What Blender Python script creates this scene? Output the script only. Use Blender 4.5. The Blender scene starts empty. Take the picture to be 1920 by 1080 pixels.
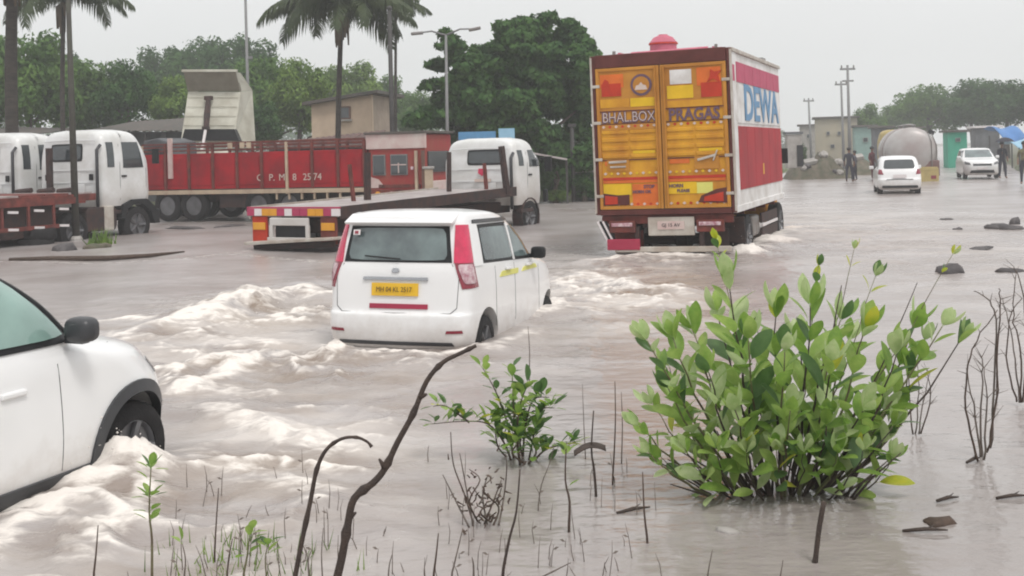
import bpy, bmesh, math, random
import numpy as np
from mathutils import Vector, Matrix, Euler

random.seed(7)
rng = np.random.default_rng(11)
R = math.radians
C = bpy.context.scene.collection
sc = bpy.context.scene

# ---------------------------------------------------------------- camera
F = 2200.0            # focal length in photo pixels (photo is 1920 wide)
CX, CY = 960.0, 284.0  # principal point in photo pixels
TH = 0.026            # roll of the hand-held camera
CAMZ = 2.0
ct, st = math.cos(TH), math.sin(TH)
cam_d = bpy.data.cameras.new('camera')
cam = bpy.data.objects.new('camera', cam_d)
C.objects.link(cam)
cam_d.sensor_width = 36.0
cam_d.lens = F / 1920 * 36
cam_d.shift_y = -(540 - CY) / 1920
cam_d.clip_end = 3000
cam_d.clip_start = 0.1
cam.matrix_world = Matrix(((ct, st, 0, 0), (0, 0, -1, 0), (-st, ct, 0, CAMZ), (0, 0, 0, 1)))
sc.camera = cam

def P(x, y, d):
    """world point seen at photo pixel x, y at distance d"""
    u, v = x - CX, CY - y
    a = u * ct + v * st
    b = -u * st + v * ct
    return Vector((a / F * d, d, CAMZ + b / F * d))

def G(x, y, z=0.0):
    """point of the level z seen at photo pixel x, y"""
    u, v = x - CX, CY - y
    b = -u * st + v * ct
    return P(x, y, (z - CAMZ) * F / b)

def pix(X, Y, Z=0.0):
    a = X / Y * F
    b = (Z - CAMZ) / Y * F
    return CX + a * ct - b * st, CY - (a * st + b * ct)

# ---------------------------------------------------------------- world and sun (overcast)
w = bpy.data.worlds.new('World')
sc.world = w
w.use_nodes = True
nt = w.node_tree
nt.nodes.clear()
out = nt.nodes.new('ShaderNodeOutputWorld')
sky = nt.nodes.new('ShaderNodeTexSky')
sky.sky_type = 'NISHITA'
sky.sun_disc = False
sky.sun_elevation = R(58)
sky.sun_rotation = R(150)
bg1 = nt.nodes.new('ShaderNodeBackground')
bg1.inputs['Strength'].default_value = 0.05
nt.links.new(sky.outputs[0], bg1.inputs[0])
bg2 = nt.nodes.new('ShaderNodeBackground')       # the closed cloud layer
tc = nt.nodes.new('ShaderNodeTexCoord')
sep = nt.nodes.new('ShaderNodeSeparateXYZ')
nt.links.new(tc.outputs['Generated'], sep.inputs[0])
ramp = nt.nodes.new('ShaderNodeValToRGB')
ramp.color_ramp.elements[0].position = 0.0
ramp.color_ramp.elements[0].color = (0.80, 0.805, 0.81, 1)
ramp.color_ramp.elements[1].position = 0.75
ramp.color_ramp.elements[1].color = (1.12, 1.11, 1.10, 1)
nt.links.new(sep.outputs['Z'], ramp.inputs[0])
nz = nt.nodes.new('ShaderNodeTexNoise')
nz.inputs['Scale'].default_value = 2.2
nz.inputs['Detail'].default_value = 4
nt.links.new(tc.outputs['Generated'], nz.inputs['Vector'])
mr = nt.nodes.new('ShaderNodeMapRange')
mr.inputs['To Min'].default_value = 0.93
mr.inputs['To Max'].default_value = 1.05
nt.links.new(nz.outputs[0], mr.inputs[0])
mm = nt.nodes.new('ShaderNodeVectorMath')
mm.operation = 'SCALE'
nt.links.new(ramp.outputs[0], mm.inputs[0])
nt.links.new(mr.outputs[0], mm.inputs['Scale'])
nt.links.new(mm.outputs[0], bg2.inputs[0])
bg2.inputs['Strength'].default_value = 1.0
mx = nt.nodes.new('ShaderNodeMixShader')
mx.inputs[0].default_value = 0.93
nt.links.new(bg1.outputs[0], mx.inputs[1])
nt.links.new(bg2.outputs[0], mx.inputs[2])
nt.links.new(mx.outputs[0], out.inputs[0])

sun_d = bpy.data.lights.new('sun', 'SUN')
sun_d.energy = 1.5
sun_d.angle = R(14)
sun_d.color = (1.0, 0.97, 0.93)
sun = bpy.data.objects.new('sun', sun_d)
C.objects.link(sun)
sun.rotation_euler = (R(32), 0, R(30))

sc.view_settings.view_transform = 'Standard'
sc.view_settings.look = 'None'
sc.view_settings.exposure = 0.18
sc.view_settings.gamma = 1.0
sc.view_settings.use_curve_mapping = False
sc.render.engine = 'CYCLES'
cy = sc.cycles
cy.use_denoising = True
cy.max_bounces = 6
cy.diffuse_bounces = 3
cy.glossy_bounces = 3
cy.transparent_max_bounces = 6
cy.volume_bounces = 2
cy.filter_width = 2.0
cy.caustics_reflective = False
cy.caustics_refractive = False

# ---------------------------------------------------------------- materials
MATS = {}
def mat(name, col, rough=0.5, metal=0.0, var=0.12, scale=4.0, bump=0.0, col2=None, coat=0.0,
        trans=0.0, spec=0.5, detail=4, thr=(0.35, 0.65), stretch=(1, 1, 1)):
    m = bpy.data.materials.new(name)
    m.use_nodes = True
    t = m.node_tree
    b = t.nodes['Principled BSDF']
    tcx = t.nodes.new('ShaderNodeTexCoord')
    mp = t.nodes.new('ShaderNodeMapping')
    mp.inputs['Scale'].default_value = stretch
    t.links.new(tcx.outputs['Object'], mp.inputs[0])
    n = t.nodes.new('ShaderNodeTexNoise')
    n.inputs['Scale'].default_value = scale
    n.inputs['Detail'].default_value = detail
    n.inputs['Roughness'].default_value = 0.6
    t.links.new(mp.outputs[0], n.inputs['Vector'])
    r = t.nodes.new('ShaderNodeValToRGB')
    c2 = col2 if col2 else tuple(c * (1 - var) for c in col)
    r.color_ramp.elements[0].position = thr[0]
    r.color_ramp.elements[0].color = (*c2, 1)
    r.color_ramp.elements[1].position = thr[1]
    r.color_ramp.elements[1].color = (*col, 1)
    t.links.new(n.outputs[0], r.inputs[0])
    t.links.new(r.outputs[0], b.inputs['Base Color'])
    b.inputs['Metallic'].default_value = metal
    b.inputs['Roughness'].default_value = rough
    b.inputs['Specular IOR Level'].default_value = spec
    if coat:
        b.inputs['Coat Weight'].default_value = coat
        b.inputs['Coat Roughness'].default_value = 0.08
    if bump:
        bp = t.nodes.new('ShaderNodeBump')
        bp.inputs['Strength'].default_value = bump
        bp.inputs['Distance'].default_value = 0.02
        n2 = t.nodes.new('ShaderNodeTexNoise')
        n2.inputs['Scale'].default_value = scale * 6
        n2.inputs['Detail'].default_value = 3
        t.links.new(tcx.outputs['Object'], n2.inputs['Vector'])
        t.links.new(n2.outputs[0], bp.inputs['Height'])
        t.links.new(bp.outputs[0], b.inputs['Normal'])
    if trans:
        tr = t.nodes.new('ShaderNodeBsdfTranslucent')
        t.links.new(r.outputs[0], tr.inputs[0])
        ms = t.nodes.new('ShaderNodeMixShader')
        ms.inputs[0].default_value = trans
        t.links.new(b.outputs[0], ms.inputs[1])
        t.links.new(tr.outputs[0], ms.inputs[2])
        t.links.new(ms.outputs[0], t.nodes['Material Output'].inputs[0])
    MATS[name] = m
    return m

mat('car_white', (0.80, 0.80, 0.80), 0.28, var=0.05, coat=0.6, scale=1.5)
mat('car_white_dull', (0.70, 0.71, 0.71), 0.4, var=0.10, coat=0.2, scale=2)
mat('cab_white', (0.74, 0.75, 0.75), 0.4, col2=(0.60, 0.60, 0.58), scale=1.6, coat=0.2)
mat('glass_dark', (0.045, 0.055, 0.06), 0.06, var=0.2, spec=0.8)
mat('glass_teal', (0.15, 0.20, 0.20), 0.08, col2=(0.07, 0.09, 0.095), spec=0.9, scale=1.8)
mat('glass_pale', (0.26, 0.40, 0.36), 0.08, var=0.3, spec=0.9, scale=1.5)
mat('black_plastic', (0.022, 0.023, 0.025), 0.45, spec=0.18, var=0.3, scale=8)
mat('dark_plastic', (0.045, 0.047, 0.052), 0.4, var=0.2, scale=8)
mat('rubber', (0.022, 0.021, 0.022), 0.7, spec=0.18, var=0.35, scale=12, bump=0.3)
mat('rim_grey', (0.20, 0.20, 0.21), 0.35, metal=0.6, var=0.3)
mat('chrome', (0.42, 0.43, 0.45), 0.22, metal=0.8, var=0.1)
mat('lamp_red', (0.62, 0.008, 0.075), 0.15, var=0.25, coat=0.8, scale=9)
mat('lamp_dark_red', (0.25, 0.008, 0.03), 0.2, var=0.25, coat=0.8)
mat('lamp_clear', (0.62, 0.50, 0.52), 0.15, col2=(0.35, 0.14, 0.18), coat=0.8, scale=18)
mat('seam', (0.06, 0.06, 0.062), 0.6)
mat('plate_yellow', (0.78, 0.47, 0.02), 0.45, var=0.08)
mat('plate_ink', (0.10, 0.06, 0.02), 0.6)
mat('decal_yellow', (0.68, 0.66, 0.16), 0.45)
mat('decal_red', (0.36, 0.02, 0.06), 0.4)
mat('truck_yellow', (0.66, 0.34, 0.026), 0.5, spec=0.18, col2=(0.44, 0.18, 0.022), scale=1.6, stretch=(1, 1, .6))
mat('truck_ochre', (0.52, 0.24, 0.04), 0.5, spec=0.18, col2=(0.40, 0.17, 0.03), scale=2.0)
mat('truck_bright_yellow', (0.74, 0.47, 0.02), 0.45, spec=0.18, var=0.15)
mat('truck_orange', (0.68, 0.16, 0.03), 0.5, spec=0.18, var=0.2)
mat('truck_deep_red', (0.50, 0.045, 0.02), 0.5, spec=0.18, var=0.2)
mat('truck_brown', (0.12, 0.035, 0.03), 0.55, spec=0.18, var=0.3)
mat('truck_side_red', (0.40, 0.018, 0.028), 0.5, spec=0.18, col2=(0.30, 0.016, 0.024), scale=1.2)
mat('truck_side_pink', (0.48, 0.05, 0.12), 0.45, spec=0.18, var=0.15)
mat('truck_side_white', (0.74, 0.73, 0.72), 0.5, col2=(0.52, 0.49, 0.46), scale=2.2, thr=(.3,.6))
mat('letter_blue', (0.10, 0.26, 0.46), 0.45, var=0.2)
mat('letter_purple', (0.13, 0.07, 0.11), 0.5, var=0.2)
mat('letter_pale', (0.62, 0.50, 0.44), 0.5)
mat('steel_grey', (0.25, 0.25, 0.25), 0.45, metal=0.3, col2=(0.16, 0.13, 0.11), scale=3)
mat('steel_pale', (0.52, 0.49, 0.44), 0.5, metal=0.1, col2=(0.36, 0.30, 0.25), scale=3)
mat('chassis_dark', (0.04, 0.032, 0.032), 0.65, spec=0.18, col2=(0.07, 0.04, 0.035), scale=5)
mat('rust_red', (0.20, 0.05, 0.04), 0.65, spec=0.18, col2=(0.10, 0.035, 0.03), scale=4)
mat('red_board', (0.38, 0.010, 0.018), 0.55, spec=0.18, col2=(0.22, 0.012, 0.018), scale=1.3)
mat('cream_board', (0.52, 0.42, 0.30), 0.6, col2=(0.40, 0.30, 0.22), scale=3)
mat('stripe_red', (0.42, 0.03, 0.10), 0.4)
mat('stripe_orange', (0.72, 0.33, 0.02), 0.4)
mat('stripe_white', (0.75, 0.70, 0.70), 0.4)
mat('deck_metal', (0.46, 0.42, 0.41), 0.4, col2=(0.30, 0.26, 0.25), scale=2, metal=0.1)
mat('tipper_cream', (0.56, 0.55, 0.47), 0.55, col2=(0.40, 0.38, 0.31), scale=1.5)
mat('tipper_inside', (0.26, 0.24, 0.19), 0.6, var=0.25, scale=2)
mat('tank_pink', (0.52, 0.12, 0.18), 0.5, var=0.2)
mat('wall_beige', (0.60, 0.47, 0.35), 0.85, col2=(0.50, 0.38, 0.28), scale=1.2)
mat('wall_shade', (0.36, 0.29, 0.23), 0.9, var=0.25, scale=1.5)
mat('roof_dark', (0.07, 0.07, 0.06), 0.8, col2=(0.10, 0.08, 0.07), scale=2)
mat('roof_rust', (0.15, 0.08, 0.065), 0.8, col2=(0.09, 0.055, 0.05), scale=1.5)
mat('shed_wall', (0.14, 0.15, 0.16), 0.85, col2=(0.07, 0.07, 0.075), scale=1.0)
mat('kiosk_red', (0.32, 0.03, 0.035), 0.5, spec=0.18, col2=(0.28, 0.07, 0.05), scale=2.5)
mat('kiosk_board', (0.60, 0.52, 0.48), 0.6, col2=(0.52, 0.36, 0.34), scale=2)
mat('wood_brown', (0.14, 0.07, 0.05), 0.7)
mat('concrete', (0.40, 0.38, 0.36), 0.85, col2=(0.26, 0.24, 0.22), scale=2, bump=0.3)
mat('pole_dark', (0.055, 0.052, 0.05), 0.7, var=0.3)
mat('pole_moss', (0.06, 0.06, 0.045), 0.8, col2=(0.045, 0.04, 0.035), scale=3)
mat('pole_grey', (0.20, 0.20, 0.20), 0.6)
mat('palm_trunk', (0.06, 0.05, 0.042), 0.9, col2=(0.03, 0.026, 0.022), scale=3, stretch=(1, 1, 4), bump=0.6)
mat('palm_leaf', (0.075, 0.10, 0.045), 0.5, spec=0.18, col2=(0.045, 0.065, 0.03), scale=1.5, trans=0.25)
mat('palm_dry', (0.11, 0.08, 0.05), 0.8)
mat('bark', (0.09, 0.07, 0.055), 0.9, var=0.4, bump=0.5)
mat('leaf_dark', (0.080, 0.165, 0.042), 0.55, spec=0.12, col2=(0.032, 0.082, 0.024), scale=1.9, trans=0.25)
mat('leaf_mid', (0.140, 0.245, 0.055), 0.55, spec=0.12, col2=(0.06, 0.125, 0.034), scale=2.3, trans=0.3)
mat('leaf_light', (0.21, 0.32, 0.065), 0.55, spec=0.15, col2=(0.08, 0.14, 0.04), scale=2.3, trans=0.3)
mat('twig_dark', (0.035, 0.024, 0.02), 0.75, col2=(0.06, 0.04, 0.03), scale=20, bump=0.4)
mat('twig_brown', (0.085, 0.055, 0.04), 0.8, var=0.4, scale=20)
mat('twig_grey', (0.16, 0.13, 0.11), 0.85, var=0.4, scale=20)
mat('stem_green', (0.16, 0.17, 0.07), 0.6, col2=(0.09, 0.06, 0.04), scale=8)
for i, (a, b_) in enumerate([((0.30, 0.45, 0.09), (0.18, 0.33, 0.06)), ((0.42, 0.55, 0.15), (0.27, 0.43, 0.09)),
                             ((0.58, 0.66, 0.36), (0.40, 0.54, 0.22)), ((0.60, 0.58, 0.05), (0.42, 0.50, 0.05)),
                             ((0.12, 0.22, 0.07), (0.08, 0.16, 0.05))]):
    mat('bush_leaf%d' % i, a, 0.38, col2=b_, scale=14, trans=0.48, spec=0.5)
mat('stone_dark', (0.045, 0.04, 0.042), 0.6, col2=(0.09, 0.08, 0.08), scale=6, bump=0.5)
mat('mud_rubble', (0.14, 0.115, 0.085), 0.9, col2=(0.07, 0.075, 0.045), scale=3, bump=0.6)
mat('skin', (0.20, 0.11, 0.075), 0.6)
mat('cloth_dark', (0.03, 0.03, 0.045), 0.8, var=0.3)
mat('cloth_maroon', (0.13, 0.022, 0.03), 0.8, var=0.3)
mat('cloth_grey', (0.10, 0.10, 0.12), 0.8, var=0.3)
mat('hair', (0.015, 0.013, 0.012), 0.6)
mat('tank_grey', (0.42, 0.41, 0.40), 0.4, metal=0.2, col2=(0.33, 0.28, 0.27), scale=0.8)
mat('tank_lower', (0.20, 0.11, 0.10), 0.6, var=0.3, scale=1.5)
mat('yellow_dull', (0.46, 0.36, 0.14), 0.6, var=0.25)
mat('kiosk_green', (0.05, 0.36, 0.24), 0.6, spec=0.18, var=0.2, scale=1)
mat('tarp_blue', (0.06, 0.20, 0.48), 0.55, var=0.2, scale=1)
mat('tarp_light_blue', (0.28, 0.50, 0.66), 0.55, var=0.2, scale=1)
mat('wall_teal', (0.22, 0.34, 0.31), 0.8, var=0.15)
mat('wall_ochre', (0.42, 0.37, 0.27), 0.85, col2=(0.33, 0.30, 0.24), scale=0.4)
mat('sign_blue', (0.10, 0.28, 0.50), 0.5, var=0.15)

# ---------------------------------------------------------------- mesh helpers
class MB:
    def __init__(s):
        s.v = []; s.f = []; s.mi = []; s.cur = 0
    def add(s, vs, fs):
        o = len(s.v)
        s.v += [tuple(p) for p in vs]
        s.f += [tuple(i + o for i in q) for q in fs]
        s.mi += [s.cur] * len(fs)
        return s
    def box(s, c, d, rot=None):
        hx, hy, hz = d[0] / 2, d[1] / 2, d[2] / 2
        vs = [Vector((x * hx, y * hy, z * hz)) for x in (-1, 1) for y in (-1, 1) for z in (-1, 1)]
        if rot is not None:
            m = Euler(rot).to_matrix()
            vs = [m @ p for p in vs]
        vs = [p + Vector(c) for p in vs]
        return s.add(vs, [(0, 1, 3, 2), (4, 6, 7, 5), (0, 4, 5, 1), (2, 3, 7, 6), (0, 2, 6, 4), (1, 5, 7, 3)])
    def tube(s, pts, rad, n=8, cap=True):
        pts = [Vector(p) for p in pts]
        if not hasattr(rad, '__len__'):
            rad = [rad] * len(pts)
        vs = []; fs = []
        prev = None
        for i, p in enumerate(pts):
            t = (pts[min(i + 1, len(pts) - 1)] - pts[max(i - 1, 0)])
            if t.length < 1e-9: t = Vector((0, 0, 1))
            t.normalize()
            if prev is None:
                a = t.cross(Vector((0.31, 0.17, 0.93)))
                if a.length < 0.1: a = t.cross(Vector((1, 0, 0)))
            else:
                a = prev - t * prev.dot(t)
            a.normalize(); prev = a
            b = t.cross(a)
            for k in range(n):
                q = 2 * math.pi * k / n
                vs.append(p + (a * math.cos(q) + b * math.sin(q)) * rad[i])
        for i in range(len(pts) - 1):
            for k in range(n):
                k2 = (k + 1) % n
                fs.append((i * n + k, i * n + k2, (i + 1) * n + k2, (i + 1) * n + k))
        if cap:
            fs.append(tuple(range(n - 1, -1, -1)))
            fs.append(tuple((len(pts) - 1) * n + k for k in range(n)))
        return s.add(vs, fs)
    def lathe(s, prof, n=24, axis='z', c=(0, 0, 0), cap=True):
        """prof: (r, h) list"""
        vs = []; fs = []
        for r, h in prof:
            for k in range(n):
                q = 2 * math.pi * k / n
                a, b = r * math.cos(q), r * math.sin(q)
                p = {'z': (a, b, h), 'x': (h, a, b), 'y': (a, h, b)}[axis]
                vs.append((p[0] + c[0], p[1] + c[1], p[2] + c[2]))
        for i in range(len(prof) - 1):
            for k in range(n):
                k2 = (k + 1) % n
                fs.append((i * n + k, i * n + k2, (i + 1) * n + k2, (i + 1) * n + k))
        if cap:
            fs.append(tuple(range(n)))
            fs.append(tuple((len(prof) - 1) * n + k for k in range(n)))
        return s.add(vs, fs)
    def prism(s, poly, a0, a1, axis='x'):
        """poly of 2D points extruded between a0 and a1; axis x: (y,z), y: (x,z), z: (x,y)"""
        n = len(poly); vs = []
        for a in (a0, a1):
            for p, q in poly:
                vs.append({'x': (a, p, q), 'y': (p, a, q), 'z': (p, q, a)}[axis])
        fs = [tuple(range(n)), tuple(range(2 * n - 1, n - 1, -1))]
        for i in range(n):
            j = (i + 1) % n
            fs.append((i, i + n, j + n, j))
        return s.add(vs, fs)
    def grid(s, fn, nu, nv):
        vs = [fn(i / nu, j / nv) for i in range(nu + 1) for j in range(nv + 1)]
        fs = []
        for i in range(nu):
            for j in range(nv):
                a = i * (nv + 1) + j
                fs.append((a, a + 1, a + nv + 2, a + nv + 1))
        return s.add(vs, fs)
    def mesh(s, name, mats, smooth=False):
        me = bpy.data.meshes.new(name)
        me.from_pydata(s.v, [], s.f)
        if not isinstance(mats, (list, tuple)): mats = [mats]
        for m in mats: me.materials.append(MATS[m] if isinstance(m, str) else m)
        if len(mats) > 1: me.polygons.foreach_set('material_index', s.mi)
        bm = bmesh.new(); bm.from_mesh(me)
        bmesh.ops.recalc_face_normals(bm, faces=bm.faces)
        bm.to_mesh(me); bm.free()
        if smooth:
            me.polygons.foreach_set('use_smooth', [True] * len(me.polygons))
            if smooth == 'auto':
                me.set_sharp_from_angle(angle=R(38))
        me.update()
        return me
    def build(s, name, mats, parent=None, smooth=False, bevel=0, label=None, loc=None, kind=None):
        o = bpy.data.objects.new(name, s.mesh(name, mats, smooth))
        C.objects.link(o)
        if parent: o.parent = parent
        if loc is not None: o.location = loc
        if bevel:
            b = o.modifiers.new('bevel', 'BEVEL'); b.width = bevel; b.segments = 2
            b.limit_method = 'ANGLE'; b.angle_limit = R(40)
        if label: o['label'] = label
        if kind: o['kind'] = kind
        return o

def superbox(mb, c, d, n=4.0, nu=20, nv=12):
    """rounded block (superellipsoid)"""
    def sg(v, e): return math.copysign(abs(v) ** e, v)
    e = 2 / n
    def f(i, j):
        a = 2 * math.pi * i; b = math.pi * (j - .5) * .998
        return (c[0] + d[0] / 2 * sg(math.cos(b), e) * sg(math.cos(a), e), c[1] + d[1] / 2 * sg(math.cos(b), e) * sg(math.sin(a), e), c[2] + d[2] / 2 * sg(math.sin(b), e))
    return mb.grid(f, nu, nv)

def tag(o, label, cat, group=None):
    o['label'] = label; o['category'] = cat
    if group: o['group'] = group
    return o

def thing(name, label, cat, loc=(0, 0, 0), yaw=0.0, group=None, pitch=0.0, roll=0.0):
    """Empty at the base; local +Y is forward, yaw turns it to the right"""
    o = bpy.data.objects.new(name, None)
    C.objects.link(o)
    o.empty_display_size = 0.3
    o.matrix_world = (Matrix.Translation(Vector(loc)) @ Matrix.Rotation(-yaw, 4, 'Z')
                      @ Matrix.Rotation(pitch, 4, 'X') @ Matrix.Rotation(roll, 4, 'Y'))
    return tag(o, label, cat, group)

def part(name, mb, m, parent, **k):
    return mb.build(name, m, parent, **k)

def copy_part(o, parent, **k):
    c = o.copy(); C.objects.link(c); c.parent = parent
    for a, b in k.items(): setattr(c, a, b)
    return c

def copy_tree(o, parent=None):
    c = o.copy(); C.objects.link(c)
    if parent: c.parent = parent
    for ch in list(o.children): copy_tree(ch, c)
    return c

def text(name, s, size, loc, rot, m, parent, depth=0.006, wscale=1.0, bold=0.0, align='CENTER'):
    cu = bpy.data.curves.new(name, 'FONT')
    cu.body = s; cu.size = size; cu.extrude = depth; cu.offset = bold
    cu.align_x = align; cu.align_y = 'CENTER'; cu.resolution_u = 3
    t = bpy.data.objects.new(name, cu); C.objects.link(t)
    dg = bpy.context.evaluated_depsgraph_get(); dg.update()
    me = bpy.data.meshes.new_from_object(t.evaluated_get(dg))
    bpy.data.objects.remove(t); 
    me.materials.clear(); me.materials.append(MATS[m])
    o = bpy.data.objects.new(name, me); C.objects.link(o)
    o.parent = parent; o.location = loc; o.rotation_euler = rot; o.scale = (wscale, 1, 1)
    return o

def realize(o):
    """apply modifiers of o"""
    dg = bpy.context.evaluated_depsgraph_get(); dg.update()
    me = bpy.data.meshes.new_from_object(o.evaluated_get(dg))
    o.modifiers.clear(); o.data = me

# numpy value noise
def _hash(ix, iy, seed):
    h = (ix.astype(np.int64) * 374761393 + iy.astype(np.int64) * 668265263 + seed * 1442695041) & 0xffffffff
    h = ((h ^ (h >> 13)) * 1274126177) & 0xffffffff
    h = (h ^ (h >> 16)) & 0xffffff
    return h / float(0xffffff)
def vnoise(x, y, seed=0):
    ix, iy = np.floor(x), np.floor(y)
    fx, fy = x - ix, y - iy
    fx = fx * fx * fx * (fx * (fx * 6 - 15) + 10); fy = fy * fy * fy * (fy * (fy * 6 - 15) + 10)
    a = _hash(ix, iy, seed); b = _hash(ix + 1, iy, seed)
    c = _hash(ix, iy + 1, seed); d = _hash(ix + 1, iy + 1, seed)
    return (a * (1 - fx) + b * fx) * (1 - fy) + (c * (1 - fx) + d * fx) * fy
def fbm(x, y, seed=0, octv=4, gain=0.5):
    s = 0; a = 1; t = 0
    for o in range(octv):
        s = s + a * vnoise(x + o * 17.3, y - o * 9.1, seed + o); t += a
        a *= gain; x = x * 2.03 + 0.3 * y; y = y * 2.03 - 0.3 * x * 0.2
    return s / t
def sstep(a, b, x):
    t = np.clip((x - a) / (b - a), 0, 1)
    return t * t * (3 - 2 * t)

def muddy(name, z0, z1, amt=.45, mudc=(0.36, 0.29, 0.24, 1)):
    """splashed mud with a ragged upper edge low on a body"""
    t = MATS[name].node_tree; b = t.nodes['Principled BSDF']
    src = b.inputs['Base Color'].links[0].from_socket
    c = t.nodes.new('ShaderNodeTexCoord'); s = t.nodes.new('ShaderNodeSeparateXYZ'); t.links.new(c.outputs['Object'], s.inputs[0])
    n = t.nodes.new('ShaderNodeTexNoise'); n.inputs['Scale'].default_value = 5; n.inputs['Detail'].default_value = 7; n.inputs['Roughness'].default_value = .7
    t.links.new(c.outputs['Object'], n.inputs['Vector'])
    a = t.nodes.new('ShaderNodeMath'); a.operation = 'MULTIPLY_ADD'; a.inputs[1].default_value = .7
    t.links.new(n.outputs[0], a.inputs[0]); t.links.new(s.outputs['Z'], a.inputs[2])
    r = t.nodes.new('ShaderNodeMapRange'); r.inputs['From Min'].default_value = z0 + .35; r.inputs['From Max'].default_value = z1 + .35
    r.inputs['To Min'].default_value = amt; r.inputs['To Max'].default_value = 0
    t.links.new(a.outputs[0], r.inputs[0])
    m = t.nodes.new('ShaderNodeMix'); m.data_type = 'RGBA'
    t.links.new(r.outputs[0], m.inputs[0]); t.links.new(src, m.inputs[6]); m.inputs[7].default_value = mudc
    t.links.new(m.outputs[2], b.inputs['Base Color'])
muddy('car_white', .25, .62)
muddy('cab_white', .9, 1.7, .4)

# ---------------------------------------------------------------- haze
hz = MB().box((0, 330, 24), (1100, 760, 52))       # from -2 m to +50 m
haze_m = bpy.data.materials.new('haze'); haze_m.use_nodes = True
ht = haze_m.node_tree; ht.nodes.clear()
ho = ht.nodes.new('ShaderNodeOutputMaterial')
hv = ht.nodes.new('ShaderNodeVolumePrincipled')
hv.inputs['Color'].default_value = (0.93, 0.95, 0.97, 1)
hv.inputs['Density'].default_value = 0.0017
hv.inputs['Anisotropy'].default_value = 0.2
ht.links.new(hv.outputs[0], ho.inputs['Volume'])
MATS['haze'] = haze_m
haze = hz.build('haze', 'haze', kind='stuff')
haze['label'] = 'pale rain haze hanging over the whole flooded road'

# ---------------------------------------------------------------- ground below and beyond the water
YAW = R(21)
cyaw, syaw = math.cos(YAW), math.sin(YAW)
def land(x, y):
    c = x * cyaw - y * syaw; a = x * syaw + y * cyaw
    l = sstep(0, 3.5, -9.6 - c) * sstep(45, 49, y + 1.2 * (vnoise(x * 0.3, y * 0.3, 5) - .5))
    r = sstep(0, 2.2, c - 1.9) * sstep(50, 54, a)
    return np.maximum(l, r)
ys = np.concatenate([np.linspace(-8, 40, 13)[:-1], np.linspace(40, 120, 140)[:-1], np.geomspace(120, 640, 30)])
xs = np.concatenate([-np.geomspace(40, 480, 16)[::-1], np.linspace(-38, 60, 150), np.geomspace(62, 480, 16)])
gx, gy = np.meshgrid(xs, ys)
gl = land(gx, gy)
gz = -0.42 + 0.60 * gl + gl * (0.35 * fbm(gx * 0.25, gy * 0.25, 3) - 0.12)
ny, nx = gx.shape
def grid_mesh(name, X, Y, Z, m, attr=None, kind='structure', smooth=True):
    ny, nx = X.shape
    co = np.stack([X, Y, Z], -1).reshape(-1, 3).astype(np.float32)
    me = bpy.data.meshes.new(name)
    nf = (ny - 1) * (nx - 1)
    me.vertices.add(nx * ny); me.vertices.foreach_set('co', co.ravel())
    idx = np.arange(nx * ny).reshape(ny, nx)
    q = np.stack([idx[:-1, :-1], idx[:-1, 1:], idx[1:, 1:], idx[1:, :-1]], -1).reshape(-1, 4)
    me.loops.add(nf * 4); me.loops.foreach_set('vertex_index', q.ravel().astype(np.int32))
    me.polygons.add(nf)
    me.polygons.foreach_set('loop_start', np.arange(0, nf * 4, 4, dtype=np.int32))
    me.polygons.foreach_set('loop_total', np.full(nf, 4, dtype=np.int32))
    me.polygons.foreach_set('use_smooth', np.full(nf, smooth))
    me.update(calc_edges=True)
    if attr is not None:
        for k, a in attr.items():
            at = me.attributes.new(k, 'FLOAT', 'POINT')
            at.data.foreach_set('value', a.ravel().astype(np.float32))
    me.materials.append(MATS[m] if isinstance(m, str) else m)
    o = bpy.data.objects.new(name, me); C.objects.link(o)
    o['kind'] = kind
    return o
mat('ground', (0.13, 0.12, 0.085), 0.9, col2=(0.085, 0.10, 0.05), scale=0.5, bump=0.5, thr=(0.4, 0.6))
grid_mesh('ground', gx, gy, gz, 'ground')

# ---------------------------------------------------------------- flood water
ys = [3.2]
while ys[-1] < 70: ys.append(ys[-1] * 1.0043)
while ys[-1] < 640: ys.append(ys[-1] * 1.06)
ys = np.concatenate([[-8, -3, 0, 1.5], np.array(ys)])
tt = np.linspace(-1, 1, 900)
xs = 6 * tt + 10 * tt ** 3 + 464 * tt ** 15
gx, gy = np.meshgrid(xs, ys)
px, py = pix(gx, np.maximum(gy, 1.0))

def seg_dist(pts):
    """distance in photo pixels (vertical stretched) to a polyline laid on the water"""
    best = np.full(px.shape, 1e9); tb = np.zeros(px.shape)
    for (x0, y0), (x1, y1) in zip(pts[:-1], pts[1:]):
        a = G(x0, y0); b = G(x1, y1)
        dx, dy = b.x - a.x, b.y - a.y
        L = dx * dx + dy * dy
        t = np.clip(((gx - a.x) * dx + (gy - a.y) * dy) / L, 0, 1)
        d = np.hypot(gx - a.x - t * dx, gy - a.y - t * dy)
        best = np.minimum(best, d)
    return best

def blob(x, y, rx, ry):
    c = G(x, y); sx = abs(G(x + rx, y).x - c.x); sy = abs(G(x, y - ry).y - c.y)
    return np.exp(-(((gx - c.x) / sx) ** 2 + ((gy - c.y) / sy) ** 2))

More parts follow.
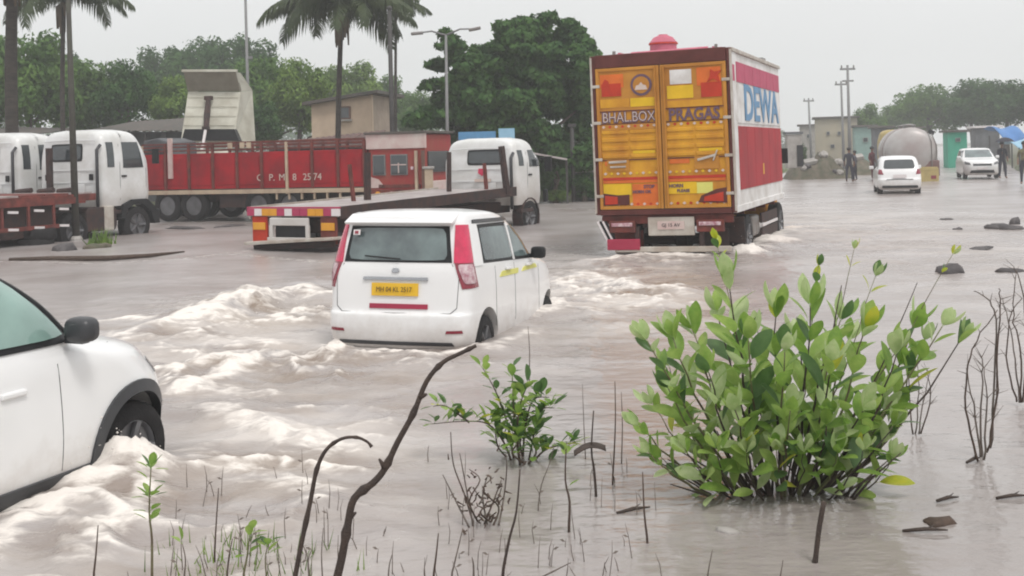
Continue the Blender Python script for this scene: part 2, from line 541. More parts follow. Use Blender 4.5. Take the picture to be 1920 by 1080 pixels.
# how rough the water runs, and where foam can lie
rough = np.zeros(gx.shape)
for b, s in [((430, 600, 260, 45), 1.0), ((470, 690, 300, 55), 1.0), ((520, 860, 260, 160), .8), ((250, 980, 330, 130), .7),
             ((1150, 540, 190, 50), .8), ((760, 690, 260, 40), .6), ((1240, 490, 160, 22), .6), ((1500, 420, 220, 30), .35),
             ((1050, 640, 120, 60), .4), ((700, 560, 400, 60), .4), ((1600, 440, 380, 70), .38), ((1250, 620, 200, 60), .3)]:
    rough = np.maximum(rough, s * blob(*b))
wx = gx + 0.35 * (fbm(gx * 1.3, gy * 0.9, 31, 3) - .5); wy = gy + 0.5 * (fbm(gx * 1.1, gy * 0.8, 37, 3) - .5)
r1 = 1 - np.abs(2 * fbm(wx * 0.8, wy * 1.15, 41, 4) - 1)
r2 = 1 - np.abs(2 * fbm(wx * 2.0, wy * 2.9, 47, 4) - 1)
r4 = 1 - np.abs(2 * fbm(wx * 5.0, wy * 7.5, 49, 3) - 1)
r3 = fbm(gx * 7, gy * 4.5, 53, 3)
swell = fbm(gx * 0.5, gy * 0.35, 59, 3) - .5
near = np.clip(1.3 - gy / 60, 0.15, 1)
h = 0.035 * swell * near + 0.018 * (fbm(gx * 2.2, gy * 2.9, 61, 4) - .5) * near
h = h + rough * (0.10 * (r1 ** 4 - .3) + 0.04 * (r2 ** 3 - .35) + 0.026 * (r4 ** 2 - .5))
foam = np.clip(rough, 0, 1) * (0.55 * sstep(0.84, 0.99, r1) * sstep(.5, .95, r4) + 0.60 * sstep(0.84, 0.99, r2) * sstep(.2, .6, rough) * sstep(.4, .9, r1))

crests = [  # polyline on the photo, height, thickness (m), foam
    ([(185, 603), (250, 598), (300, 606)], .05, .22, .8),
    ([(300, 625), (370, 612), (440, 590), (500, 565), (560, 552), (615, 565)], .26, .50, .75),
    ([(430, 575), (520, 590), (612, 600)], .12, .35, .6),
    ([(290, 648), (400, 640), (520, 640)], .05, .30, .5),
    ([(340, 740), (430, 700), (500, 680), (600, 675), (640, 668)], .12, .22, .8),
    ([(330, 700), (420, 690), (500, 668)], .07, .2, .6),
    ([(600, 662), (680, 672), (720, 660), (800, 672), (890, 660)], .09, .10, .8),
    ([(300, 770), (400, 775), (520, 820), (640, 850)], .10, .25, .6),
    ([(360, 850), (480, 900), (620, 930)], .07, .22, .5),
    ([(200, 900), (130, 960), (40, 1010), (-60, 1040)], .14, .28, .8),
    ([(300, 880), (260, 950), (180, 1040)], .10, .20, .7),
    ([(0, 945), (100, 915), (180, 890)], .07, .14, .7),
    ([(1040, 540), (1100, 520), (1180, 545), (1260, 550)], .12, .40, .7),
    ([(1050, 570), (1130, 590), (1220, 575)], .10, .30, .5),
    ([(1120, 492), (1200, 484), (1300, 484), (1400, 474)], .14, .45, .8),
    ([(1420, 470), (1460, 440), (1500, 428)], .12, .4, .7),
    ([(1490, 440), (1600, 428), (1700, 422)], .05, .3, .35),
    ([(1500, 470), (1620, 455), (1760, 452)], .04, .3, .25),
    ([(440, 478), (600, 492)], .03, .3, .25),
    ([(0, 492), (180, 494), (350, 486), (480, 470)], .03, .25, .3),
    ([(1640, 362), (1730, 360)], .05, .5, .6),
    ([(900, 620), (960, 600), (1030, 590)], .16, .28, .7),
    ([(920, 660), (960, 640), (1000, 625)], .12, .25, .5),
    ([(1050, 392), (1120, 395)], .04, .4, .2),
]
for pts, hh, wd, fo in crests:
    d = seg_dist(pts)
    g = np.exp(-(d / wd) ** 2)
    nn = 0.45 + 0.75 * r1 * fbm(gx * 1.7, gy * 1.3, 71, 3) * 1.6
    h = h + .55 * hh * g * nn
    foam = np.maximum(foam, fo * np.exp(-(d / (wd * 0.8)) ** 2) * sstep(0.55, 1.12, 0.45 * r2 + 0.45 * r4 + 0.28 * g))
# spray thrown up at the wheels
def mound(x, y, z, rx, ry, hh, fo=1.0):
    global h, foam
    g = np.exp(-(((gx - x) / rx) ** 2 + ((gy - y) / ry) ** 2))
    h = h + .8 * hh * g * (0.25 + 0.7 * fbm(gx * 6, gy * 6, 83, 3) + .65 * r4 ** 3 * fbm(gx * 3, gy * 3, 87, 2) + .25 * fbm(gx * 22, gy * 22, 89, 2))
    foam = np.maximum(foam, fo * sstep(0.15, 0.75, g + 0.35 * (r3 - .5)))
for q in [(235, 900, .26, .12, .15), (270, 885, .12, .10, .13), (170, 925, .26, .12, .10), (90, 965, .4, .15, .05)]:
    p = G(q[0], q[1]); mound(p.x, p.y, 0, *q[2:], fo=.85)
p = G(925, 610); mound(p.x, p.y, 0, .22, .25, .14, .5)
p = G(1040, 572); mound(p.x, p.y, 0, .2, .3, .08, .6)
p = G(1405, 478); mound(p.x, p.y, 0, .35, .5, .18, .9)
p = G(1455, 455); mound(p.x, p.y, 0, .6, .6, .10, .7)
haze_foam = np.zeros(gx.shape)     # fine bubbles that tint wide stretches
for b, s in [((520, 870, 240, 150), .55), ((250, 990, 360, 110), .55), ((430, 640, 270, 70), .42), ((700, 700, 300, 60), .2),
             ((1150, 545, 200, 60), .45), ((1550, 420, 300, 50), .25), ((1000, 640, 150, 80), .15)]:
    haze_foam = np.maximum(haze_foam, s * blob(*b))
haze_foam = haze_foam * (.9 * sstep(0.42, 0.66, fbm(wx * 0.55, wy * 1.7, 91, 4)) + .35 * sstep(.6, .95, r2))
foam = np.clip(foam, 0, 1)
h = np.where(gy > 70, 0, h)
h = np.where(np.abs(gx) > 60, 0, h)

wm = bpy.data.materials.new('flood_water'); wm.use_nodes = True
t = wm.node_tree; b = t.nodes['Principled BSDF']
a1 = t.nodes.new('ShaderNodeAttribute'); a1.attribute_name = 'foam'
a2 = t.nodes.new('ShaderNodeAttribute'); a2.attribute_name = 'bubbles'
tcx = t.nodes.new('ShaderNodeTexCoord')
n1 = t.nodes.new('ShaderNodeTexNoise'); n1.inputs['Scale'].default_value = 6; n1.inputs['Detail'].default_value = 8; n1.inputs['Roughness'].default_value = .7; n1.inputs['Distortion'].default_value = .5
mpf = t.nodes.new('ShaderNodeMapping'); mpf.inputs['Scale'].default_value = (.75, 1.7, 1); t.links.new(tcx.outputs['Object'], mpf.inputs[0]); t.links.new(mpf.outputs[0], n1.inputs['Vector'])
n0 = t.nodes.new('ShaderNodeTexNoise'); n0.inputs['Scale'].default_value = 0.45; n0.inputs['Detail'].default_value = 4
t.links.new(tcx.outputs['Object'], n0.inputs['Vector'])
mud = t.nodes.new('ShaderNodeValToRGB')
mud.color_ramp.elements[0].position = .35; mud.color_ramp.elements[0].color = (0.275, 0.24, 0.225, 1)
mud.color_ramp.elements[1].position = .65; mud.color_ramp.elements[1].color = (0.385, 0.355, 0.345, 1)
t.links.new(n0.outputs[0], mud.inputs[0])
# churned silt shows browner where the flood runs rough
n5 = t.nodes.new('ShaderNodeTexNoise'); n5.inputs['Scale'].default_value = 1.1; n5.inputs['Detail'].default_value = 5; n5.inputs['Distortion'].default_value = .8
mp5 = t.nodes.new('ShaderNodeMapping'); mp5.inputs['Scale'].default_value = (0.7, 1.6, 1)
t.links.new(tcx.outputs['Object'], mp5.inputs[0]); t.links.new(mp5.outputs[0], n5.inputs['Vector'])
r5 = t.nodes.new('ShaderNodeMapRange'); r5.inputs['From Min'].default_value = .42; r5.inputs['From Max'].default_value = .62
t.links.new(n5.outputs[0], r5.inputs[0])
ar = t.nodes.new('ShaderNodeAttribute'); ar.attribute_name = 'rough'
m5 = t.nodes.new('ShaderNodeMath'); m5.operation = 'MULTIPLY'; t.links.new(r5.outputs[0], m5.inputs[0]); t.links.new(ar.outputs['Fac'], m5.inputs[1])
silt = t.nodes.new('ShaderNodeMix'); silt.data_type = 'RGBA'; t.links.new(m5.outputs[0], silt.inputs[0])
t.links.new(mud.outputs[0], silt.inputs[6]); silt.inputs[7].default_value = (0.215, 0.160, 0.120, 1)
# foam * noise break-up
br = t.nodes.new('ShaderNodeMapRange'); br.inputs['From Min'].default_value = .3; br.inputs['From Max'].default_value = .62
br.inputs['To Min'].default_value = .35; br.inputs['To Max'].default_value = 1.1
t.links.new(n1.outputs[0], br.inputs[0])
ml = t.nodes.new('ShaderNodeMath'); ml.operation = 'MULTIPLY'
nb = t.nodes.new('ShaderNodeMath'); nb.operation = 'MULTIPLY_ADD'; nb.inputs[1].default_value = 1.5; nb.inputs[2].default_value = -.75
t.links.new(n1.outputs[0], nb.inputs[0])
sm = t.nodes.new('ShaderNodeMath'); sm.operation = 'ADD'; t.links.new(nb.outputs[0], sm.inputs[0]); t.links.new(a1.outputs['Fac'], sm.inputs[1])
lc = t.nodes.new('ShaderNodeMapRange'); lc.interpolation_type = 'SMOOTHSTEP'; lc.inputs['From Min'].default_value = .12; lc.inputs['From Max'].default_value = .85
t.links.new(sm.outputs[0], lc.inputs[0])
gt = t.nodes.new('ShaderNodeMath'); gt.operation = 'MULTIPLY'; gt.use_clamp = True; gt.inputs[1].default_value = 5; t.links.new(a1.outputs['Fac'], gt.inputs[0])
t.links.new(lc.outputs[0], ml.inputs[0]); t.links.new(gt.outputs[0], ml.inputs[1])
ad = t.nodes.new('ShaderNodeMath'); ad.operation = 'ADD'; ad.use_clamp = True
t.links.new(ml.outputs[0], ad.inputs[0]); t.links.new(a2.outputs['Fac'], ad.inputs[1])
mixc = t.nodes.new('ShaderNodeMix'); mixc.data_type = 'RGBA'
t.links.new(ad.outputs[0], mixc.inputs[0])
acm = t.nodes.new('ShaderNodeAttribute'); acm.attribute_name = 'calm'
mcm = t.nodes.new('ShaderNodeMath'); mcm.operation = 'MULTIPLY'; mcm.inputs[1].default_value = .35; t.links.new(acm.outputs['Fac'], mcm.inputs[0])
still = t.nodes.new('ShaderNodeMix'); still.data_type = 'RGBA'; t.links.new(mcm.outputs[0], still.inputs[0])
t.links.new(silt.outputs[2], still.inputs[6]); still.inputs[7].default_value = (0.20, 0.175, 0.16, 1)
t.links.new(still.outputs[2], mixc.inputs[6]); mixc.inputs[7].default_value = (0.76, 0.71, 0.66, 1)
t.links.new(mixc.outputs[2], b.inputs['Base Color'])
rr = t.nodes.new('ShaderNodeMapRange'); rr.inputs['To Min'].default_value = 0.26; rr.inputs['To Max'].default_value = 0.7
t.links.new(ad.outputs[0], rr.inputs[0]); ac = t.nodes.new('ShaderNodeAttribute'); ac.attribute_name = 'calm'
mc = t.nodes.new('ShaderNodeMath'); mc.operation = 'MULTIPLY_ADD'; mc.inputs[1].default_value = -.17
t.links.new(ac.outputs['Fac'], mc.inputs[0]); t.links.new(rr.outputs[0], mc.inputs[2]); t.links.new(mc.outputs[0], b.inputs['Roughness'])
b.inputs['IOR'].default_value = 1.42
n2 = t.nodes.new('ShaderNodeTexNoise'); n2.inputs['Scale'].default_value = 5.5; n2.inputs['Detail'].default_value = 4
mpw = t.nodes.new('ShaderNodeMapping'); mpw.inputs['Scale'].default_value = (0.8, 1.5, 1)
t.links.new(tcx.outputs['Object'], mpw.inputs[0]); t.links.new(mpw.outputs[0], n2.inputs['Vector'])
bp = t.nodes.new('ShaderNodeBump'); bp.inputs['Strength'].default_value = 0.4; bp.inputs['Distance'].default_value = 0.035
n3 = t.nodes.new('ShaderNodeTexNoise'); n3.inputs['Scale'].default_value = 15; n3.inputs['Detail'].default_value = 5; n3.inputs['Distortion'].default_value = .6
t.links.new(mpw.outputs[0], n3.inputs['Vector'])
a3 = t.nodes.new('ShaderNodeAttribute'); a3.attribute_name = 'rough'
mu = t.nodes.new('ShaderNodeMath'); mu.operation = 'MULTIPLY'; t.links.new(n3.outputs[0], mu.inputs[0]); t.links.new(a3.outputs['Fac'], mu.inputs[1])
m2_ = t.nodes.new('ShaderNodeMath'); m2_.operation = 'MULTIPLY_ADD'; m2_.inputs[1].default_value = 1.2
t.links.new(mu.outputs[0], m2_.inputs[0]); t.links.new(n2.outputs[0], m2_.inputs[2])
t.links.new(m2_.outputs[0], bp.inputs['Height']); t.links.new(bp.outputs[0], b.inputs['Normal'])
MATS['flood_water'] = wm
grid_mesh('flood_water', gx, gy, h, 'flood_water', attr={'foam': foam, 'bubbles': haze_foam, 'rough': rough, 'calm': sstep(11, 7, gy) * (1 - np.clip(rough * 1.6, 0, 1)) * sstep(-1.5, .6, gx)})
print('water verts', gx.size)

def wz(x, y):
    return 0.0

# droplets flung off the tyres
drop = MB()
def drops(c, n, sp, up, dirv):
    for i in range(n):
        t_ = rng.random()
        p = Vector(c) + Vector((rng.normal() * sp + dirv[0] * t_, rng.normal() * sp + dirv[1] * t_, abs(rng.normal()) * up * (1 - .5 * t_)))
        r = 0.003 + 0.009 * rng.random() ** 3
        q = [(r, 0, 0), (-r, 0, 0), (0, r, 0), (0, -r, 0), (0, 0, r), (0, 0, -r)]
        drop.add([(p.x + a, p.y + b_, p.z + c_) for a, b_, c_ in q],
                 [(0, 2, 4), (2, 1, 4), (1, 3, 4), (3, 0, 4), (2, 0, 5), (1, 2, 5), (3, 1, 5), (0, 3, 5)])
drops(G(235, 900), 420, .13, .15, (-.35, -.1)); drops(G(925, 610), 120, .15, .22, (.2, 0)); drops(G(1410, 476), 160, .25, .22, (.4, .2))
drops(G(540, 590), 160, .5, .16, (0, 0)); drops(G(1040, 570), 90, .2, .18, (0, 0))
mat('spray', (0.72, 0.68, 0.64), 0.3)
sp = drop.build('splash_droplets', 'spray', kind='stuff')
sp['label'] = 'muddy droplets thrown up where the flood meets tyres'

# ---------------------------------------------------------------- trees
def crown_mesh(name, seed, clumps, leaf, n, m, up=0.25):
    """leaf-sized faces spread over and through clumps (centre, radius xyz)"""
    r = np.random.default_rng(seed)
    cl = np.array([c for c, _ in clumps]); rd = np.array([q for _, q in clumps])
    wgt = (rd[:, 0] * rd[:, 2]); wgt = wgt / wgt.sum()
    k = r.choice(len(clumps), n, p=wgt)
    d = r.normal(size=(n, 3)); d /= np.linalg.norm(d, axis=1)[:, None]
    rad = np.where(r.random(n) < .72, 0.8 + 0.28 * r.random(n) ** 1.5, r.random(n) ** .5 * .85)
    bump = 0.85 + 0.4 * (vnoise(d[:, 0] * 2.2 + k * 3.1, d[:, 2] * 2.2 + d[:, 1] * 1.7, 9) - .3)
    pos = cl[k] + d * rad[:, None] * bump[:, None] * rd[k]
    nrm = d + r.normal(size=(n, 3)) * .55 + np.array([0, 0, up]); nrm /= np.linalg.norm(nrm, axis=1)[:, None]
    a = np.cross(nrm, r.normal(size=(n, 3))); a /= np.linalg.norm(a, axis=1)[:, None]
    b = np.cross(nrm, a)
    s = leaf * (0.55 + 0.9 * r.random(n))[:, None]
    v = np.stack([pos - a * s, pos - b * s * .45 + nrm * s * .12, pos + a * s, pos + b * s * .45 + nrm * s * .12], 1).reshape(-1, 3)
    me = bpy.data.meshes.new(name)
    me.vertices.add(n * 4); me.vertices.foreach_set('co', v.astype(np.float32).ravel())
    me.loops.add(n * 4); me.loops.foreach_set('vertex_index', np.arange(n * 4, dtype=np.int32))
    me.polygons.add(n)
    me.polygons.foreach_set('loop_start', np.arange(0, n * 4, 4, dtype=np.int32))
    me.polygons.foreach_set('loop_total', np.full(n, 4, dtype=np.int32))
    me.update(calc_edges=True)
    me.materials.append(MATS[m])
    return me

def unit_clumps(seed, n=26, flat=1.0):
    r = np.random.default_rng(seed); out = [((0, 0, 0), (.62, .62, .55 * flat))]
    for i in range(n):
        d = r.normal(size=3); d /= np.linalg.norm(d)
        if d[2] < -.55: d[2] *= -.5
        q = 0.5 + .25 * r.random()
        s = .20 + .20 * r.random()
        out.append(((d[0] * q, d[1] * q, d[2] * q * flat), (s, s, s * .85)))
    return out
CROWNS = {}
for key, m in (('dark', 'leaf_dark'), ('mid', 'leaf_mid'), ('light', 'leaf_light')):
    CROWNS[key] = [crown_mesh('crown_' + key, 100 + i, unit_clumps(200 + i), .045, 11000, m) for i in range(2)]
def trunk_mb(h, r, lean=0.0, limbs=5, seed=0, spread=1.0):
    rr_ = random.Random(seed); m = MB()
    pts = [(lean * t * t * h + .12 * math.sin(3 * t + seed), .1 * math.sin(4 * t + seed), h * t) for t in [i / 6 for i in range(7)]]
    m.tube([(pts[0][0], pts[0][1], -.5)] + pts, [r * 1.25] + [r * (1 - .55 * i / 6) for i in range(7)], 9)
    for i in range(limbs):
        a = 6.283 * i / limbs + rr_.random(); s = Vector(pts[3 + i % 4])
        e = s + Vector((math.cos(a), math.sin(a), 0.7)) * spread * (.8 + .5 * rr_.random())
        mid = (s + e) / 2 + Vector((0, 0, .2))
        m.tube([s, mid, e], [r * .42, r * .28, r * .12], 6)
    return m
tn = 0
def tree(x, d, ytop, wpx, key, label, group, ybot=None, name='tree', bright=None):
    """crown spans wpx photo pixels at distance d, top at ytop"""
    global tn; tn += 1
    if name == 'tree': ytop -= 12; wpx *= 1.22
    top = P(x, ytop, d); wid = wpx * d / F
    H = top.z; zb = P(x, ybot, d).z if ybot else max(.9, H - wid * 1.0)
    tr = thing(name, label, 'tree', (top.x, d, 0.1), tn * 1.3, group)
    o = bpy.data.objects.new('crown', CROWNS[key][tn % 2]); C.objects.link(o); o.parent = tr
    o.location = (0, 0, (H + zb) / 2 - .1); o.scale = (wid / 2 * 1.08, wid / 2 * 1.0, (H - zb) / 2 * 1.06)
    part('trunk', trunk_mb(max(.8, (H + zb) / 2), .09 + wid * .025, seed=tn, spread=wid * .25), 'bark', tr, smooth=True)
    return tr

gb = 'trees behind the truck yard'
for x, d, yt, wp, k, lab, yb in [
    (52, 58, 52, 190, 'mid', 'tall olive green tree behind the thick palm trunk at the yard corner', 300),
    (-60, 60, 70, 200, 'mid', 'olive green tree partly cut off by the picture edge beyond the white cabs', 300),
    (165, 64, 108, 150, 'mid', 'broad green tree right of the slender dark pole above the white cab', 300),
    (238, 62, 122, 110, 'dark', 'darker round tree above the black shed roof', 290),
    (310, 96, 84, 130, 'dark', 'distant grey green tree rising above the shed behind the tipper', 260),
    (385, 98, 78, 130, 'dark', 'distant dark tree right behind the raised tipper body', 260),
    (446, 92, 66, 140, 'dark', 'highest of the distant dark trees, behind the thin grey pole', 260),
    (325, 62, 152, 90, 'light', 'bright green bushy tree showing left of the raised tipper body', 270),
    (505, 66, 104, 130, 'mid', 'green tree beside the tipper body under the palm fronds', 290),
    (560, 62, 118, 120, 'light', 'bright green tree left of the beige house behind the palm trunk', 290),
    (655, 84, 116, 130, 'light', 'pale green tree rising behind the beige house roof', 270),
    (725, 96, 150, 90, 'mid', 'hazy green tree between the slim pole and the street lamp', 270),
    (475, 58, 190, 100, 'dark', 'low dark tree between tipper body and rusty shed roof', 310),
    (790, 88, 180, 80, 'mid', 'hazy low tree seen through the gap beside the street lamp', 290),
    (115, 96, 96, 110, 'dark', 'far grey green tree crest between the two left palms', 260)]:
    tree(x, d, yt, wp, k, lab, gb, ybot=yb)
gr = 'trees at the far end of the road'
for x, d, yt, wp, k, lab, yb in [
    (1738, 118, 168, 120, 'mid', 'hazy grey green tree above the tanker, left of the dark grove', 275),
    (1700, 130, 195, 90, 'mid', 'faint sloping tree edge left of the hazy tree over the tanker', 275),
    (1822, 112, 158, 110, 'dark', 'dark tree above the green shack at the far end of the road', 262),
    (1885, 108, 152, 120, 'dark', 'dark tree above the blue tarpaulin', 262),
    (1960, 104, 150, 130, 'dark', 'dark tree beyond the picture edge of the roadside grove', 262),
    (1850, 128, 168, 110, 'dark', 'tree filling the middle of the dark roadside grove', 262),
    (1628, 110, 204, 56, 'mid', 'small slim hazy tree beside the teal wall panel', 288)]:
    tree(x, d, yt, wp, k, lab, gr, ybot=yb)

# the big spreading tree left of the yellow truck: clumps laid out as its outline runs
bd = 46.0
base = P(985, 372, bd); base.z = 0.1
big = thing('tree', 'big dark spreading tree directly left of the yellow truck', 'tree', base)
cl = []
for x, y, rx, ry in [(1000, 60, 48, 38), (955, 75, 40, 30), (1060, 70, 36, 36), (1085, 110, 34, 40), (1010, 120, 70, 45), (930, 125, 55, 35),
                     (850, 90, 26, 18), (820, 120, 24, 16), (872, 118, 30, 20), (805, 160, 26, 14), (850, 165, 34, 22), (900, 165, 40, 35),
                     (1090, 165, 34, 40), (1050, 190, 60, 50), (970, 200, 70, 45), (880, 215, 60, 36), (820, 222, 46, 26), (1085, 235, 40, 45),
                     (1010, 255, 70, 40), (930, 255, 70, 34), (860, 255, 50, 25), (800, 228, 34, 20), (975, 40, 22, 14), (1030, 38, 22, 12),
                     (838, 66, 18, 8), (1100, 85, 16, 14), (895, 95, 20, 12), (835, 190, 30, 15), (1092, 290, 34, 30), (900, 200, 60, 40), (945, 150, 50, 35), (985, 90, 50, 35), (860, 200, 50, 35), (880, 145, 42, 30), (895, 185, 48, 34), (870, 180, 40, 26), (925, 95, 30, 22), (1040, 140, 60, 45), (960, 300, 80, 40), (1050, 300, 70, 45)]:
    c = P(x, y, bd) - base; s = bd / F
    cl.append(((c.x, random.uniform(-1.3, 1.3), c.z), (rx * s, rx * s * 1.15, ry * s)))
cl2 = []
r_b = np.random.default_rng(8)
for c_, q_ in cl:
    cl2.append((c_, tuple(v * .72 for v in q_)))
    for k_ in range(7):
        d_ = r_b.normal(size=3); d_ /= np.linalg.norm(d_); s_ = r_b.uniform(.28, .52)
        cl2.append(((c_[0] + d_[0] * q_[0] * .78, c_[1] + d_[1] * q_[1] * .78, c_[2] + d_[2] * q_[2] * .78), (q_[0] * s_, q_[1] * s_, q_[2] * s_ * .8)))
me = crown_mesh('big_crown', 5, cl2, .14, 84000, 'leaf_dark')
o = bpy.data.objects.new('crown', me); C.objects.link(o); o.parent = big
m = MB()
m.tube([(0, 0, -.5), (0, 0, .6), (.1, 0, 1.8), (.15, .1, 3.0), (.3, 0, 5)], [.42, .32, .27, .22, .12], 10)
for x, y, z0 in [(850, 110, 1.6), (905, 150, 2.2), (1070, 120, 2.3), (1010, 70, 3.0), (940, 90, 2.8), (1090, 200, 1.8), (820, 170, 1.2)]:
    e = P(x, y, bd) - base
    m.tube([(.08, 0, z0), (e.x * .45, .3, z0 + (e.z - z0) * .45), (e.x, .2, e.z)], [.14, .09, .03], 6)
part('trunk', m, 'bark', big, smooth=True)

# bushes under and beside it
gbush = 'bushes on the far bank'
for i, (x, d, yt, wp, k, lab) in enumerate([
    (790, 49, 262, 90, 'mid', 'green bush above the red truck cab'), (850, 50, 268, 90, 'dark', 'dark bush just left of the white tow cab roof'),
    (1035, 45.5, 296, 90, 'dark', 'dark bush right of the white tow cab'), (1095, 45.2, 318, 70, 'dark', 'low dark bush touching the yellow truck on its left'),
    (1075, 50, 255, 110, 'dark', 'tall dark thicket under the big tree beside the yellow truck'), (985, 51, 262, 110, 'dark', 'dark thicket behind the white tow cab'),
    (1045, 44.6, 352, 46, 'light', 'small pale green weed clump at the waterline right of the tow cab'),
    (1492, 68, 262, 50, 'dark', 'dark bush right behind the red side of the yellow truck')]):
    tree(x, d, yt, wp, k, lab, gbush, ybot=388 if d < 60 else 325, name='bush')

# palms
def frond_mesh(name, L, droop, seed, width=.80, n=48):
    rr_ = random.Random(seed); m = MB()
    def rp(t):   # rachis point, in the x-z plane
        a = .95 - droop * t
        x = 0; z = 0; k = 12
        for i in range(k):
            q = t * (i + .5) / k
            an = .85 - droop * q * 1.15
            x += math.cos(an) * L * t / k; z += math.sin(an) * L * t / k
        return Vector((x, 0, z))
    pts = [rp(i / 9) for i in range(10)]
    m.tube(pts, [.035 * (1 - .85 * i / 9) for i in range(10)], 5)
    for i in range(n):
        t = .14 + .86 * i / n
        p = rp(t); tan = (rp(min(1, t + .02)) - rp(t - .02)).normalized()
        ll = width * L / 3.2 * math.sin(math.pi * (.16 + .80 * t)) ** .6 * (1.0 + .2 * rr_.random())
        for s in (-1, 1):
            out_ = Vector((0, s, 0)); dirv = (tan * (.45 + .2 * rr_.random()) + out_ * .75 + Vector((0, 0, -.25 - .35 * rr_.random()))).normalized()
            e1 = p + dirv * ll * .55
            e2 = e1 + (dirv * .5 + Vector((0, 0, -.95 - .3 * rr_.random()))).normalized() * ll * .55
            wv = tan * .030
            m.add([p - wv, p + wv, e1 + wv * 1.2, e1 - wv * 1.2, e2], [(0, 1, 2, 3), (3, 2, 4)])
    return m.mesh(name, ['palm_leaf'])
FR = [frond_mesh('frond', 3.2, dr, i) for i, dr in enumerate((1.0, 1.35, 1.7, 2.0))]
def palm(x, ycrown, d, ybase, rt, label, n=15, scale=1.0, seed=0, lean=0, dry=True):
    rr_ = random.Random(seed)
    top = P(x, ycrown, d); b0 = P(x + lean, ybase, d)
    tr = thing('palm_tree', label, 'palm tree', (b0.x, d, 0))
    hx = top.x - b0.x
    pts = [(hx * (i / 8) ** 1.3, .05 * math.sin(i), top.z * i / 8) for i in range(9)]
    m = MB().tube([(0, 0, -.4)] + pts, [rt * 1.3] + [rt * (1.1 - .3 * i / 8) for i in range(9)], 10)
    part('trunk', m, 'palm_trunk', tr, smooth=True)
    if dry:
        m = MB()
        for k in range(26):   # old leaf bases and fruit stalks hanging under the crown
            a = rr_.random() * 6.28; l = .35 + .75 * rr_.random()
            p0 = Vector((hx, 0, top.z - .1)); q = Vector((math.cos(a) * .22, math.sin(a) * .22, -.15))
            m.tube([p0, p0 + q, p0 + q * 1.1 + Vector((0, 0, -l))], [.06, .07, .03], 5)
        part('dead_leaf_skirt', m, 'palm_dry', tr, smooth=True)
    for k in range(n):
        a = 6.283 * (k / n) + rr_.uniform(-.2, .2)
        lvl = k % 4
        o = bpy.data.objects.new('frond', FR[lvl]); C.objects.link(o); o.parent = tr
        o.location = (hx, 0, top.z)
        o.rotation_euler = (rr_.uniform(-.3, .3), rr_.uniform(-.12, .2), a)
        o.scale = [scale * rr_.uniform(.85, 1.05)] * 3
    return tr
palm(640, 24, 45, 350, .11, 'coconut palm with feathery crown rising behind the beige house front', n=18, scale=1.12, seed=3, lean=-8)
palm(742, 14, 52, 330, .07, 'slimmer palm whose fronds show around the top of the dark pole', n=11, scale=.66, seed=8, dry=False)
palm(118, 2, 47, 350, .10, 'palm with drooping fronds behind the leaning pole over the white cab', n=15, scale=1.0, seed=12)
palm(22, -70, 36, 350, .20, 'thick dark palm trunk at the yard corner above the first white cab', n=14, scale=1.0, seed=15)

# distant hazy tree line on both sides of the horizon
far = []
r_ = np.random.default_rng(77)
for x in range(1140, 1700, 18):
    p = P(x, 236 + r_.normal() * 6 + 8 * math.sin(x * .01), 240); far.append(((p.x, 240 + r_.normal() * 5, p.z * .5), (3.2, 2.5, p.z * .52)))
for x in range(-60, 1150, 26):
    p = P(x, 222 + r_.normal() * 9, 260); far.append(((p.x, 260 + r_.normal() * 5, p.z * .5), (4, 3, p.z * .52)))
me = crown_mesh('treeline', 6, far, .5, 26000, 'leaf_dark')
o = bpy.data.objects.new('distant_treeline', me); C.objects.link(o); o['kind'] = 'stuff'
o['label'] = 'far off hazy tree line along the horizon'

# grass and weeds on the banks
gm = MB(); r_ = np.random.default_rng(5)
cnt = 0
while cnt < 9000:
    if cnt % 3 == 0:
        x = r_.uniform(19, 34); y = r_.uniform(46, 78)
    elif cnt % 3 == 1:
        x = r_.uniform(-14, 9); y = r_.uniform(45, 50)
    else:
        x = r_.uniform(8, 24); y = r_.uniform(60, 85)
    l = float(land(np.array([[x]]), np.array([[y]]))[0, 0])
    cnt += 1
    if l < .55 or vnoise(np.array([x * .6]), np.array([y * .6]), 2)[0] < .4: continue
    z = -.42 + .6 * l + .1; hgt = r_.uniform(.12, .42); a = r_.uniform(0, 6.28); q = r_.normal(size=2) * .12
    dx, dy = math.cos(a) * .03, math.sin(a) * .03
    gm.add([(x - dx, y - dy, z - .1), (x + dx, y + dy, z - .1), (x + q[0], y + q[1], z + hgt)], [(0, 1, 2)])
g = gm.build('bank_grass', 'leaf_light', kind='stuff'); g['label'] = 'rough grass and weeds along the flooded road banks'

# ---------------------------------------------------------------- buildings and street poles
def flat_thing(name, label, cat, px_, d, zb=0.0, yaw=0.0, group=None):
    p = P(px_, 400, d)
    return thing(name, label, cat, (p.x, d, zb), yaw, group)
def u(px_, d): return px_ * d / F     # photo pixels to metres at distance d

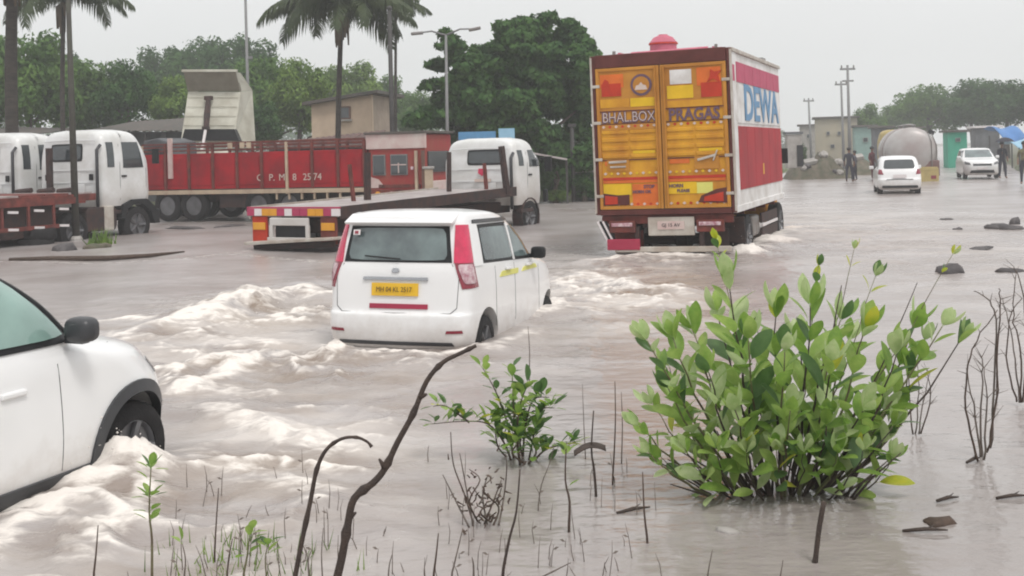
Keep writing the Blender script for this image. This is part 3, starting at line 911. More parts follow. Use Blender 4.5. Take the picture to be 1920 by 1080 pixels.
# beige house with one-slope roof
d = 56.0
A = P(585, 262, d); B = P(702, 262, d)
hs = thing('house', 'beige house with a single sloping dark roof and small brown window', 'house', (A.x, d, 0.1), R(8))
W_ = u(117, d)
zl = P(585, 196, d).z - .1; zr = P(702, 178, d).z - .1
part('wall', MB().prism([(0, -.4), (W_, -.4), (W_, zr), (0, zl)], 0, .25, 'y'), 'wall_beige', hs)
part('wall', MB().prism([(.252, -.4), (5.0, -.4), (5.0, zr), (.252, zr)], W_ - .22, W_, 'x'), 'wall_shade', hs)  # darkened beige: the shade of this side is put into its colour
part('wall', MB().prism([(.252, -.4), (5.0, -.4), (5.0, zl), (.252, zl)], 0, .22, 'x'), 'wall_beige', hs)
sl = (zr - zl) / W_
rf = part('roof', MB().prism([(-.35, zl - .35 * sl + .01), (W_ + .35, zr + .35 * sl + .01), (W_ + .35, zr + .35 * sl + .16), (-.35, zl - .35 * sl + .16)], -.35, 5.3, 'y'), 'roof_dark', hs)
wx0 = u(53, d); wz0 = P(640, 224, d).z - .1; wz1 = P(640, 200, d).z - .1
wn = part('window', MB().box((wx0 + .28, -.03, (wz0 + wz1) / 2), (.62, .10, wz1 - wz0)), 'wood_brown', hs)
part('pane', MB().box((wx0 + .28, -.085, (wz0 + wz1) / 2), (.46, .02, (wz1 - wz0) * .78)), 'glass_dark', wn)
part('sill', MB().box((wx0 + .28, -.09, wz0 - .05), (.75, .16, .07)), 'concrete', wn)
# annex right of the house
p0 = P(706, 210, 58)
an = thing('annex', 'grey lean-to between the beige house and the big tree', 'shed', (p0.x, 58, .1), R(8))
part('wall', MB().box((1.3, 1.5, .9), (2.5, 3, 2.8)), 'wall_shade', an)
part('roof', MB().box((1.3, 1.5, 2.42), (3.0, 3.6, .12), (0, R(-6), 0)), 'roof_rust', an)

# low sheds
def shed(x0, x1, yt0, yt1, ye, d, label, wallm, roofm, ridge=None, posts=5, depth=6):
    a = P(x0, ye, d); b = P(x1, ye, d)
    s = thing('shed', label, 'shed', (a.x, d, .1), 0)
    L = b.x - a.x; ze0, ze1 = P(x0, ye, d).z - .1, P(x1, ye, d).z - .1
    z0, z1 = P(x0, yt0, d).z - .1, P(x1, yt1, d).z - .1
    part('wall', MB().prism([(0.1, -.4), (L - .1, -.4), (L - .1, ze1), (0.1, ze0)], 1.2, 1.4, 'y'), wallm, s)
    n = max(3, int(L / .9))
    panels = []
    for i in range(n):
        t0, t1 = i / n, (i + 1) / n
        m = MB()
        xa, xb = L * t0 + .012, L * t1 - .012
        fa, fb = ze0 + (ze1 - ze0) * t0, ze0 + (ze1 - ze0) * t1
        ra, rb = z0 + (z1 - z0) * t0, z0 + (z1 - z0) * t1
        k = 4
        for j in range(k):   # corrugation
            c0, c1 = j / k, (j + 1) / k
            q0, q1 = xa + (xb - xa) * c0, xa + (xb - xa) * c1
            cm = (q0 + q1) / 2
            f0, f1 = fa + (fb - fa) * c0, fa + (fb - fa) * c1; r0_, r1_ = ra + (rb - ra) * c0, ra + (rb - ra) * c1
            m.add([(q0, -.4, f0), (cm, -.4, (f0 + f1) / 2 + .04), (q1, -.4, f1), (q0, depth, r0_), (cm, depth, (r0_ + r1_) / 2 + .04), (q1, depth, r1_)],
                  [(0, 1, 4, 3), (1, 2, 5, 4)])
        o = part('roof_sheet', m, roofm, s)
        sd = o.modifiers.new('thick', 'SOLIDIFY'); sd.thickness = .03
    for i in range(posts):
        x = L * (i + .1) / posts
        part('post', MB().box((x, -.2, (ze0 - .4) / 2 - .1), (.12, .12, ze0 + .2)), 'pole_dark', s)
    return s
shed(165, 342, 222, 210, 246, 50, 'low dark shed with a sloping corrugated roof behind the second white cab', 'shed_wall', 'roof_dark')
shed(500, 700, 262, 240, 276, 47, 'low open shed with rusty corrugated roof in front of the beige house', 'shed_wall', 'roof_rust', depth=5)
shed(-60, 70, 235, 238, 252, 45, 'dark shed roof edge peeping over the leftmost white cab', 'shed_wall', 'roof_dark', depth=4)

# pale pillar between kiosk and tow cab
c = P(804, 350, 35); pl = thing('pillar', 'pale yellowish wall stub between the red truck cab and the white tow cab', 'wall', (c.x, 35, 0), 0)
part('block', MB().box((0, 0, .7), (.26, .3, 1.7)), 'cream_board', pl, bevel=.03)
part('cap', MB().box((0, 0, 1.58), (.34, .38, .08)), 'concrete', pl, bevel=.02)

# sign board in blue over the tow cab
c = P(905, 254, 42); sg = thing('signboard', 'blue shop signboard showing above the white tow cab roof', 'sign', (c.x, 42, 0), 0)
part('board', MB().box((-.2, 0, c.z), (u(70, 42), .08, u(15, 42))), 'sign_blue', sg)
part('board', MB().box((u(45, 42), -.06, c.z + .04), (u(30, 42), .08, u(20, 42))), 'tarp_light_blue', sg)
for q in (-.9, .9): part('post', MB().box((q, .1, c.z / 2 - .1), (.08, .08, c.z + .1)), 'pole_dark', sg)

# slim poles
def pole(x0, y0, x1, y1, d, r0, r1, label, m, name='utility_pole', group=None, extra=0):
    b = P(x1, y1, d); t = P(x0, y0, d)
    s = thing(name, label, 'pole', (b.x, d, 0), 0, group)
    dx = (t.x - b.x) / (t.z) ; H = t.z + extra
    part('shaft', MB().tube([(0, 0, -.5), (dx * H, 0, H)], [r1, r0], 10), m, s, smooth=True)
    return s, Vector((dx * H, 0, H))
s, t_ = pole(128, 0, 143, 440, 30.2, .055, .10, 'slender dark leaning pole standing right before the white cab', 'pole_moss', extra=1.2)
part('base_collar', MB().lathe([(.16, -.3), (.16, .05), (.11, .12)], 12), 'concrete', s)
s, t_ = pole(730, 18, 735, 252, 42, .075, .09, 'straight dark pole between the beige house and the big tree', 'pole_dark')
part('cap', MB().lathe([(.10, t_.z), (.10, t_.z + .08), (.03, t_.z + .14)], 10, c=(t_.x, 0, 0)), 'pole_dark', s)
s, t_ = pole(460, -10, 468, 300, 54, .06, .09, 'tall thin grey pole behind the raised tipper body', 'pole_grey')
part('step_bracket', MB().box((.1, 0, t_.z - 2.9), (.32, .08, .12)), 'pole_grey', s)
s, t_ = pole(836, 66, 838, 300, 40, .045, .07, 'grey street lamp pole with two long arms against the big tree', 'pole_grey', name='street_lamp')
s['category'] = 'street lamp'
for x, y in ((782, 62), (890, 54)):
    e = P(x, y, 40); e = Vector((e.x - s.location.x, 0, e.z))
    part('arm', MB().tube([t_, (t_ + e) / 2 + Vector((0, 0, .10)), e], [.035, .03, .025], 6), 'pole_grey', s, smooth=True)
    part('lamp_head', MB().box((e.x, 0, e.z - .01), (.42, .18, .10), (0, R(-4 if x < 800 else -10), 0)), 'steel_grey', s, bevel=.03)

gp = 'power poles along the far road'
for x0, y0, y1, d, lab in [(1589, 122, 300, 74, 'tallest power pole with two crossarms beside the far ochre building'),
                           (1577, 152, 290, 88, 'second power pole just left of the tallest one'),
                           (1516, 184, 275, 104, 'shortest far power pole left of the ochre building')]:
    s, t_ = pole(x0, y0, x0 + 5, y1, d, .07, .13, lab, 'pole_grey', name='power_pole', group=gp)
    part('crossarm', MB().box((t_.x, 0, t_.z - .25), (.95, .10, .12)), 'pole_grey', s)
    if d < 80: part('crossarm', MB().box((t_.x, 0, t_.z - 1.0), (.7, .10, .10)), 'pole_grey', s)
    for q in (-.38, 0, .38): part('insulator', MB().lathe([(.04, t_.z - .19), (.055, t_.z - .1), (.03, t_.z)], 8, c=(t_.x + q, 0, 0)), 'steel_grey', s)

# far buildings right
def block(name, x0, x1, yt, yb, d, m, label, cat, depth=5, roofm='roof_dark', wins=()):
    a = P(x0, yb, d); b = P(x1, yb, d); z1 = P((x0 + x1) / 2, yt, d).z
    s = thing(name, label, cat, (a.x, d, -.1), R(14))
    L = (b.x - a.x); z1 += .1
    part('wall', MB().box((L / 2, depth / 2, z1 / 2), (L, depth, z1)), m, s)
    part('roof', MB().box((L / 2, depth / 2, z1 + .09), (L + .5, depth + .5, .16)), roofm, s, bevel=.02)
    for wx_, wy_, ww, wh in wins:
        c = P(wx_, wy_, d)
        f = part('window', MB().box((c.x - a.x, -.04, c.z + .1), (u(ww, d), .12, u(wh, d))), 'concrete', s)
        part('pane', MB().box((c.x - a.x, -.11, c.z + .1), (u(ww, d) * .8, .03, u(wh, d) * .8)), 'glass_dark', f)
    return s
block('building', 1530, 1606, 222, 300, 108, 'wall_ochre', 'hazy ochre flat roofed building behind the far power poles', 'building', wins=((1552, 250, 6, 7), (1572, 250, 6, 7), (1560, 274, 8, 7)))
block('building', 1604, 1640, 238, 300, 100, 'wall_teal', 'pale teal building wall right of the ochre building', 'building', wins=((1622, 262, 9, 8),))
block('building', 1500, 1532, 236, 285, 125, 'concrete', 'hazy grey building left of the ochre building', 'building', wins=((1516, 255, 8, 8),))
block('shack', 1778, 1812, 248, 302, 84, 'kiosk_green', 'small bright green shack beyond the grey tanker', 'shack', depth=3, wins=((1795, 262, 9, 7),))
block('shed', 1640, 1672, 240, 300, 90, 'shed_wall', 'dark roofed shed immediately left of the grey tanker', 'shed', depth=4)
block('stall', 1830, 1872, 240, 285, 92, 'shed_wall', 'dim stall with white roof edge left of the blue tarpaulin', 'stall', depth=3, roofm='stripe_white')

# tarpaulins at the roadside
def tarp(x0, x1, yt, yb, d, m, lab):
    a = P(x0, yb, d); b = P(x1, yb, d); z0, z1 = P(x0, yb, d).z, P(x0, yt, d).z
    s = thing('tarpaulin_shelter', lab, 'shelter', (a.x, d, 0), 0)
    L = b.x - a.x
    def f(i, j):
        return (L * i, -1.2 + 3.2 * j, z0 + (z1 - z0) * math.sin(j * 2.2) + .12 * math.sin(i * 9) * (1 - j) - .15 * math.sin(3.14 * i))
    o = part('sheet', MB().grid(f, 12, 8), m, s, smooth=True)
    q = o.modifiers.new('t', 'SOLIDIFY'); q.thickness = .02
    for i in (0.02, .98):
        part('pole', MB().box((L * i, -1.1, z0 / 2), (.07, .07, z0 + .2)), 'pole_dark', s)
        part('pole', MB().box((L * i, 1.2, z0 / 2), (.07, .07, z0 + .6)), 'pole_dark', s)
tarp(1868, 1912, 236, 262, 78, 'tarp_blue', 'deep blue tarpaulin shelter at the right roadside beyond the white car')
tarp(1896, 1935, 262, 280, 72, 'tarp_light_blue', 'pale blue tarpaulin stretched lower in front of the deep blue one')

# dark leaning roof edge and hut right of tow cab
d = 44
c = P(1040, 300, d); s = thing('awning', 'thin sloping awning right of the white tow cab over the bank', 'awning', (c.x, d, .1), 0)
e0, e1 = P(985, 283, d), P(1062, 297, d)
part('sheet', MB().prism([(e0.x - c.x, e0.z - .1), (e1.x - c.x, e1.z - .1), (e1.x - c.x, e1.z - .17), (e0.x - c.x, e0.z - .17)], -.6, 1.6, 'y'), 'deck_metal', s)
for q in (e0, e1): part('post', MB().box((q.x - c.x, 0, q.z / 2 - .2), (.08, .08, q.z)), 'pole_dark', s)
d = 45.5
a = P(1076, 378, d); s = thing('hut', 'low dark hut with a pale roof edge beside the yellow truck', 'hut', (a.x, d, .1), 0)
z1 = P(1090, 322, d).z
part('wall', MB().box((.75, .6, z1 / 2 - .2), (1.4, 1.1, z1 + .1)), 'shed_wall', s)
part('roof', MB().box((.75, .5, z1 - .05), (1.7, 1.6, .16)), 'concrete', s)
c = P(1074, 300, 45); s, t_ = pole(1072, 235, 1076, 372, 45, .08, .09, 'short dark post standing beside the low hut', 'pole_dark', name='post')
part('cap', MB().box((t_.x, 0, t_.z), (.3, .2, .12)), 'pole_dark', s)

# rubble wall and gate posts right of the yellow truck
d = 66
def mound_thing(name, label, cat, x0, x1, yt, yb, d, m, seed, depth=3, kind=None, rub=True):
    a = P(x0, yb, d); b = P(x1, yb, d); zt = P((x0 + x1) / 2, yt, d).z; L = b.x - a.x
    s = thing(name, label, cat, (a.x, d, -.2), 0)
    H = zt + .2
    def f(i, j):
        e = math.sin(math.pi * i) ** .5 * math.sin(math.pi * j) ** .7
        n = .55 + .8 * float(vnoise(np.array([i * 7.0 + seed]), np.array([j * 5.0]), seed)[0])
        return (L * i, depth * (j - .2), H * e * n)
    part('heap', MB().grid(f, 26, 12), m, s, smooth=True)
    if rub:
        rr_ = random.Random(seed)
        for k in range(9):
            i = rr_.uniform(.12, .88); j = rr_.uniform(.15, .5)
            p = f(i, j); r = rr_.uniform(.14, .3)
            part('stone', rock_mb(r, seed + k), 'concrete' if k % 3 else 'stone_dark', s, loc=(p[0], p[1], p[2] + r * .3))
    return s
def rock_mb(r, seed, sx=1, sz=.75):
    rr_ = random.Random(seed); m = MB()
    bm = bmesh.new(); bmesh.ops.create_icosphere(bm, subdivisions=2, radius=r)
    vs = []
    for v in bm.verts:
        d_ = v.co.normalized()
        k = 1 + .28 * math.sin(d_.x * 3 + seed) * math.cos(d_.y * 4 + seed * 2) + rr_.uniform(-.08, .08)
        vs.append((v.co.x * k * sx, v.co.y * k, v.co.z * k * sz))
    m.add(vs, [tuple(v.index for v in f.verts) for f in bm.faces]); bm.free()
    return m
mound_thing('rubble_heap', 'long low heap of earth and rubble right behind the yellow truck', 'heap', 1478, 1600, 296, 336, 66, 'mud_rubble', 4)
mound_thing('rubble_heap', 'reddish earth heap between the standing people and the far white hatchback', 'heap', 1590, 1662, 302, 330, 72, 'mud_rubble', 9, rub=False)
a = P(1489, 335, 64); s = thing('gate_pillar', 'dark square pillar right behind the yellow truck front', 'pillar', (a.x, 64, 0), 0)
part('block', MB().box((0, 0, P(1489, 252, 64).z / 2 + .35), (.8, .6, P(1489, 252, 64).z - .7)), 'concrete', s, bevel=.03)
part('cap', MB().box((0, 0, P(1489, 250, 64).z + .02), (.95, .75, .12)), 'shed_wall', s)
part('door_leaf', MB().box((.28, -.33, P(1494, 292, 64).z), (.32, .06, 1.15)), 'black_plastic', s)
for i, (x0, x1, y, lab) in enumerate([(1508, 1545, 297, 'pale broken concrete slab lying on the rubble heap'), (1588, 1618, 291, 'pale slab propped behind the two standing people')]):
    c = P((x0 + x1) / 2, y, 67); s = thing('concrete_slab', lab, 'slab', (c.x, 67, c.z - .15), R(10))
    part('slab', MB().box((0, 0, 0), (u(x1 - x0, 67), .8, .22), (R(12), R(-9), 0)), 'concrete', s, bevel=.03)

# ---------------------------------------------------------------- vehicle helpers
class Shell:
    """rounded body: outlines stacked in z. rows: z, y_rear, y_front, half width, rear corner radius, front corner radius"""
    def __init__(s, rows, bow_r=.04, bow_f=.10, fine=4, bulge=0.0):
        rows = np.array(rows, float)
        t = np.arange(len(rows)); tf = np.linspace(0, len(rows) - 1, (len(rows) - 1) * fine + 1)
        s.rows = np.stack([s.pchip(t, rows[:, i], tf) for i in range(6)], 1)
        s.br, s.bf = bow_r, bow_f
    @staticmethod
    def pchip(x, y, xf):
        h = np.diff(x); dl = np.diff(y) / h; m = np.zeros(len(y))
        for i in range(1, len(y) - 1):
            if dl[i - 1] * dl[i] > 0: m[i] = 2 * dl[i - 1] * dl[i] / (dl[i - 1] + dl[i])
        m[0], m[-1] = dl[0], dl[-1]
        k = np.clip(np.searchsorted(x, xf, side='right') - 1, 0, len(x) - 2)
        q = (xf - x[k]) / h[k]
        return ((1 + 2 * q) * (1 - q) ** 2 * y[k] + q * (1 - q) ** 2 * h[k] * m[k] + q * q * (3 - 2 * q) * y[k + 1] + q * q * (q - 1) * h[k] * m[k + 1])
    def row(s, z):
        return [np.interp(z, s.rows[:, 0], s.rows[:, i]) for i in range(1, 6)]
    def half(s, yr, yf, hw, rr_, rf):
        """right half outline from rear centre to front centre"""
        pts = []
        rr_ = min(rr_, hw * .95); rf = min(rf, hw * .95)
        for i in range(7): pts.append(((hw - rr_) * i / 6, yr))
        for i in range(1, 9):
            a = math.pi / 2 * i / 8; pts.append((hw - rr_ + rr_ * math.sin(a), yr + rr_ - rr_ * math.cos(a)))
        y0, y1 = yr + rr_, yf - rf
        for i in range(1, 13): pts.append((hw, y0 + (y1 - y0) * i / 12))
        for i in range(1, 9):
            a = math.pi / 2 * i / 8; pts.append((hw - rf + rf * math.cos(a), yf - rf + rf * math.sin(a)))
        for i in range(5, -1, -1): pts.append(((hw - rf) * i / 6, yf))
        out_ = []
        ym = (yr + yf) / 2
        for x, y in pts:
            k = (x / hw) ** 2
            y = y + (s.br * k if y < ym else -s.bf * k)
            # slight plan taper toward both ends
            e = abs(y - ym) / max(.1, (yf - yr) / 2)
            out_.append((x * (1 - .035 * e ** 3), y))
        return out_
    def build(s, name, m, parent, **k):
        mb = MB(); vs = []; n = None
        for r_ in s.rows:
            hlf = s.half(*r_[1:])
            ring = [(x, y, r_[0]) for x, y in hlf] + [(-x, y, r_[0]) for x, y in hlf[-2:0:-1]]
            n = len(ring); vs += ring
        fs = []
        for i in range(len(s.rows) - 1):
            for j in range(n):
                j2 = (j + 1) % n
                fs.append((i * n + j, i * n + j2, (i + 1) * n + j2, (i + 1) * n + j))
        fs.append(tuple(range(n - 1, -1, -1))); fs.append(tuple((len(s.rows) - 1) * n + j for j in range(n)))
        mb.add(vs, fs)
        return mb.build(name, m, parent, smooth='auto', **k)
    def surf(s, sv, z):
        """point at signed arc length sv from the rear centre at height z"""
        hlf = s.half(*s.row(z)); a = abs(sv); acc = 0
        for (x0, y0), (x1, y1) in zip(hlf[:-1], hlf[1:]):
            L = math.hypot(x1 - x0, y1 - y0)
            if acc + L >= a and L > 0:
                t = (a - acc) / L; p = (x0 + (x1 - x0) * t, y0 + (y1 - y0) * t); break
            acc += L
        else: p = hlf[-1]
        return Vector((p[0] * (1 if sv >= 0 else -1), p[1], z))
    def s_of_y(s, y, z):
        hlf = s.half(*s.row(z)); acc = 0
        for (x0, y0), (x1, y1) in zip(hlf[:-1], hlf[1:]):
            L = math.hypot(x1 - x0, y1 - y0)
            if y1 >= y and x1 > .3 and y1 > y0:
                return acc + L * max(0, (y - y0) / (y1 - y0))
            acc += L
        return acc
    def s_front(s, x, z):
        hlf = s.half(*s.row(z)); tot = sum(math.hypot(b[0] - a[0], b[1] - a[1]) for a, b in zip(hlf[:-1], hlf[1:]))
        return tot - x
    def patch(s, q, name, m, parent, mode='s', nu=8, nv=6, off=.006, sign=1, rnd=0.0, **k):
        """q: four corners (u, z) bl, br, tr, tl on the shell; u is arc length ('s'), y along the side ('y') or x on the front ('f')"""
        bl, br, tr, tl = q
        def pt(i, j, o):
            if rnd:      # rounded corners
                ii, jj = 2 * i - 1, 2 * j - 1
                f = 1 - rnd * (abs(ii) ** 6) * (abs(jj) ** 6)
                i, j = .5 + ii * f / 2, .5 + jj * f / 2
            b = (bl[0] + (br[0] - bl[0]) * i, bl[1] + (br[1] - bl[1]) * i); t_ = (tl[0] + (tr[0] - tl[0]) * i, tl[1] + (tr[1] - tl[1]) * i)
            uu, z = b[0] + (t_[0] - b[0]) * j, b[1] + (t_[1] - b[1]) * j
            def S(a, zz):
                if mode == 'y': return s.surf(sign * s.s_of_y(a, zz), zz)
                if mode == 'f': return s.surf(math.copysign(s.s_front(abs(a), zz), a if a else 1), zz)
                return s.surf(a, zz)
            p = S(uu, z); pu = S(uu + .01, z); pz = S(uu, z + .01)
            n = (pu - p).cross(pz - p)
            if n.length < 1e-9: n = Vector((0, -1, 0))
            n.normalize()
            c = p - Vector((0, (s.row(z)[0] + s.row(z)[1]) / 2, z))
            if mode == 'f': c = Vector((0, 1, .2))
            if n.dot(c) < 0: n = -n
            return p + n * o
        mb = MB(); W_ = nu + 1
        g = [[pt(i / nu, j / nv, off) for j in range(nv + 1)] for i in range(nu + 1)]
        vs = [p for c_ in g for p in c_]
        fs = [(i * (nv + 1) + j, i * (nv + 1) + j + 1, (i + 1) * (nv + 1) + j + 1, (i + 1) * (nv + 1) + j) for i in range(nu) for j in range(nv)]
        border = [(i, 0) for i in range(nu)] + [(nu, j) for j in range(nv)] + [(i, nv) for i in range(nu, 0, -1)] + [(0, j) for j in range(nv, 0, -1)]
        o = len(vs)
        for i, j in border: vs.append(pt(i / nu, j / nv, -.012))
        nb = len(border)
        for a in range(nb):
            b_ = (a + 1) % nb; i, j = border[a]; i2, j2 = border[b_]
            fs.append((i * (nv + 1) + j, i2 * (nv + 1) + j2, o + b_, o + a))
        mb.add(vs, fs)
        return mb.build(name, m, parent, smooth='auto', **k)

def wheel(parent, x, y, z, r=.3, wd=.2, name='wheel', rimc='rim_grey', spokes=5, double=False):
    tyre = MB().lathe([(r * .62, -wd / 2), (r * .90, -wd / 2), (r * .985, -wd * .40), (r, -wd * .25), (r, wd * .25), (r * .985, wd * .40), (r * .90, wd / 2), (r * .62, wd / 2), (r * .60, wd * .3), (r * .60, -wd * .3), (r * .62, -wd / 2)], 28, 'x', cap=False)
    o = part(name, tyre, 'rubber', parent, smooth='auto', loc=(x, y, z))
    sgn = 1 if x >= 0 else -1
    rim = MB().lathe([(r * .62, -wd * .35), (r * .64, wd * .46 * 1), (r * .60, wd * .47), (r * .56, wd * .30), (r * .30, wd * .26), (r * .12, wd * .34), (r * .10, wd * .36)], 24, 'x')
    for i in range(spokes):
        a = 6.283 * i / spokes
        rim.box((wd * .36, math.cos(a) * r * .36, math.sin(a) * r * .36), (.03, r * .5 if False else r * .13, r * .5), (a - math.pi / 2 + math.pi / 2 + 0, 0, 0)) if False else \
            rim.tube([(wd * .33, math.cos(a) * r * .12, math.sin(a) * r * .12), (wd * .40, math.cos(a) * r * .6, math.sin(a) * r * .6)], [r * .07, r * .09], 6)
    if sgn < 0: rim.v = [(-p[0], p[1], p[2]) for p in rim.v]
    part('rim', rim, rimc, o, smooth='auto')
    return o

def cut_arches(body, arches, x0=-1.2, x1=1.2, sides=(1, -1), depth=.32, hw=.9):
    for y, z, r in arches:
        for sd in sides:
            m = MB().lathe([(r, sd * (hw + .3)), (r, sd * (hw - depth))], 40, 'x', c=(0, y, z))
            c = m.build('cutter', 'black_plastic', None)
            c.parent = body.parent
            mod = body.modifiers.new('b', 'BOOLEAN'); mod.object = c; mod.operation = 'DIFFERENCE'; mod.solver = 'EXACT'
            bpy.context.view_layer.update()
            realize(body)
            bpy.data.objects.remove(c)
    me = body.data
    me.polygons.foreach_set('use_smooth', [True] * len(me.polygons)); me.set_sharp_from_angle(angle=R(38))

def mirror_part(parent, x, y, z, w_=.17, h_=.14, m='black_plastic'):
    sg_ = 1 if x > 0 else -1
    mb = superbox(MB(), (x, y, z), (w_, .12, h_)).box((x - sg_ * (w_ / 2 + .05), y + .01, z - h_ * .28), (.13, .05, .05))
    o = part('mirror', mb, m, parent, smooth='auto')
    return o

# ---------------------------------------------------------------- the white hatchback in the middle
GZ = -0.24
o_ = P(760, 655, 12.0)
car = thing('hatchback', 'white boxy hatchback taxi with tall red tail lamps pushing through the flood', 'car', (-1.27, 11.95, GZ), R(17.5), pitch=R(-2.2), roll=R(.6))
sh = Shell([(.20, .16, 3.46, .70, .25, .40), (.27, .05, 3.56, .775, .20, .42), (.36, .015, 3.62, .80, .17, .42), (.50, 0, 3.63, .812, .16, .42),
            (.60, .005, 3.62, .812, .16, .42), (.635, .035, 3.60, .810, .15, .42), (.80, .05, 3.58, .808, .15, .42), (.95, .06, 3.50, .800, .14, .45),
            (1.04, .07, 3.20, .792, .13, .50), (1.09, .08, 2.78, .784, .13, .40), (1.13, .09, 2.66, .775, .13, .30), (1.32, .125, 2.42, .735, .13, .30),
            (1.50, .17, 2.12, .690, .13, .32), (1.575, .175, 1.96, .665, .16, .34), (1.625, .20, 1.80, .630, .20, .40), (1.655, .30, 1.60, .54, .30, .45), (1.672, .55, 1.3, .36, .3, .3), (1.675, .8, 1.1, .12, .1, .1)],
           bow_r=.05, bow_f=.16)
body = sh.build('body', 'car_white', car)
cut_arches(body, [(.66, .30, .345), (3.02, .30, .345)], hw=.81)
for x in (-.70, .70):
    for y in (.66, 3.02): wheel(car, x, y, .28, .28, .17)
part('underbody', MB().box((0, 1.8, .24), (1.25, 3.2, .10)), 'black_plastic', car)
# rear glass with gasket
sh.patch([(-.60, 1.135), (.60, 1.135), (.545, 1.505), (-.545, 1.505)], 'rear_window_gasket', 'black_plastic', car, off=.006)
rw = sh.patch([(-.555, 1.155), (.555, 1.155), (.51, 1.485), (-.51, 1.485)], 'rear_window', 'glass_teal', car, off=.012, rnd=.06)
part('sticker', MB().box((-.455, .115, 1.44), (.075, .01, .055), (R(-14), 0, 0)), 'stripe_white', rw)
part('sticker', MB().box((-.455, .108, 1.44), (.04, .01, .03), (R(-14), 0, 0)), 'lamp_dark_red', rw)
# tail lamps: red upper column, clear lower block with red rim
for s_ in (-1, 1):
    q = [(s_ * .620, 1.13), (s_ * .865, 1.13), (s_ * .775, 1.515), (s_ * .60, 1.515)]
    l = sh.patch(q if s_ > 0 else [q[1], q[0], q[3], q[2]], 'tail_lamp', 'lamp_red', car, off=.014)
    q = [(s_ * .715, .87), (s_ * 1.00, .88), (s_ * .875, 1.135), (s_ * .625, 1.135)]
    sh.patch(q if s_ > 0 else [q[1], q[0], q[3], q[2]], 'lamp_rim', 'lamp_dark_red', l, off=.010)
    q = [(s_ * .735, .92), (s_ * .935, .925), (s_ * .835, 1.115), (s_ * .655, 1.115)]
    sh.patch(q if s_ > 0 else [q[1], q[0], q[3], q[2]], 'lens', 'lamp_clear', l, off=.018, rnd=.08)
    q = [(s_ * .56, .425), (s_ * .74, .43), (s_ * .73, .46), (s_ * .57, .455)]
    sh.patch(q if s_ > 0 else [q[1], q[0], q[3], q[2]], 'reflector', 'lamp_dark_red', car, off=.008)
# tailgate seams
def seam(pts, parent=car, w_=.008, shell=sh, m='seam'):
    mb = MB()
    for (a, z), (b_, z2) in zip(pts[:-1], pts[1:]):
        p0 = shell.surf(a, z); p1 = shell.surf(b_, z2)
        mb.tube([p0, (p0 + p1) / 2, p1], w_ / 2, 5)
    return mb
sm_ = seam([(-.60, 1.12), (-.68, .98), (-.665, .68), (-.60, .625), (0, .622), (.60, .625), (.665, .68), (.68, .98), (.60, 1.12)])
part('tailgate_seam', sm_, 'seam', car)
sh.patch([(-.36, .955), (.36, .955), (.35, .985), (-.35, .985)], 'garnish_bar', 'chrome', car, off=.022)
pl_ = sh.patch([(-.255, .795), (.255, .795), (.255, .925), (-.255, .925)], 'number_plate', 'plate_yellow', car, off=.020)
text('plate_text', 'MH 04 KL 2517', .072, (0, .018, .86), (R(90 - 4), 0, 0), 'plate_ink', pl_, depth=.002, wscale=.85)
st_ = sh.patch([(-.28, .665), (.36, .665), (.36, .715), (-.28, .715)], 'red_sticker', 'decal_red', car, off=.012)
sh.patch([(-.04, 1.03), (.04, 1.03), (.035, 1.075), (-.035, 1.075)], 'emblem', 'chrome', car, off=.014, rnd=.3)
sh.patch([(-.64, .30), (.64, .30), (.62, .335), (-.62, .335)], 'bumper_lip', 'dark_plastic', car, off=.010)
# roof spoiler and gutter
part('roof_spoiler', MB().prism([(.10, 1.545), (.13, 1.520), (.30, 1.56), (.46, 1.645), (.30, 1.628)], -.60, .60), 'car_white', car, bevel=.012)
part('wiper', MB().tube([sh.surf(.05, 1.17) + Vector((0, -.03, 0)), sh.surf(-.35, 1.20) + Vector((0, -.03, 0))], .008, 6), 'black_plastic', car)
for sg_ in (1, -1):
    def wq(q, nm, m, off=.008, par=car, rnd=.04):
        if sg_ < 0: q = [q[1], q[0], q[3], q[2]]
        return sh.patch(q, nm, m, par, mode='y', sign=sg_, off=off, nu=8, nv=6, rnd=rnd)
    wq([(.42, 1.11), (2.48, 1.07), (1.90, 1.52), (.50, 1.51)], 'side_window_surround', 'black_plastic', off=.004, rnd=0)
    wq([(.62, 1.135), (1.56, 1.12), (1.52, 1.475), (.64, 1.475)], 'side_window', 'glass_teal', off=.010)
    wq([(1.64, 1.12), (2.36, 1.10), (1.88, 1.475), (1.60, 1.475)], 'side_window', 'glass_teal', off=.010)
    wq([(.30, 1.09), (.56, 1.09), (.60, 1.52), (.33, 1.52)], 'rear_pillar', 'car_white', off=.012, rnd=0)
    wq([(1.575, 1.09), (1.625, 1.09), (1.59, 1.50), (1.535, 1.50)], 'door_pillar', 'car_white', off=.014, rnd=0)
    wq([(.50, 1.525), (2.02, 1.53), (1.92, 1.565), (.52, 1.560)], 'window_visor', 'dark_plastic', off=.020, rnd=0)
    for a in (.93, 1.60, 2.55):
        mb = MB(); zz = [.42 + i * .08 for i in range(9)]
        mb.tube([sh.surf(sg_ * sh.s_of_y(a, z), z) for z in zz], .0035, 5); part('door_seam', mb, 'seam', car)
    wq([(1.05, .93), (1.72, .93), (1.74, .99), (1.15, .99)], 'yellow_decal', 'decal_yellow', off=.007)
    wq([(1.85, .94), (2.50, .95), (2.42, 1.00), (1.95, .99)], 'yellow_decal', 'decal_yellow', off=.007)
    for a in (1.35, 2.10): part('door_handle', MB().box((sg_ * .815, a, 1.01), (.03, .16, .03)), 'car_white', car, bevel=.008)
    mirror_part(car, sg_ * .90, 2.22, 1.14)
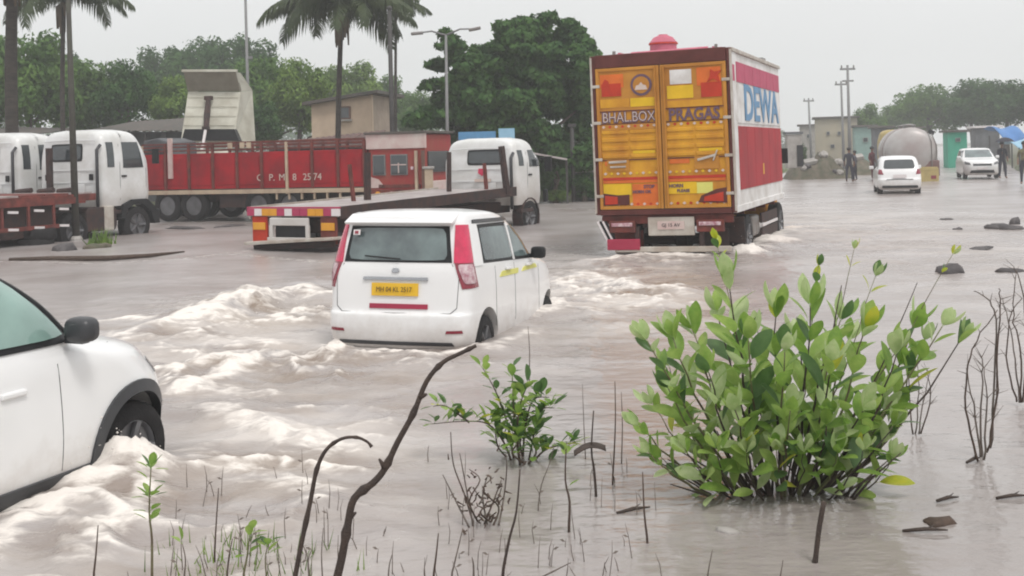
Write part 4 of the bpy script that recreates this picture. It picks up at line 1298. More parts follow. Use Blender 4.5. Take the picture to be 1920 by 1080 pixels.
sh.patch([(-.60, 1.15), (.60, 1.15), (.52, 1.53), (-.52, 1.53)], 'windshield', 'glass_teal', car, mode='f', off=.008)
for s_ in (-1, 1):
    sh.patch([(s_ * .45, .78), (s_ * .72, .80), (s_ * .70, .93), (s_ * .45, .90)], 'headlight', 'chrome', car, mode='f', off=.008)

# ---------------------------------------------------------------- the white suv at the left edge
yw = R(22)
hub = P(246, 846, 7.72)
fx, fy = math.sin(yw), math.cos(yw)
ox = hub.x - .80 * math.cos(yw) - 3.42 * fx; oy = hub.y + .80 * math.sin(yw) - 3.42 * fy
suv = thing('suv', 'white suv with black wheel arch trim entering from the left picture edge', 'car', (ox, oy, GZ), yw, roll=R(.3))
sv = Shell([(.24, .2, 3.95, .76, .3, .45), (.32, .08, 4.02, .85, .25, .48), (.45, .03, 4.06, .88, .22, .50), (.60, .02, 4.07, .89, .22, .50), (.75, .04, 4.05, .885, .22, .50),
            (.88, .08, 3.96, .875, .22, .50), (.99, .10, 3.84, .865, .22, .50), (1.07, .12, 3.58, .850, .22, .50), (1.12, .14, 3.26, .835, .22, .40), (1.16, .16, 3.14, .820, .22, .26),
            (1.36, .28, 2.94, .770, .22, .24), (1.56, .45, 2.66, .710, .22, .26), (1.64, .55, 2.48, .680, .24, .32), (1.675, .7, 2.2, .58, .3, .4), (1.69, 1.0, 1.8, .35, .2, .2)],
           bow_r=.06, bow_f=.16)
b2 = sv.build('body', 'car_white', suv)
cut_arches(b2, [(.82, .36, .385), (3.42, .36, .385)], hw=.89, depth=.42)
for x in (-.72, .72):
    for y in (.82, 3.42): wheel(suv, x, y, .335, .335, .22)
for sg_ in (1, -1):
    for yy in (.82, 3.42):
        mb = MB(); ri, ro = .375, .455
        n = 26; ring = []
        for k in range(n + 1):
            a = math.pi * (-.12 + 1.24 * k / n)
            for rr_ in (ri, ro):
                yv, zv = yy + math.cos(a) * rr_, max(.25, .36 + math.sin(a) * rr_)
                sx_ = sv.surf(sv.s_of_y(yv, zv), zv).x if yv < 3.99 else .8
                for o2 in (-.06, .018): ring.append((sg_ * (sx_ + o2), yv, zv))
        vs = ring; fs = []
        for k in range(n):
            a = k * 4; b_ = a + 4
            for i, j in ((0, 1), (1, 3), (3, 2), (2, 0)): fs.append((a + i, a + j, b_ + j, b_ + i))
        mb.add(vs, fs); part('arch_trim', mb, 'dark_plastic', suv, smooth='auto')
    def wq2(q, nm, m, off=.008, rnd=.03, nu=10):
        if sg_ < 0: q = [q[1], q[0], q[3], q[2]]
        return sv.patch(q, nm, m, suv, mode='y', sign=sg_, off=off, nu=nu, nv=6, rnd=rnd)
    wq2([(.5, 1.165), (3.10, 1.145), (2.72, 1.61), (.75, 1.60)], 'side_window_surround', 'black_plastic', off=.012, rnd=0, nu=26)
    wq2([(.85, 1.20), (1.72, 1.195), (1.68, 1.56), (.95, 1.55)], 'side_window', 'glass_pale', off=.020)
    wq2([(1.80, 1.195), (2.86, 1.18), (2.50, 1.55), (1.76, 1.56)], 'side_window', 'glass_pale', off=.022)
    wq2([(1.26, .235), (2.98, .235), (2.98, .385), (1.26, .385)], 'sill_trim', 'dark_plastic', off=.018, rnd=0)
    for a in (1.10, 1.78, 2.72):
        mb = MB(); zz = [.40 + i * .08 for i in range(9)]
        mb.tube([sv.surf(sg_ * sv.s_of_y(a, z), z) for z in zz], .003, 5); part('door_seam', mb, 'seam', suv)
    for a in (1.5, 2.35): part('door_handle', MB().box((sg_ * .875, a, .93), (.04, .19, .035)), 'car_white', suv, bevel=.01)
    mb = superbox(MB(), (sg_ * .955, 2.82, 1.235), (.20, .15, .155), 3.2).box((sg_ * .86, 2.88, 1.165), (.14, .06, .05))
    part('mirror', mb, 'dark_plastic', suv, smooth='auto')
    sv.patch([(sg_ * .50, .80), (sg_ * .84, .80), (sg_ * .82, .90), (sg_ * .50, .88)], 'headlight', 'chrome', suv, mode='f', off=.006)
sv.patch([(-.86, 1.175), (.86, 1.175), (.74, 1.615), (-.74, 1.615)], 'windshield', 'glass_teal', suv, mode='f', off=.008)
for s_ in (1, -1):
    pts_ = []
    for z in [1.15 + .05 * i for i in range(10)]:
        r_ = sv.row(z); p_ = sv.surf(s_ * sv.s_of_y(r_[1] - r_[4] * .62, z), z); pts_.append(p_)
    part('pillar_trim', MB().tube(pts_, .030, 8), 'black_plastic', suv, smooth=True)
sv.patch([(-.5, .5), (.5, .5), (.55, .72), (-.55, .72)], 'grille', 'black_plastic', suv, mode='f', off=.008)
part('inner_arch', MB().lathe([(.385, .42), (.385, .46)], 30, 'x', c=(0, 3.42, .36)), 'black_plastic', suv)
part('bonnet_seam', MB().tube([sv.surf(sv.s_of_y(y_, 1.05), 1.05) + Vector((-.05, 0, .012)) for y_ in (2.95, 3.1, 3.25, 3.35)], .006, 5), 'seam', suv)

# ---------------------------------------------------------------- the box truck
bw, bh, bl = 2.62, 2.96, 5.9
rc = P(1384, 400, 21.0)          # lower right corner of the box
yt = R(21)
bx = rc.x - bw / 2 * math.cos(yt); by = rc.y + bw / 2 * math.sin(yt)
tk = thing('box_truck', 'tall box truck with ochre yellow rear doors and red side panel', 'truck', (bx, by, GZ), yt, roll=R(-.8))
z0 = rc.z - GZ; z1 = z0 + bh; hwd = bw / 2
part('box_body', MB().box((0, bl / 2 + .03, (z0 + z1) / 2), (bw - .04, bl, bh - .04)), 'truck_side_white', tk, bevel=.02)
# rear frame
for s_ in (-1, 1): part('corner_post', MB().box((s_ * (hwd - .04), 0, (z0 + z1) / 2), (.085, .10, bh)), 'truck_brown', tk, bevel=.01)
part('header_rail', MB().box((0, -.01, z1 - .11), (bw - .17, .12, .24)), 'truck_brown', tk, bevel=.01)
part('lower_rail', MB().box((0, -.01, z0 + .04), (bw - .17, .12, .10)), 'truck_brown', tk, bevel=.01)
for s_ in (-1, 1):
    part('edge_strip', MB().box((s_ * (hwd - .008), -.035, (z0 + z1) / 2), (.035, .05, bh * .98)), 'steel_pale', tk)
dz0, dz1 = z0 + .10, z1 - .24
dw = (bw - .17) / 2 - .02
def dpt(xf, zf):      # door-relative -> local
    return xf, dz0 + (dz1 - dz0) * zf
for s_ in (-1, 1):
    cx = s_ * ((bw - .17) / 4)
    door = part('door', MB().box((cx, -.02, (dz0 + dz1) / 2), (dw, .06, dz1 - dz0)), 'truck_yellow', tk, bevel=.01)
    # raised frame of the door
    m = MB()
    for q in (-1, 1): m.box((cx + q * (dw / 2 - .03), -.062, (dz0 + dz1) / 2), (.06, .03, dz1 - dz0))
    for q in (dz0 + .03, dz1 - .03): m.box((cx, -.063, q), (dw - .12, .03, .06))
    part('door_frame', m, 'truck_ochre', door, bevel=.006)
    # pressed ribs
    for k, (zf, hh_) in enumerate([(.545, .03), (.49, .035), (.43, .035), (.375, .03)]):
        for q in (-1, 1):
            x, z = dpt(0, zf); part('pressed_rib', MB().box((cx + q * dw * .225, -.058, z), (dw * .42, .022, hh_ + .04)), 'truck_yellow', door, bevel=.012)
    def panel(x0, x1, f0, f1, m_, nm='painted_panel', y=-.056, th=.014):
        xa, za = dpt(0, f0); xb, zb_ = dpt(0, f1)
        L0 = cx - dw / 2
        return part(nm, MB().box((L0 + dw * (x0 + x1) / 2, y, (za + zb_) / 2), (dw * (x1 - x0), th, zb_ - za)), m_, door)
    L0 = cx - dw / 2
    panel(.06, .94, .205, .225, 'truck_deep_red', 'red_stripe', y=-.060)
    panel(.06, .94, .185, .203, 'truck_orange', 'orange_stripe', y=-.059)
    panel(.06, .50, .10, .18, 'truck_bright_yellow'); panel(.52, .94, .02, .175, 'truck_orange' if s_ < 0 else 'truck_yellow', y=-.0555)
    L0 = cx - dw / 2
    panel(.05, .95, .68, .985, 'truck_ochre', 'upper_field', y=-.052, th=.006)
    for f0, f1 in ((.600, .606), (.690, .697), (.345, .352)): panel(.05, .95, f0, f1, 'truck_brown', 'thin_line', y=-.060, th=.012)
    for k in range(9):      # hand painted leaf border under the letters and along the foot
        xk = L0 + dw * (.10 + .10 * k)
        for zf, mm_ in ((.584, 'truck_deep_red'), (.253, 'truck_bright_yellow'), (.035, 'truck_deep_red')):
            zk = dpt(0, zf)[1]
            part('painted_diamond', MB().prism([(xk - .034, zk), (xk, zk - .028), (xk + .034, zk), (xk, zk + .028)], -.066, -.055, 'y'), mm_ if k % 2 else 'letter_pale', door)
    panel(.10, .40, .31, .34, 'truck_orange'); panel(.55, .9, .39, .41, 'truck_bright_yellow')
    if s_ < 0:
        panel(.07, .44, .86, .955, 'truck_orange'); panel(.09, .40, .80, .89, 'truck_deep_red', y=-.060, th=.016)
        panel(.06, .52, .72, .78, 'truck_yellow'); panel(.54, .94, .72, .78, 'truck_bright_yellow')
        panel(.06, .94, .56, .60, 'truck_ochre')
        # round painted badge
        x, z = L0 + dw * .72, dpt(0, .87)[1]
        part('round_badge', MB().lathe([(.20, -.07), (.20, -.05)], 28, 'y', c=(x, 0, z)), 'letter_purple', door)
        part('round_badge', MB().lathe([(.155, -.078), (.155, -.06)], 28, 'y', c=(x, 0, z)), 'truck_ochre', door)
        part('badge_face', MB().prism([(x - .12, z - .09), (x + .12, z - .09), (x + .09, z - .01), (x + .04, z + .0), (x, z + .05), (x - .04, z), (x - .09, z - .01)], -.088, -.07, 'y'), 'letter_pale', door)
        part('flag_mark', MB().prism([(L0 + .12, z - .02), (L0 + .20, z + .02), (L0 + .27, z - .03), (L0 + .24, z + .10), (L0 + .18, z + .14), (L0 + .13, z + .06)], -.075, -.06, 'y'), 'truck_deep_red', door)
        text('lettering', 'BHAL.BOX', .27, (cx, -.066, dpt(0, .645)[1]), (R(90), 0, 0), 'letter_purple', door, wscale=.80, bold=.012)
        text('lettering', 'BHAL.BOX', .265, (cx + .006, -.073, dpt(0, .647)[1]), (R(90), 0, 0), 'letter_pale', door, wscale=.80, bold=-.004)
        text('small_lettering', 'HORN OK', .075, (cx + .2, -.066, dpt(0, .12)[1]), (R(90), 0, 0), 'letter_purple', door, bold=.003)
        text('small_lettering', 'STOP', .085, (cx + .34, -.066, dpt(0, .155)[1]), (R(90), 0, 0), 'letter_purple', door, bold=.003)
        m = MB().box((L0 + .37, -.085, dpt(0, .335)[1]), (.34, .03, .045), (0, R(-2), 0)).box((L0 + .37, -.078, dpt(0, .30)[1]), (.30, .03, .035))
        part('latch_handle', m, 'steel_pale', door, bevel=.008)
        part('latch_shadow_plate', MB().box((L0 + .37, -.062, dpt(0, .31)[1]), (.42, .014, .20)), 'truck_ochre', door)  # thin ochre sheet stands for the shadow around the latch handle
        part('tail_badge', MB().prism([(L0 + .07, dz0 + .07), (L0 + .56, dz0 + .08), (L0 + .56, dz0 + .27), (L0 + .36, dz0 + .26), (L0 + .07, dz0 + .30)], -.075, -.055, 'y'), 'truck_brown', door)
        part('tail_badge', MB().prism([(L0 + .10, dz0 + .09), (L0 + .34, dz0 + .10), (L0 + .34, dz0 + .23), (L0 + .10, dz0 + .26)], -.082, -.07, 'y'), 'truck_deep_red', door)
    else:
        panel(.15, .48, .86, .96, 'truck_side_white', 'white_notice'); panel(.56, .92, .84, .965, 'truck_orange'); panel(.62, .93, .76, .86, 'truck_deep_red', y=-.0605, th=.016)
        panel(.10, .50, .76, .85, 'truck_bright_yellow'); panel(.10, .93, .70, .745, 'truck_yellow')
        z = dpt(0, .90)[1]; x = L0 + dw * .83
        part('flag_mark', MB().prism([(x - .14, z - .10), (x - .02, z - .04), (x + .10, z - .12), (x + .06, z + .03), (x + .13, z + .10), (x, z + .08), (x - .07, z + .13), (x - .08, z)], -.085, -.06, 'y'), 'truck_deep_red', door)
        text('lettering', 'PRAGAS', .30, (cx, -.066, dpt(0, .645)[1]), (R(90), 0, 0), 'letter_purple', door, wscale=.86, bold=.008)
        text('small_lettering', 'HORN', .09, (cx - .38, -.066, dpt(0, .155)[1]), (R(90), 0, 0), 'letter_purple', door, bold=.003)
        text('small_lettering', 'PLEASE', .075, (cx - .25, -.066, dpt(0, .12)[1]), (R(90), 0, 0), 'letter_purple', door, bold=.003)
        panel(.50, .74, .10, .175, 'decal_yellow', 'yellow_sticker', y=-.062)
        m = MB().box((L0 + .80, -.085, dpt(0, .345)[1]), (.34, .03, .045), (0, R(-14), 0)).tube([(L0 + .92, -.09, dpt(0, .32)[1]), (L0 + 1.0, -.09, dpt(0, .395)[1])], .016, 6)
        part('latch_handle', m, 'steel_pale', door, bevel=.008)
        part('latch_shadow_plate', MB().box((L0 + .80, -.062, dpt(0, .31)[1]), (.44, .014, .22)), 'truck_ochre', door)  # latch shadow on this door, drawn as a darker ochre sheet
        part('tail_badge', MB().prism([(L0 + .62, dz0 + .10), (L0 + 1.15, dz0 + .08), (L0 + 1.15, dz0 + .36), (L0 + .95, dz0 + .33), (L0 + .68, dz0 + .22)], -.075, -.055, 'y'), 'truck_brown', door)
        part('tail_badge', MB().prism([(L0 + .72, dz0 + .12), (L0 + 1.08, dz0 + .11), (L0 + 1.08, dz0 + .28), (L0 + .74, dz0 + .20)], -.082, -.07, 'y'), 'truck_deep_red', door)
    part('locking_bar', MB().tube([(cx - s_ * dw * .44, -.10, dz0 + .02), (cx - s_ * dw * .44, -.10, dz1 - .02)], .017, 8), 'truck_ochre', door)
    for k in range(4):
        part('hinge', MB().box((s_ * (hwd - .10), -.07, dz0 + .25 + k * .68), (.14, .03, .055)), 'steel_pale', door, bevel=.006)
# side cladding (both sides)
for s_ in (1, -1):
    X = s_ * (hwd - .015)
    def band(ya, yb, f0, f1, m_, nm, t=.02): return part(nm, MB().box((X, (ya + yb) / 2, z0 + bh * (f0 + f1) / 2), (t, yb - ya, bh * (f1 - f0))), m_, tk)
    k = 6
    for i in range(k):
        ya = .50 + i * (bl - .55) / k; yb = ya + (bl - .55) / k - .018
        band(ya, yb, .80, .925, 'truck_side_pink', 'upper_side_panel')
        band(ya, yb, .545, .785, 'truck_side_white', 'lettered_side_panel', .024)
        band(ya, yb, .13, .525, 'truck_side_red', 'lower_side_panel')
    band(.02, .44, .02, .98, 'truck_side_white', 'corner_panel', .022)
    band(.10, .30, .80, .90, 'truck_side_pink', 'corner_mark', .028)
    text('side_lettering', 'DEWA' if s_ > 0 else 'DEWA', .95, (X + s_ * .02, bl / 2 + .35, z0 + bh * .665), (R(90), 0, R(90) if s_ > 0 else R(-90)), 'letter_blue', tk, wscale=1.55, bold=.02)
    part('number_mark', MB().box((X + s_ * .012, 3.2, z0 + bh * .24), (.01, .10, .22)), 'plate_yellow', tk)
    part('top_rail', MB().box((s_ * (hwd - .02), bl / 2, z1 - .03), (.09, bl, .07)), 'steel_pale', tk, bevel=.01)
    part('bottom_rail', MB().box((s_ * (hwd - .03), bl / 2, z0 + .05), (.08, bl, .12)), 'truck_side_white', tk, bevel=.01)
    # side guards
    for zz in (.42, .72):
        part('side_guard', MB().box((s_ * (hwd - .12), 4.35, zz), (.05, 2.1, .20)), 'chassis_dark', tk, bevel=.01)
    part('side_guard_rail', MB().box((s_ * (hwd - .10), 4.35, .575), (.05, 2.0, .06)), 'stripe_white', tk, bevel=.01)
    part('mud_guard', MB().box((s_ * (hwd - .25), .86, .66), (.45, .03, .5), (R(12), 0, 0)), 'chassis_dark', tk)
# roof things
part('roof_rack_rail', MB().box((0, .55, z1 + .04), (2.1, .05, .05)).box((-.9, 2.6, z1 + .06), (.05, 4.2, .05)).box((.9, 2.6, z1 + .06), (.05, 4.2, .05)), 'tank_pink', tk)
for q in (-1.0, .95): part('roof_rack_post', MB().box((q, .5, z1 + .05), (.05, .05, .14)), 'steel_grey', tk)
part('roof_sheet_roll', MB().tube([(-.9, 1.4, z1 + .07), (.6, 1.5, z1 + .09)], .09, 10), 'tank_pink', tk, smooth='auto')
part('roof_vent', MB().box((.9, 4.9, z1 + .09), (.5, .35, .10)), 'steel_grey', tk, bevel=.02)
m = MB().lathe([(.27, 0), (.27, .36), (.285, .37), (.285, .40), (.26, .42), (.20, .50), (.10, .54), (.09, .56), (.02, .565)], 24, c=(0, 0, 0))
wt = thing('water_tank', 'small round pink water tank with a domed lid on the box truck roof', 'water tank', tk.matrix_world @ Vector((-.45, 2.2, z1 - .02)), yt)
part('drum', m, 'tank_pink', wt, smooth='auto'); part('lid_ring', MB().lathe([(.29, .355), (.30, .37), (.29, .385)], 24), 'truck_deep_red', wt)
# chassis and underside
for s_ in (-1, 1): part('chassis_rail', MB().box((s_ * .42, 4.2, z0 - .14), (.10, 8.2, .24)), 'chassis_dark', tk, bevel=.01)
for k in range(5): part('cross_member', MB().box((0, .3 + 1.3 * k, z0 - .07), (2.3, .09, .12)), 'rust_red', tk)
for s_ in (-1, 1):
    for dx_ in (.86, 1.14): wheel(tk, s_ * dx_, 1.45, .46, .46, .24, rimc='rim_grey')
    wheel(tk, s_ * 1.08, 6.0, .46, .46, .25)
part('rear_axle', MB().tube([(-1.1, 1.45, .46), (1.1, 1.45, .46)], .11, 10), 'chassis_dark', tk)
part('differential', MB().lathe([(.08, -.2), (.22, -.1), (.22, .1), (.08, .2)], 14, 'x', c=(0, 1.45, .46)), 'chassis_dark', tk)
part('rear_cross_beam', MB().box((0, .08, z0 - .10), (2.45, .10, .16)), 'rust_red', tk, bevel=.01)
part('plate_holder', MB().box((.10, -.01, .80), (.86, .05, .34)), 'steel_pale', tk, bevel=.01)
pl2 = part('number_plate', MB().box((.10, -.04, .82), (.50, .02, .15)), 'kiosk_board', tk)
text('plate_text', 'GJ 15 AV', .09, (.10, -.054, .82), (R(90), 0, 0), 'seam', pl2, depth=.002)
for s_ in (-1, 1):
    part('lamp_box', MB().box((s_ * .82, .0, .80), (.50, .10, .22)), 'rust_red', tk, bevel=.015)
    part('tail_lamp', MB().box((s_ * .82, -.06, .84), (.40, .03, .07)), 'lamp_clear', tk, bevel=.01)
part('mud_flap', MB().box((-.80, .35, .50), (.55, .03, .42)), 'rust_red', tk)
part('mud_flap', MB().box((.80, .35, .52), (.55, .03, .40)), 'chassis_dark', tk)
part('bumper_bar', MB().box((.12, -.08, .385), (2.15, .10, .10)), 'steel_pale', tk, bevel=.015)
part('bumper_plate', MB().box((-.78, -.12, .48), (.62, .06, .20)), 'decal_red', tk, bevel=.01)
for q in (-.55, .65): part('bumper_bracket', MB().box((q, .05, .55), (.08, .12, .5)), 'chassis_dark', tk)
for k in range(4):      # hazard striped side post at the lower left
    part('hazard_stripe', MB().box((-1.20 + .05 * k, -.02, .72 - .0 * k), (.035, .03, .42), (0, R(-26), 0)), 'stripe_white' if k % 2 == 0 else 'black_plastic', tk)
part('battery_box', MB().box((-.95, 3.0, .62), (.45, .7, .4)), 'chassis_dark', tk, bevel=.02)
part('fuel_tank', MB().box((.95, 2.9, .60), (.42, .9, .42)), 'steel_grey', tk, bevel=.06)
cabs = Shell([(.45, 0, 1.75, .88, .08, .25), (.9, 0, 1.8, .90, .08, .3), (1.6, 0, 1.75, .92, .08, .3), (2.5, 0, 1.45, .88, .1, .3), (2.7, .05, 1.3, .95, .15, .3), (2.75, .2, 1.1, .7, .2, .3)], bow_r=.0, bow_f=.1)
cb = cabs.build('cab', 'truck_yellow', tk); cb.location = (0, bl + .35, 0)
cabs.patch([(-.7, 1.65), (.7, 1.65), (.65, 2.35), (-.65, 2.35)], 'windshield', 'glass_dark', cb, mode='f')
for s_ in (-1, 1):
    q = [(.5, 1.65), (1.3, 1.65), (1.15, 2.3), (.5, 2.3)]
    cabs.patch(q if s_ > 0 else [q[1], q[0], q[3], q[2]], 'side_window', 'glass_dark', cb, mode='y', sign=s_)
    part('mirror', MB().box((s_ * 1.10, 1.5, 1.95), (.16, .06, .36)).tube([(s_ * .85, 1.5, 2.1), (s_ * 1.1, 1.5, 2.08)], .02, 6), 'black_plastic', cb, bevel=.02)

# ---------------------------------------------------------------- white truck cabs
def cab_shell(parent, w_=2.3, zb=.75, zt=2.95, L=1.95, m='cab_white'):
    h_ = w_ / 2
    s_ = Shell([(zb, .03, L, h_ - .04, .10, .25), (zb + .35, 0, L + .03, h_, .10, .28), (zb + 1.1, 0, L, h_, .12, .28), (zt - .42, .03, L - .22, h_ - .05, .16, .30),
                (zt - .18, .06, L - .36, h_ - .12, .22, .30), (zt - .06, .12, L - .50, h_ - .26, .26, .30), (zt, .30, L - .75, h_ - .5, .3, .3)], bow_r=.05, bow_f=.12)
    b = s_.build('cab', m, parent)
    return s_, b
def white_cab(t, w_=2.3, zb=.75, zt=2.95, L=1.95, y0=0, win=(-.55, .55), wz=(.62, .36), slits=True, vents=True):
    s_, b = cab_shell(t, w_, zb, zt, L); b.location = (0, y0, 0)
    a, c = win
    s_.patch([(a - .05, zt - wz[0] - .05), (c + .05, zt - wz[0] - .05), (c + .05, zt - wz[1] + .05), (a - .05, zt - wz[1] + .05)], 'window_gasket', 'black_plastic', b, off=.008, rnd=.05)
    s_.patch([(a, zt - wz[0]), (c, zt - wz[0]), (c, zt - wz[1]), (a, zt - wz[1])], 'rear_window', 'glass_dark', b, off=.018, rnd=.08)
    for sg_ in (1, -1):
        def q_(q, nm, m, off=.01):
            if sg_ < 0: q = [q[1], q[0], q[3], q[2]]
            return s_.patch(q, nm, m, b, mode='y', sign=sg_, off=off, nu=4, nv=6)
        if slits:
            q_([(.22, zb + 1.05), (.46, zb + 1.05), (.46, zt - .35), (.22, zt - .35)], 'slit_window', 'glass_dark')
        q_([(.78, zb + 1.02), (1.55, zb + 1.02), (1.40, zt - .35), (.78, zt - .35)], 'door_window', 'glass_dark')
        part('door_seam', MB().tube([s_.surf(sg_ * s_.s_of_y(.66, z), z) for z in (zb + .15, zb + .6, zb + 1.1, zt - .4)], .007, 5), 'seam', b)
        part('door_seam', MB().tube([s_.surf(sg_ * s_.s_of_y(1.66, z), z) for z in (zb + .15, zb + .6, zb + 1.0)], .007, 5), 'seam', b)
        part('door_handle', MB().box((sg_ * (w_ / 2 + .01), .80, zb + .80), (.04, .18, .05)), 'black_plastic', b, bevel=.01)
        part('mirror', MB().box((sg_ * (w_ / 2 + .20), L - .18, zt - .75), (.20, .08, .42)).tube([(sg_ * w_ * .48, L - .2, zt - .6), (sg_ * (w_ / 2 + .2), L - .2, zt - .6)], .02, 6), 'black_plastic', b, bevel=.03)
    s_.patch([(-w_ * .42, zb + 1.0), (w_ * .42, zb + 1.0), (w_ * .38, zt - .38), (-w_ * .38, zt - .38)], 'windshield', 'glass_dark', b, mode='f')
    part('gutter', MB().tube([(-w_ * .40, .02, zt - .30), (0, -.02, zt - .27), (w_ * .40, .02, zt - .30)], .014, 5), 'car_white_dull', b)
    part('rear_hatch', MB().box((w_ * .12, -.01, zb + .42), (.55, .03, .40)), 'cab_white', b, bevel=.01)
    part('snorkel_pipe', MB().tube([(w_ * .46, -.08, zb - .1), (w_ * .46, -.08, zt - .55), (w_ * .46, .05, zt - .42)], .045, 8), 'dark_plastic', b, smooth=True)
    part('step', MB().box((w_ * .45, .62, zb - .16), (.22, .7, .10)), 'chassis_dark', b, bevel=.01)
    if vents:
        for x in (-w_ * .34, w_ * .34):
            part('grab_vent', MB().box((x, -.02, zb + .80), (.13, .04, .17)), 'black_plastic', b, bevel=.015)
    for q in (.45, .78): part('pressed_line', MB().box((0, -.005, zb + q + .2), (w_ * .80, .02, .02)), 'car_white_dull', b)
    return s_, b

# middle: low flatbed recovery truck
rear = P(551, 398, 25.0)
yw = R(29)
fb = thing('flatbed_truck', 'low flatbed truck with red and orange striped tail and dark upright stakes', 'truck', (rear.x, 25.0, GZ), yw)
bedw = 2.40; zb = rear.z - GZ
BL = 7.6
part('deck', MB().prism([(0, zb - .10), (BL, zb + .06), (BL, zb + .18), (0, zb + .06)], -bedw / 2, bedw / 2), 'deck_metal', fb, bevel=.015)
for k in range(12):
    y = .4 + k * .6
    part('deck_plank', MB().box((0, y, zb + .075 + .12 * y / BL), (bedw - .22, .56, .03), (R(.9), 0, 0)), 'deck_metal', fb, bevel=.008)
for s_ in (-1, 1):
    part('deck_edge', MB().prism([(0, zb - .14), (BL, zb), (BL, zb + .24), (0, zb + .12)], s_ * (bedw / 2 + .002), s_ * (bedw / 2 + .05)), 'chassis_dark' if s_ > 0 else 'steel_pale', fb)
# striped tail board
seg = ['stripe_red', 'stripe_white', 'stripe_orange', 'stripe_orange', 'stripe_red', 'stripe_white', 'stripe_red', 'stripe_red', 'stripe_orange', 'stripe_orange', 'stripe_red', 'stripe_white']
for i, m_ in enumerate(seg):
    x = -bedw / 2 - .05 + (bedw + .1) * (i + .5) / 12
    part('tail_stripe', MB().box((x, -.04, zb), ((bedw + .1) / 12 - .006, .06, .15)), m_, fb, bevel=.006)
part('tail_lip', MB().box((0, -.035, zb + .10), (bedw + .1, .06, .035)), 'stripe_red', fb)
for s_ in (-1, 1):
    part('mud_flap_panel', MB().box((s_ * .93, .0, zb - .38), (.42, .05, .58)), 'truck_deep_red' if s_ < 0 else 'rust_red', fb, bevel=.01)
    part('tail_lamp', MB().box((s_ * .93, -.04, zb - .30), (.34, .04, .16)), 'stripe_orange', fb, bevel=.01)
part('plate_frame', MB().box((-.08, -.06, zb - .20), (1.05, .06, .17)), 'cab_white', fb, bevel=.02)
for s_ in (-1, 1): part('plate_frame', MB().box((-.08 + s_ * .49, -.06, zb - .41), (.09, .06, .28)), 'cab_white', fb, bevel=.01)
part('plate_frame', MB().box((-.08, -.06, zb - .57), (1.2, .06, .07)), 'cab_white', fb, bevel=.01)
part('recess_panel', MB().box((-.08, .02, zb - .42), (.86, .05, .26)), 'black_plastic', fb)
part('loading_ramp', MB().prism([(-1.15, zb - .70), (1.25, zb - .56), (1.25, zb - .50), (-1.15, zb - .63)], -.30, .25, 'y'), 'steel_pale', fb, bevel=.01)
part('ramp_underside', MB().box((0, .2, zb - .72), (2.2, .5, .12), (0, R(-3), 0)), 'chassis_dark', fb)
part('chassis_frame', MB().box((0, 4.3, zb - .32), (1.3, 8.0, .30)), 'chassis_dark', fb, bevel=.02)
for s_ in (-1, 1):
    for y in (1.6, 2.6): wheel(fb, s_ * .98, y, .40, .40, .26)
    wheel(fb, s_ * 1.0, 8.55, .46, .46, .27)
    part('mud_guard', MB().lathe([(.52, -.15), (.52, .15), (.49, .15), (.49, -.15), (.52, -.15)], 18, 'x', c=(s_ * 1.0, 8.55, .46), cap=False), 'chassis_dark', fb)
# stakes
def stake(x, y0, y1, d, w_=.12, m='chassis_dark'):
    a, b = P(x[0], y0, d), P(x[1], y1, d)
    M_ = fb.matrix_world.inverted()
    a, b = M_ @ a, M_ @ b
    part('stake', MB().tube([b, a], [w_ * .55, w_ * .5], 4), m, fb)
stake((689, 689), 286, 386, 27.4, .16); stake((655, 664), 308, 384, 27.0, .10, 'rust_red')
stake((842, 842), 285, 366, 30.2, .12); stake((908, 912), 306, 357, 30.8, .10, 'rust_red'); stake((940, 951), 274, 363, 30.6, .17)
_, b_ = white_cab(fb, 2.3, .80, 2.62, 1.7, y0=7.75, win=(-.30, .72), wz=(.68, .36), slits=True, vents=False)
part('cab_sticker', MB().prism([(.02, 1.68), (.14, 1.60), (.26, 1.68), (.24, 1.80), (.04, 1.80)], -.07, -.03, 'y'), 'lamp_red', b_)
part('cab_sticker', MB().box((.15, -.04, 1.48), (.50, .03, .08)), 'letter_pale', b_)
part('side_mirror_arm', MB().box((1.3, 1.4, 1.0), (.12, .10, .34)), 'black_plastic', b_, bevel=.02)

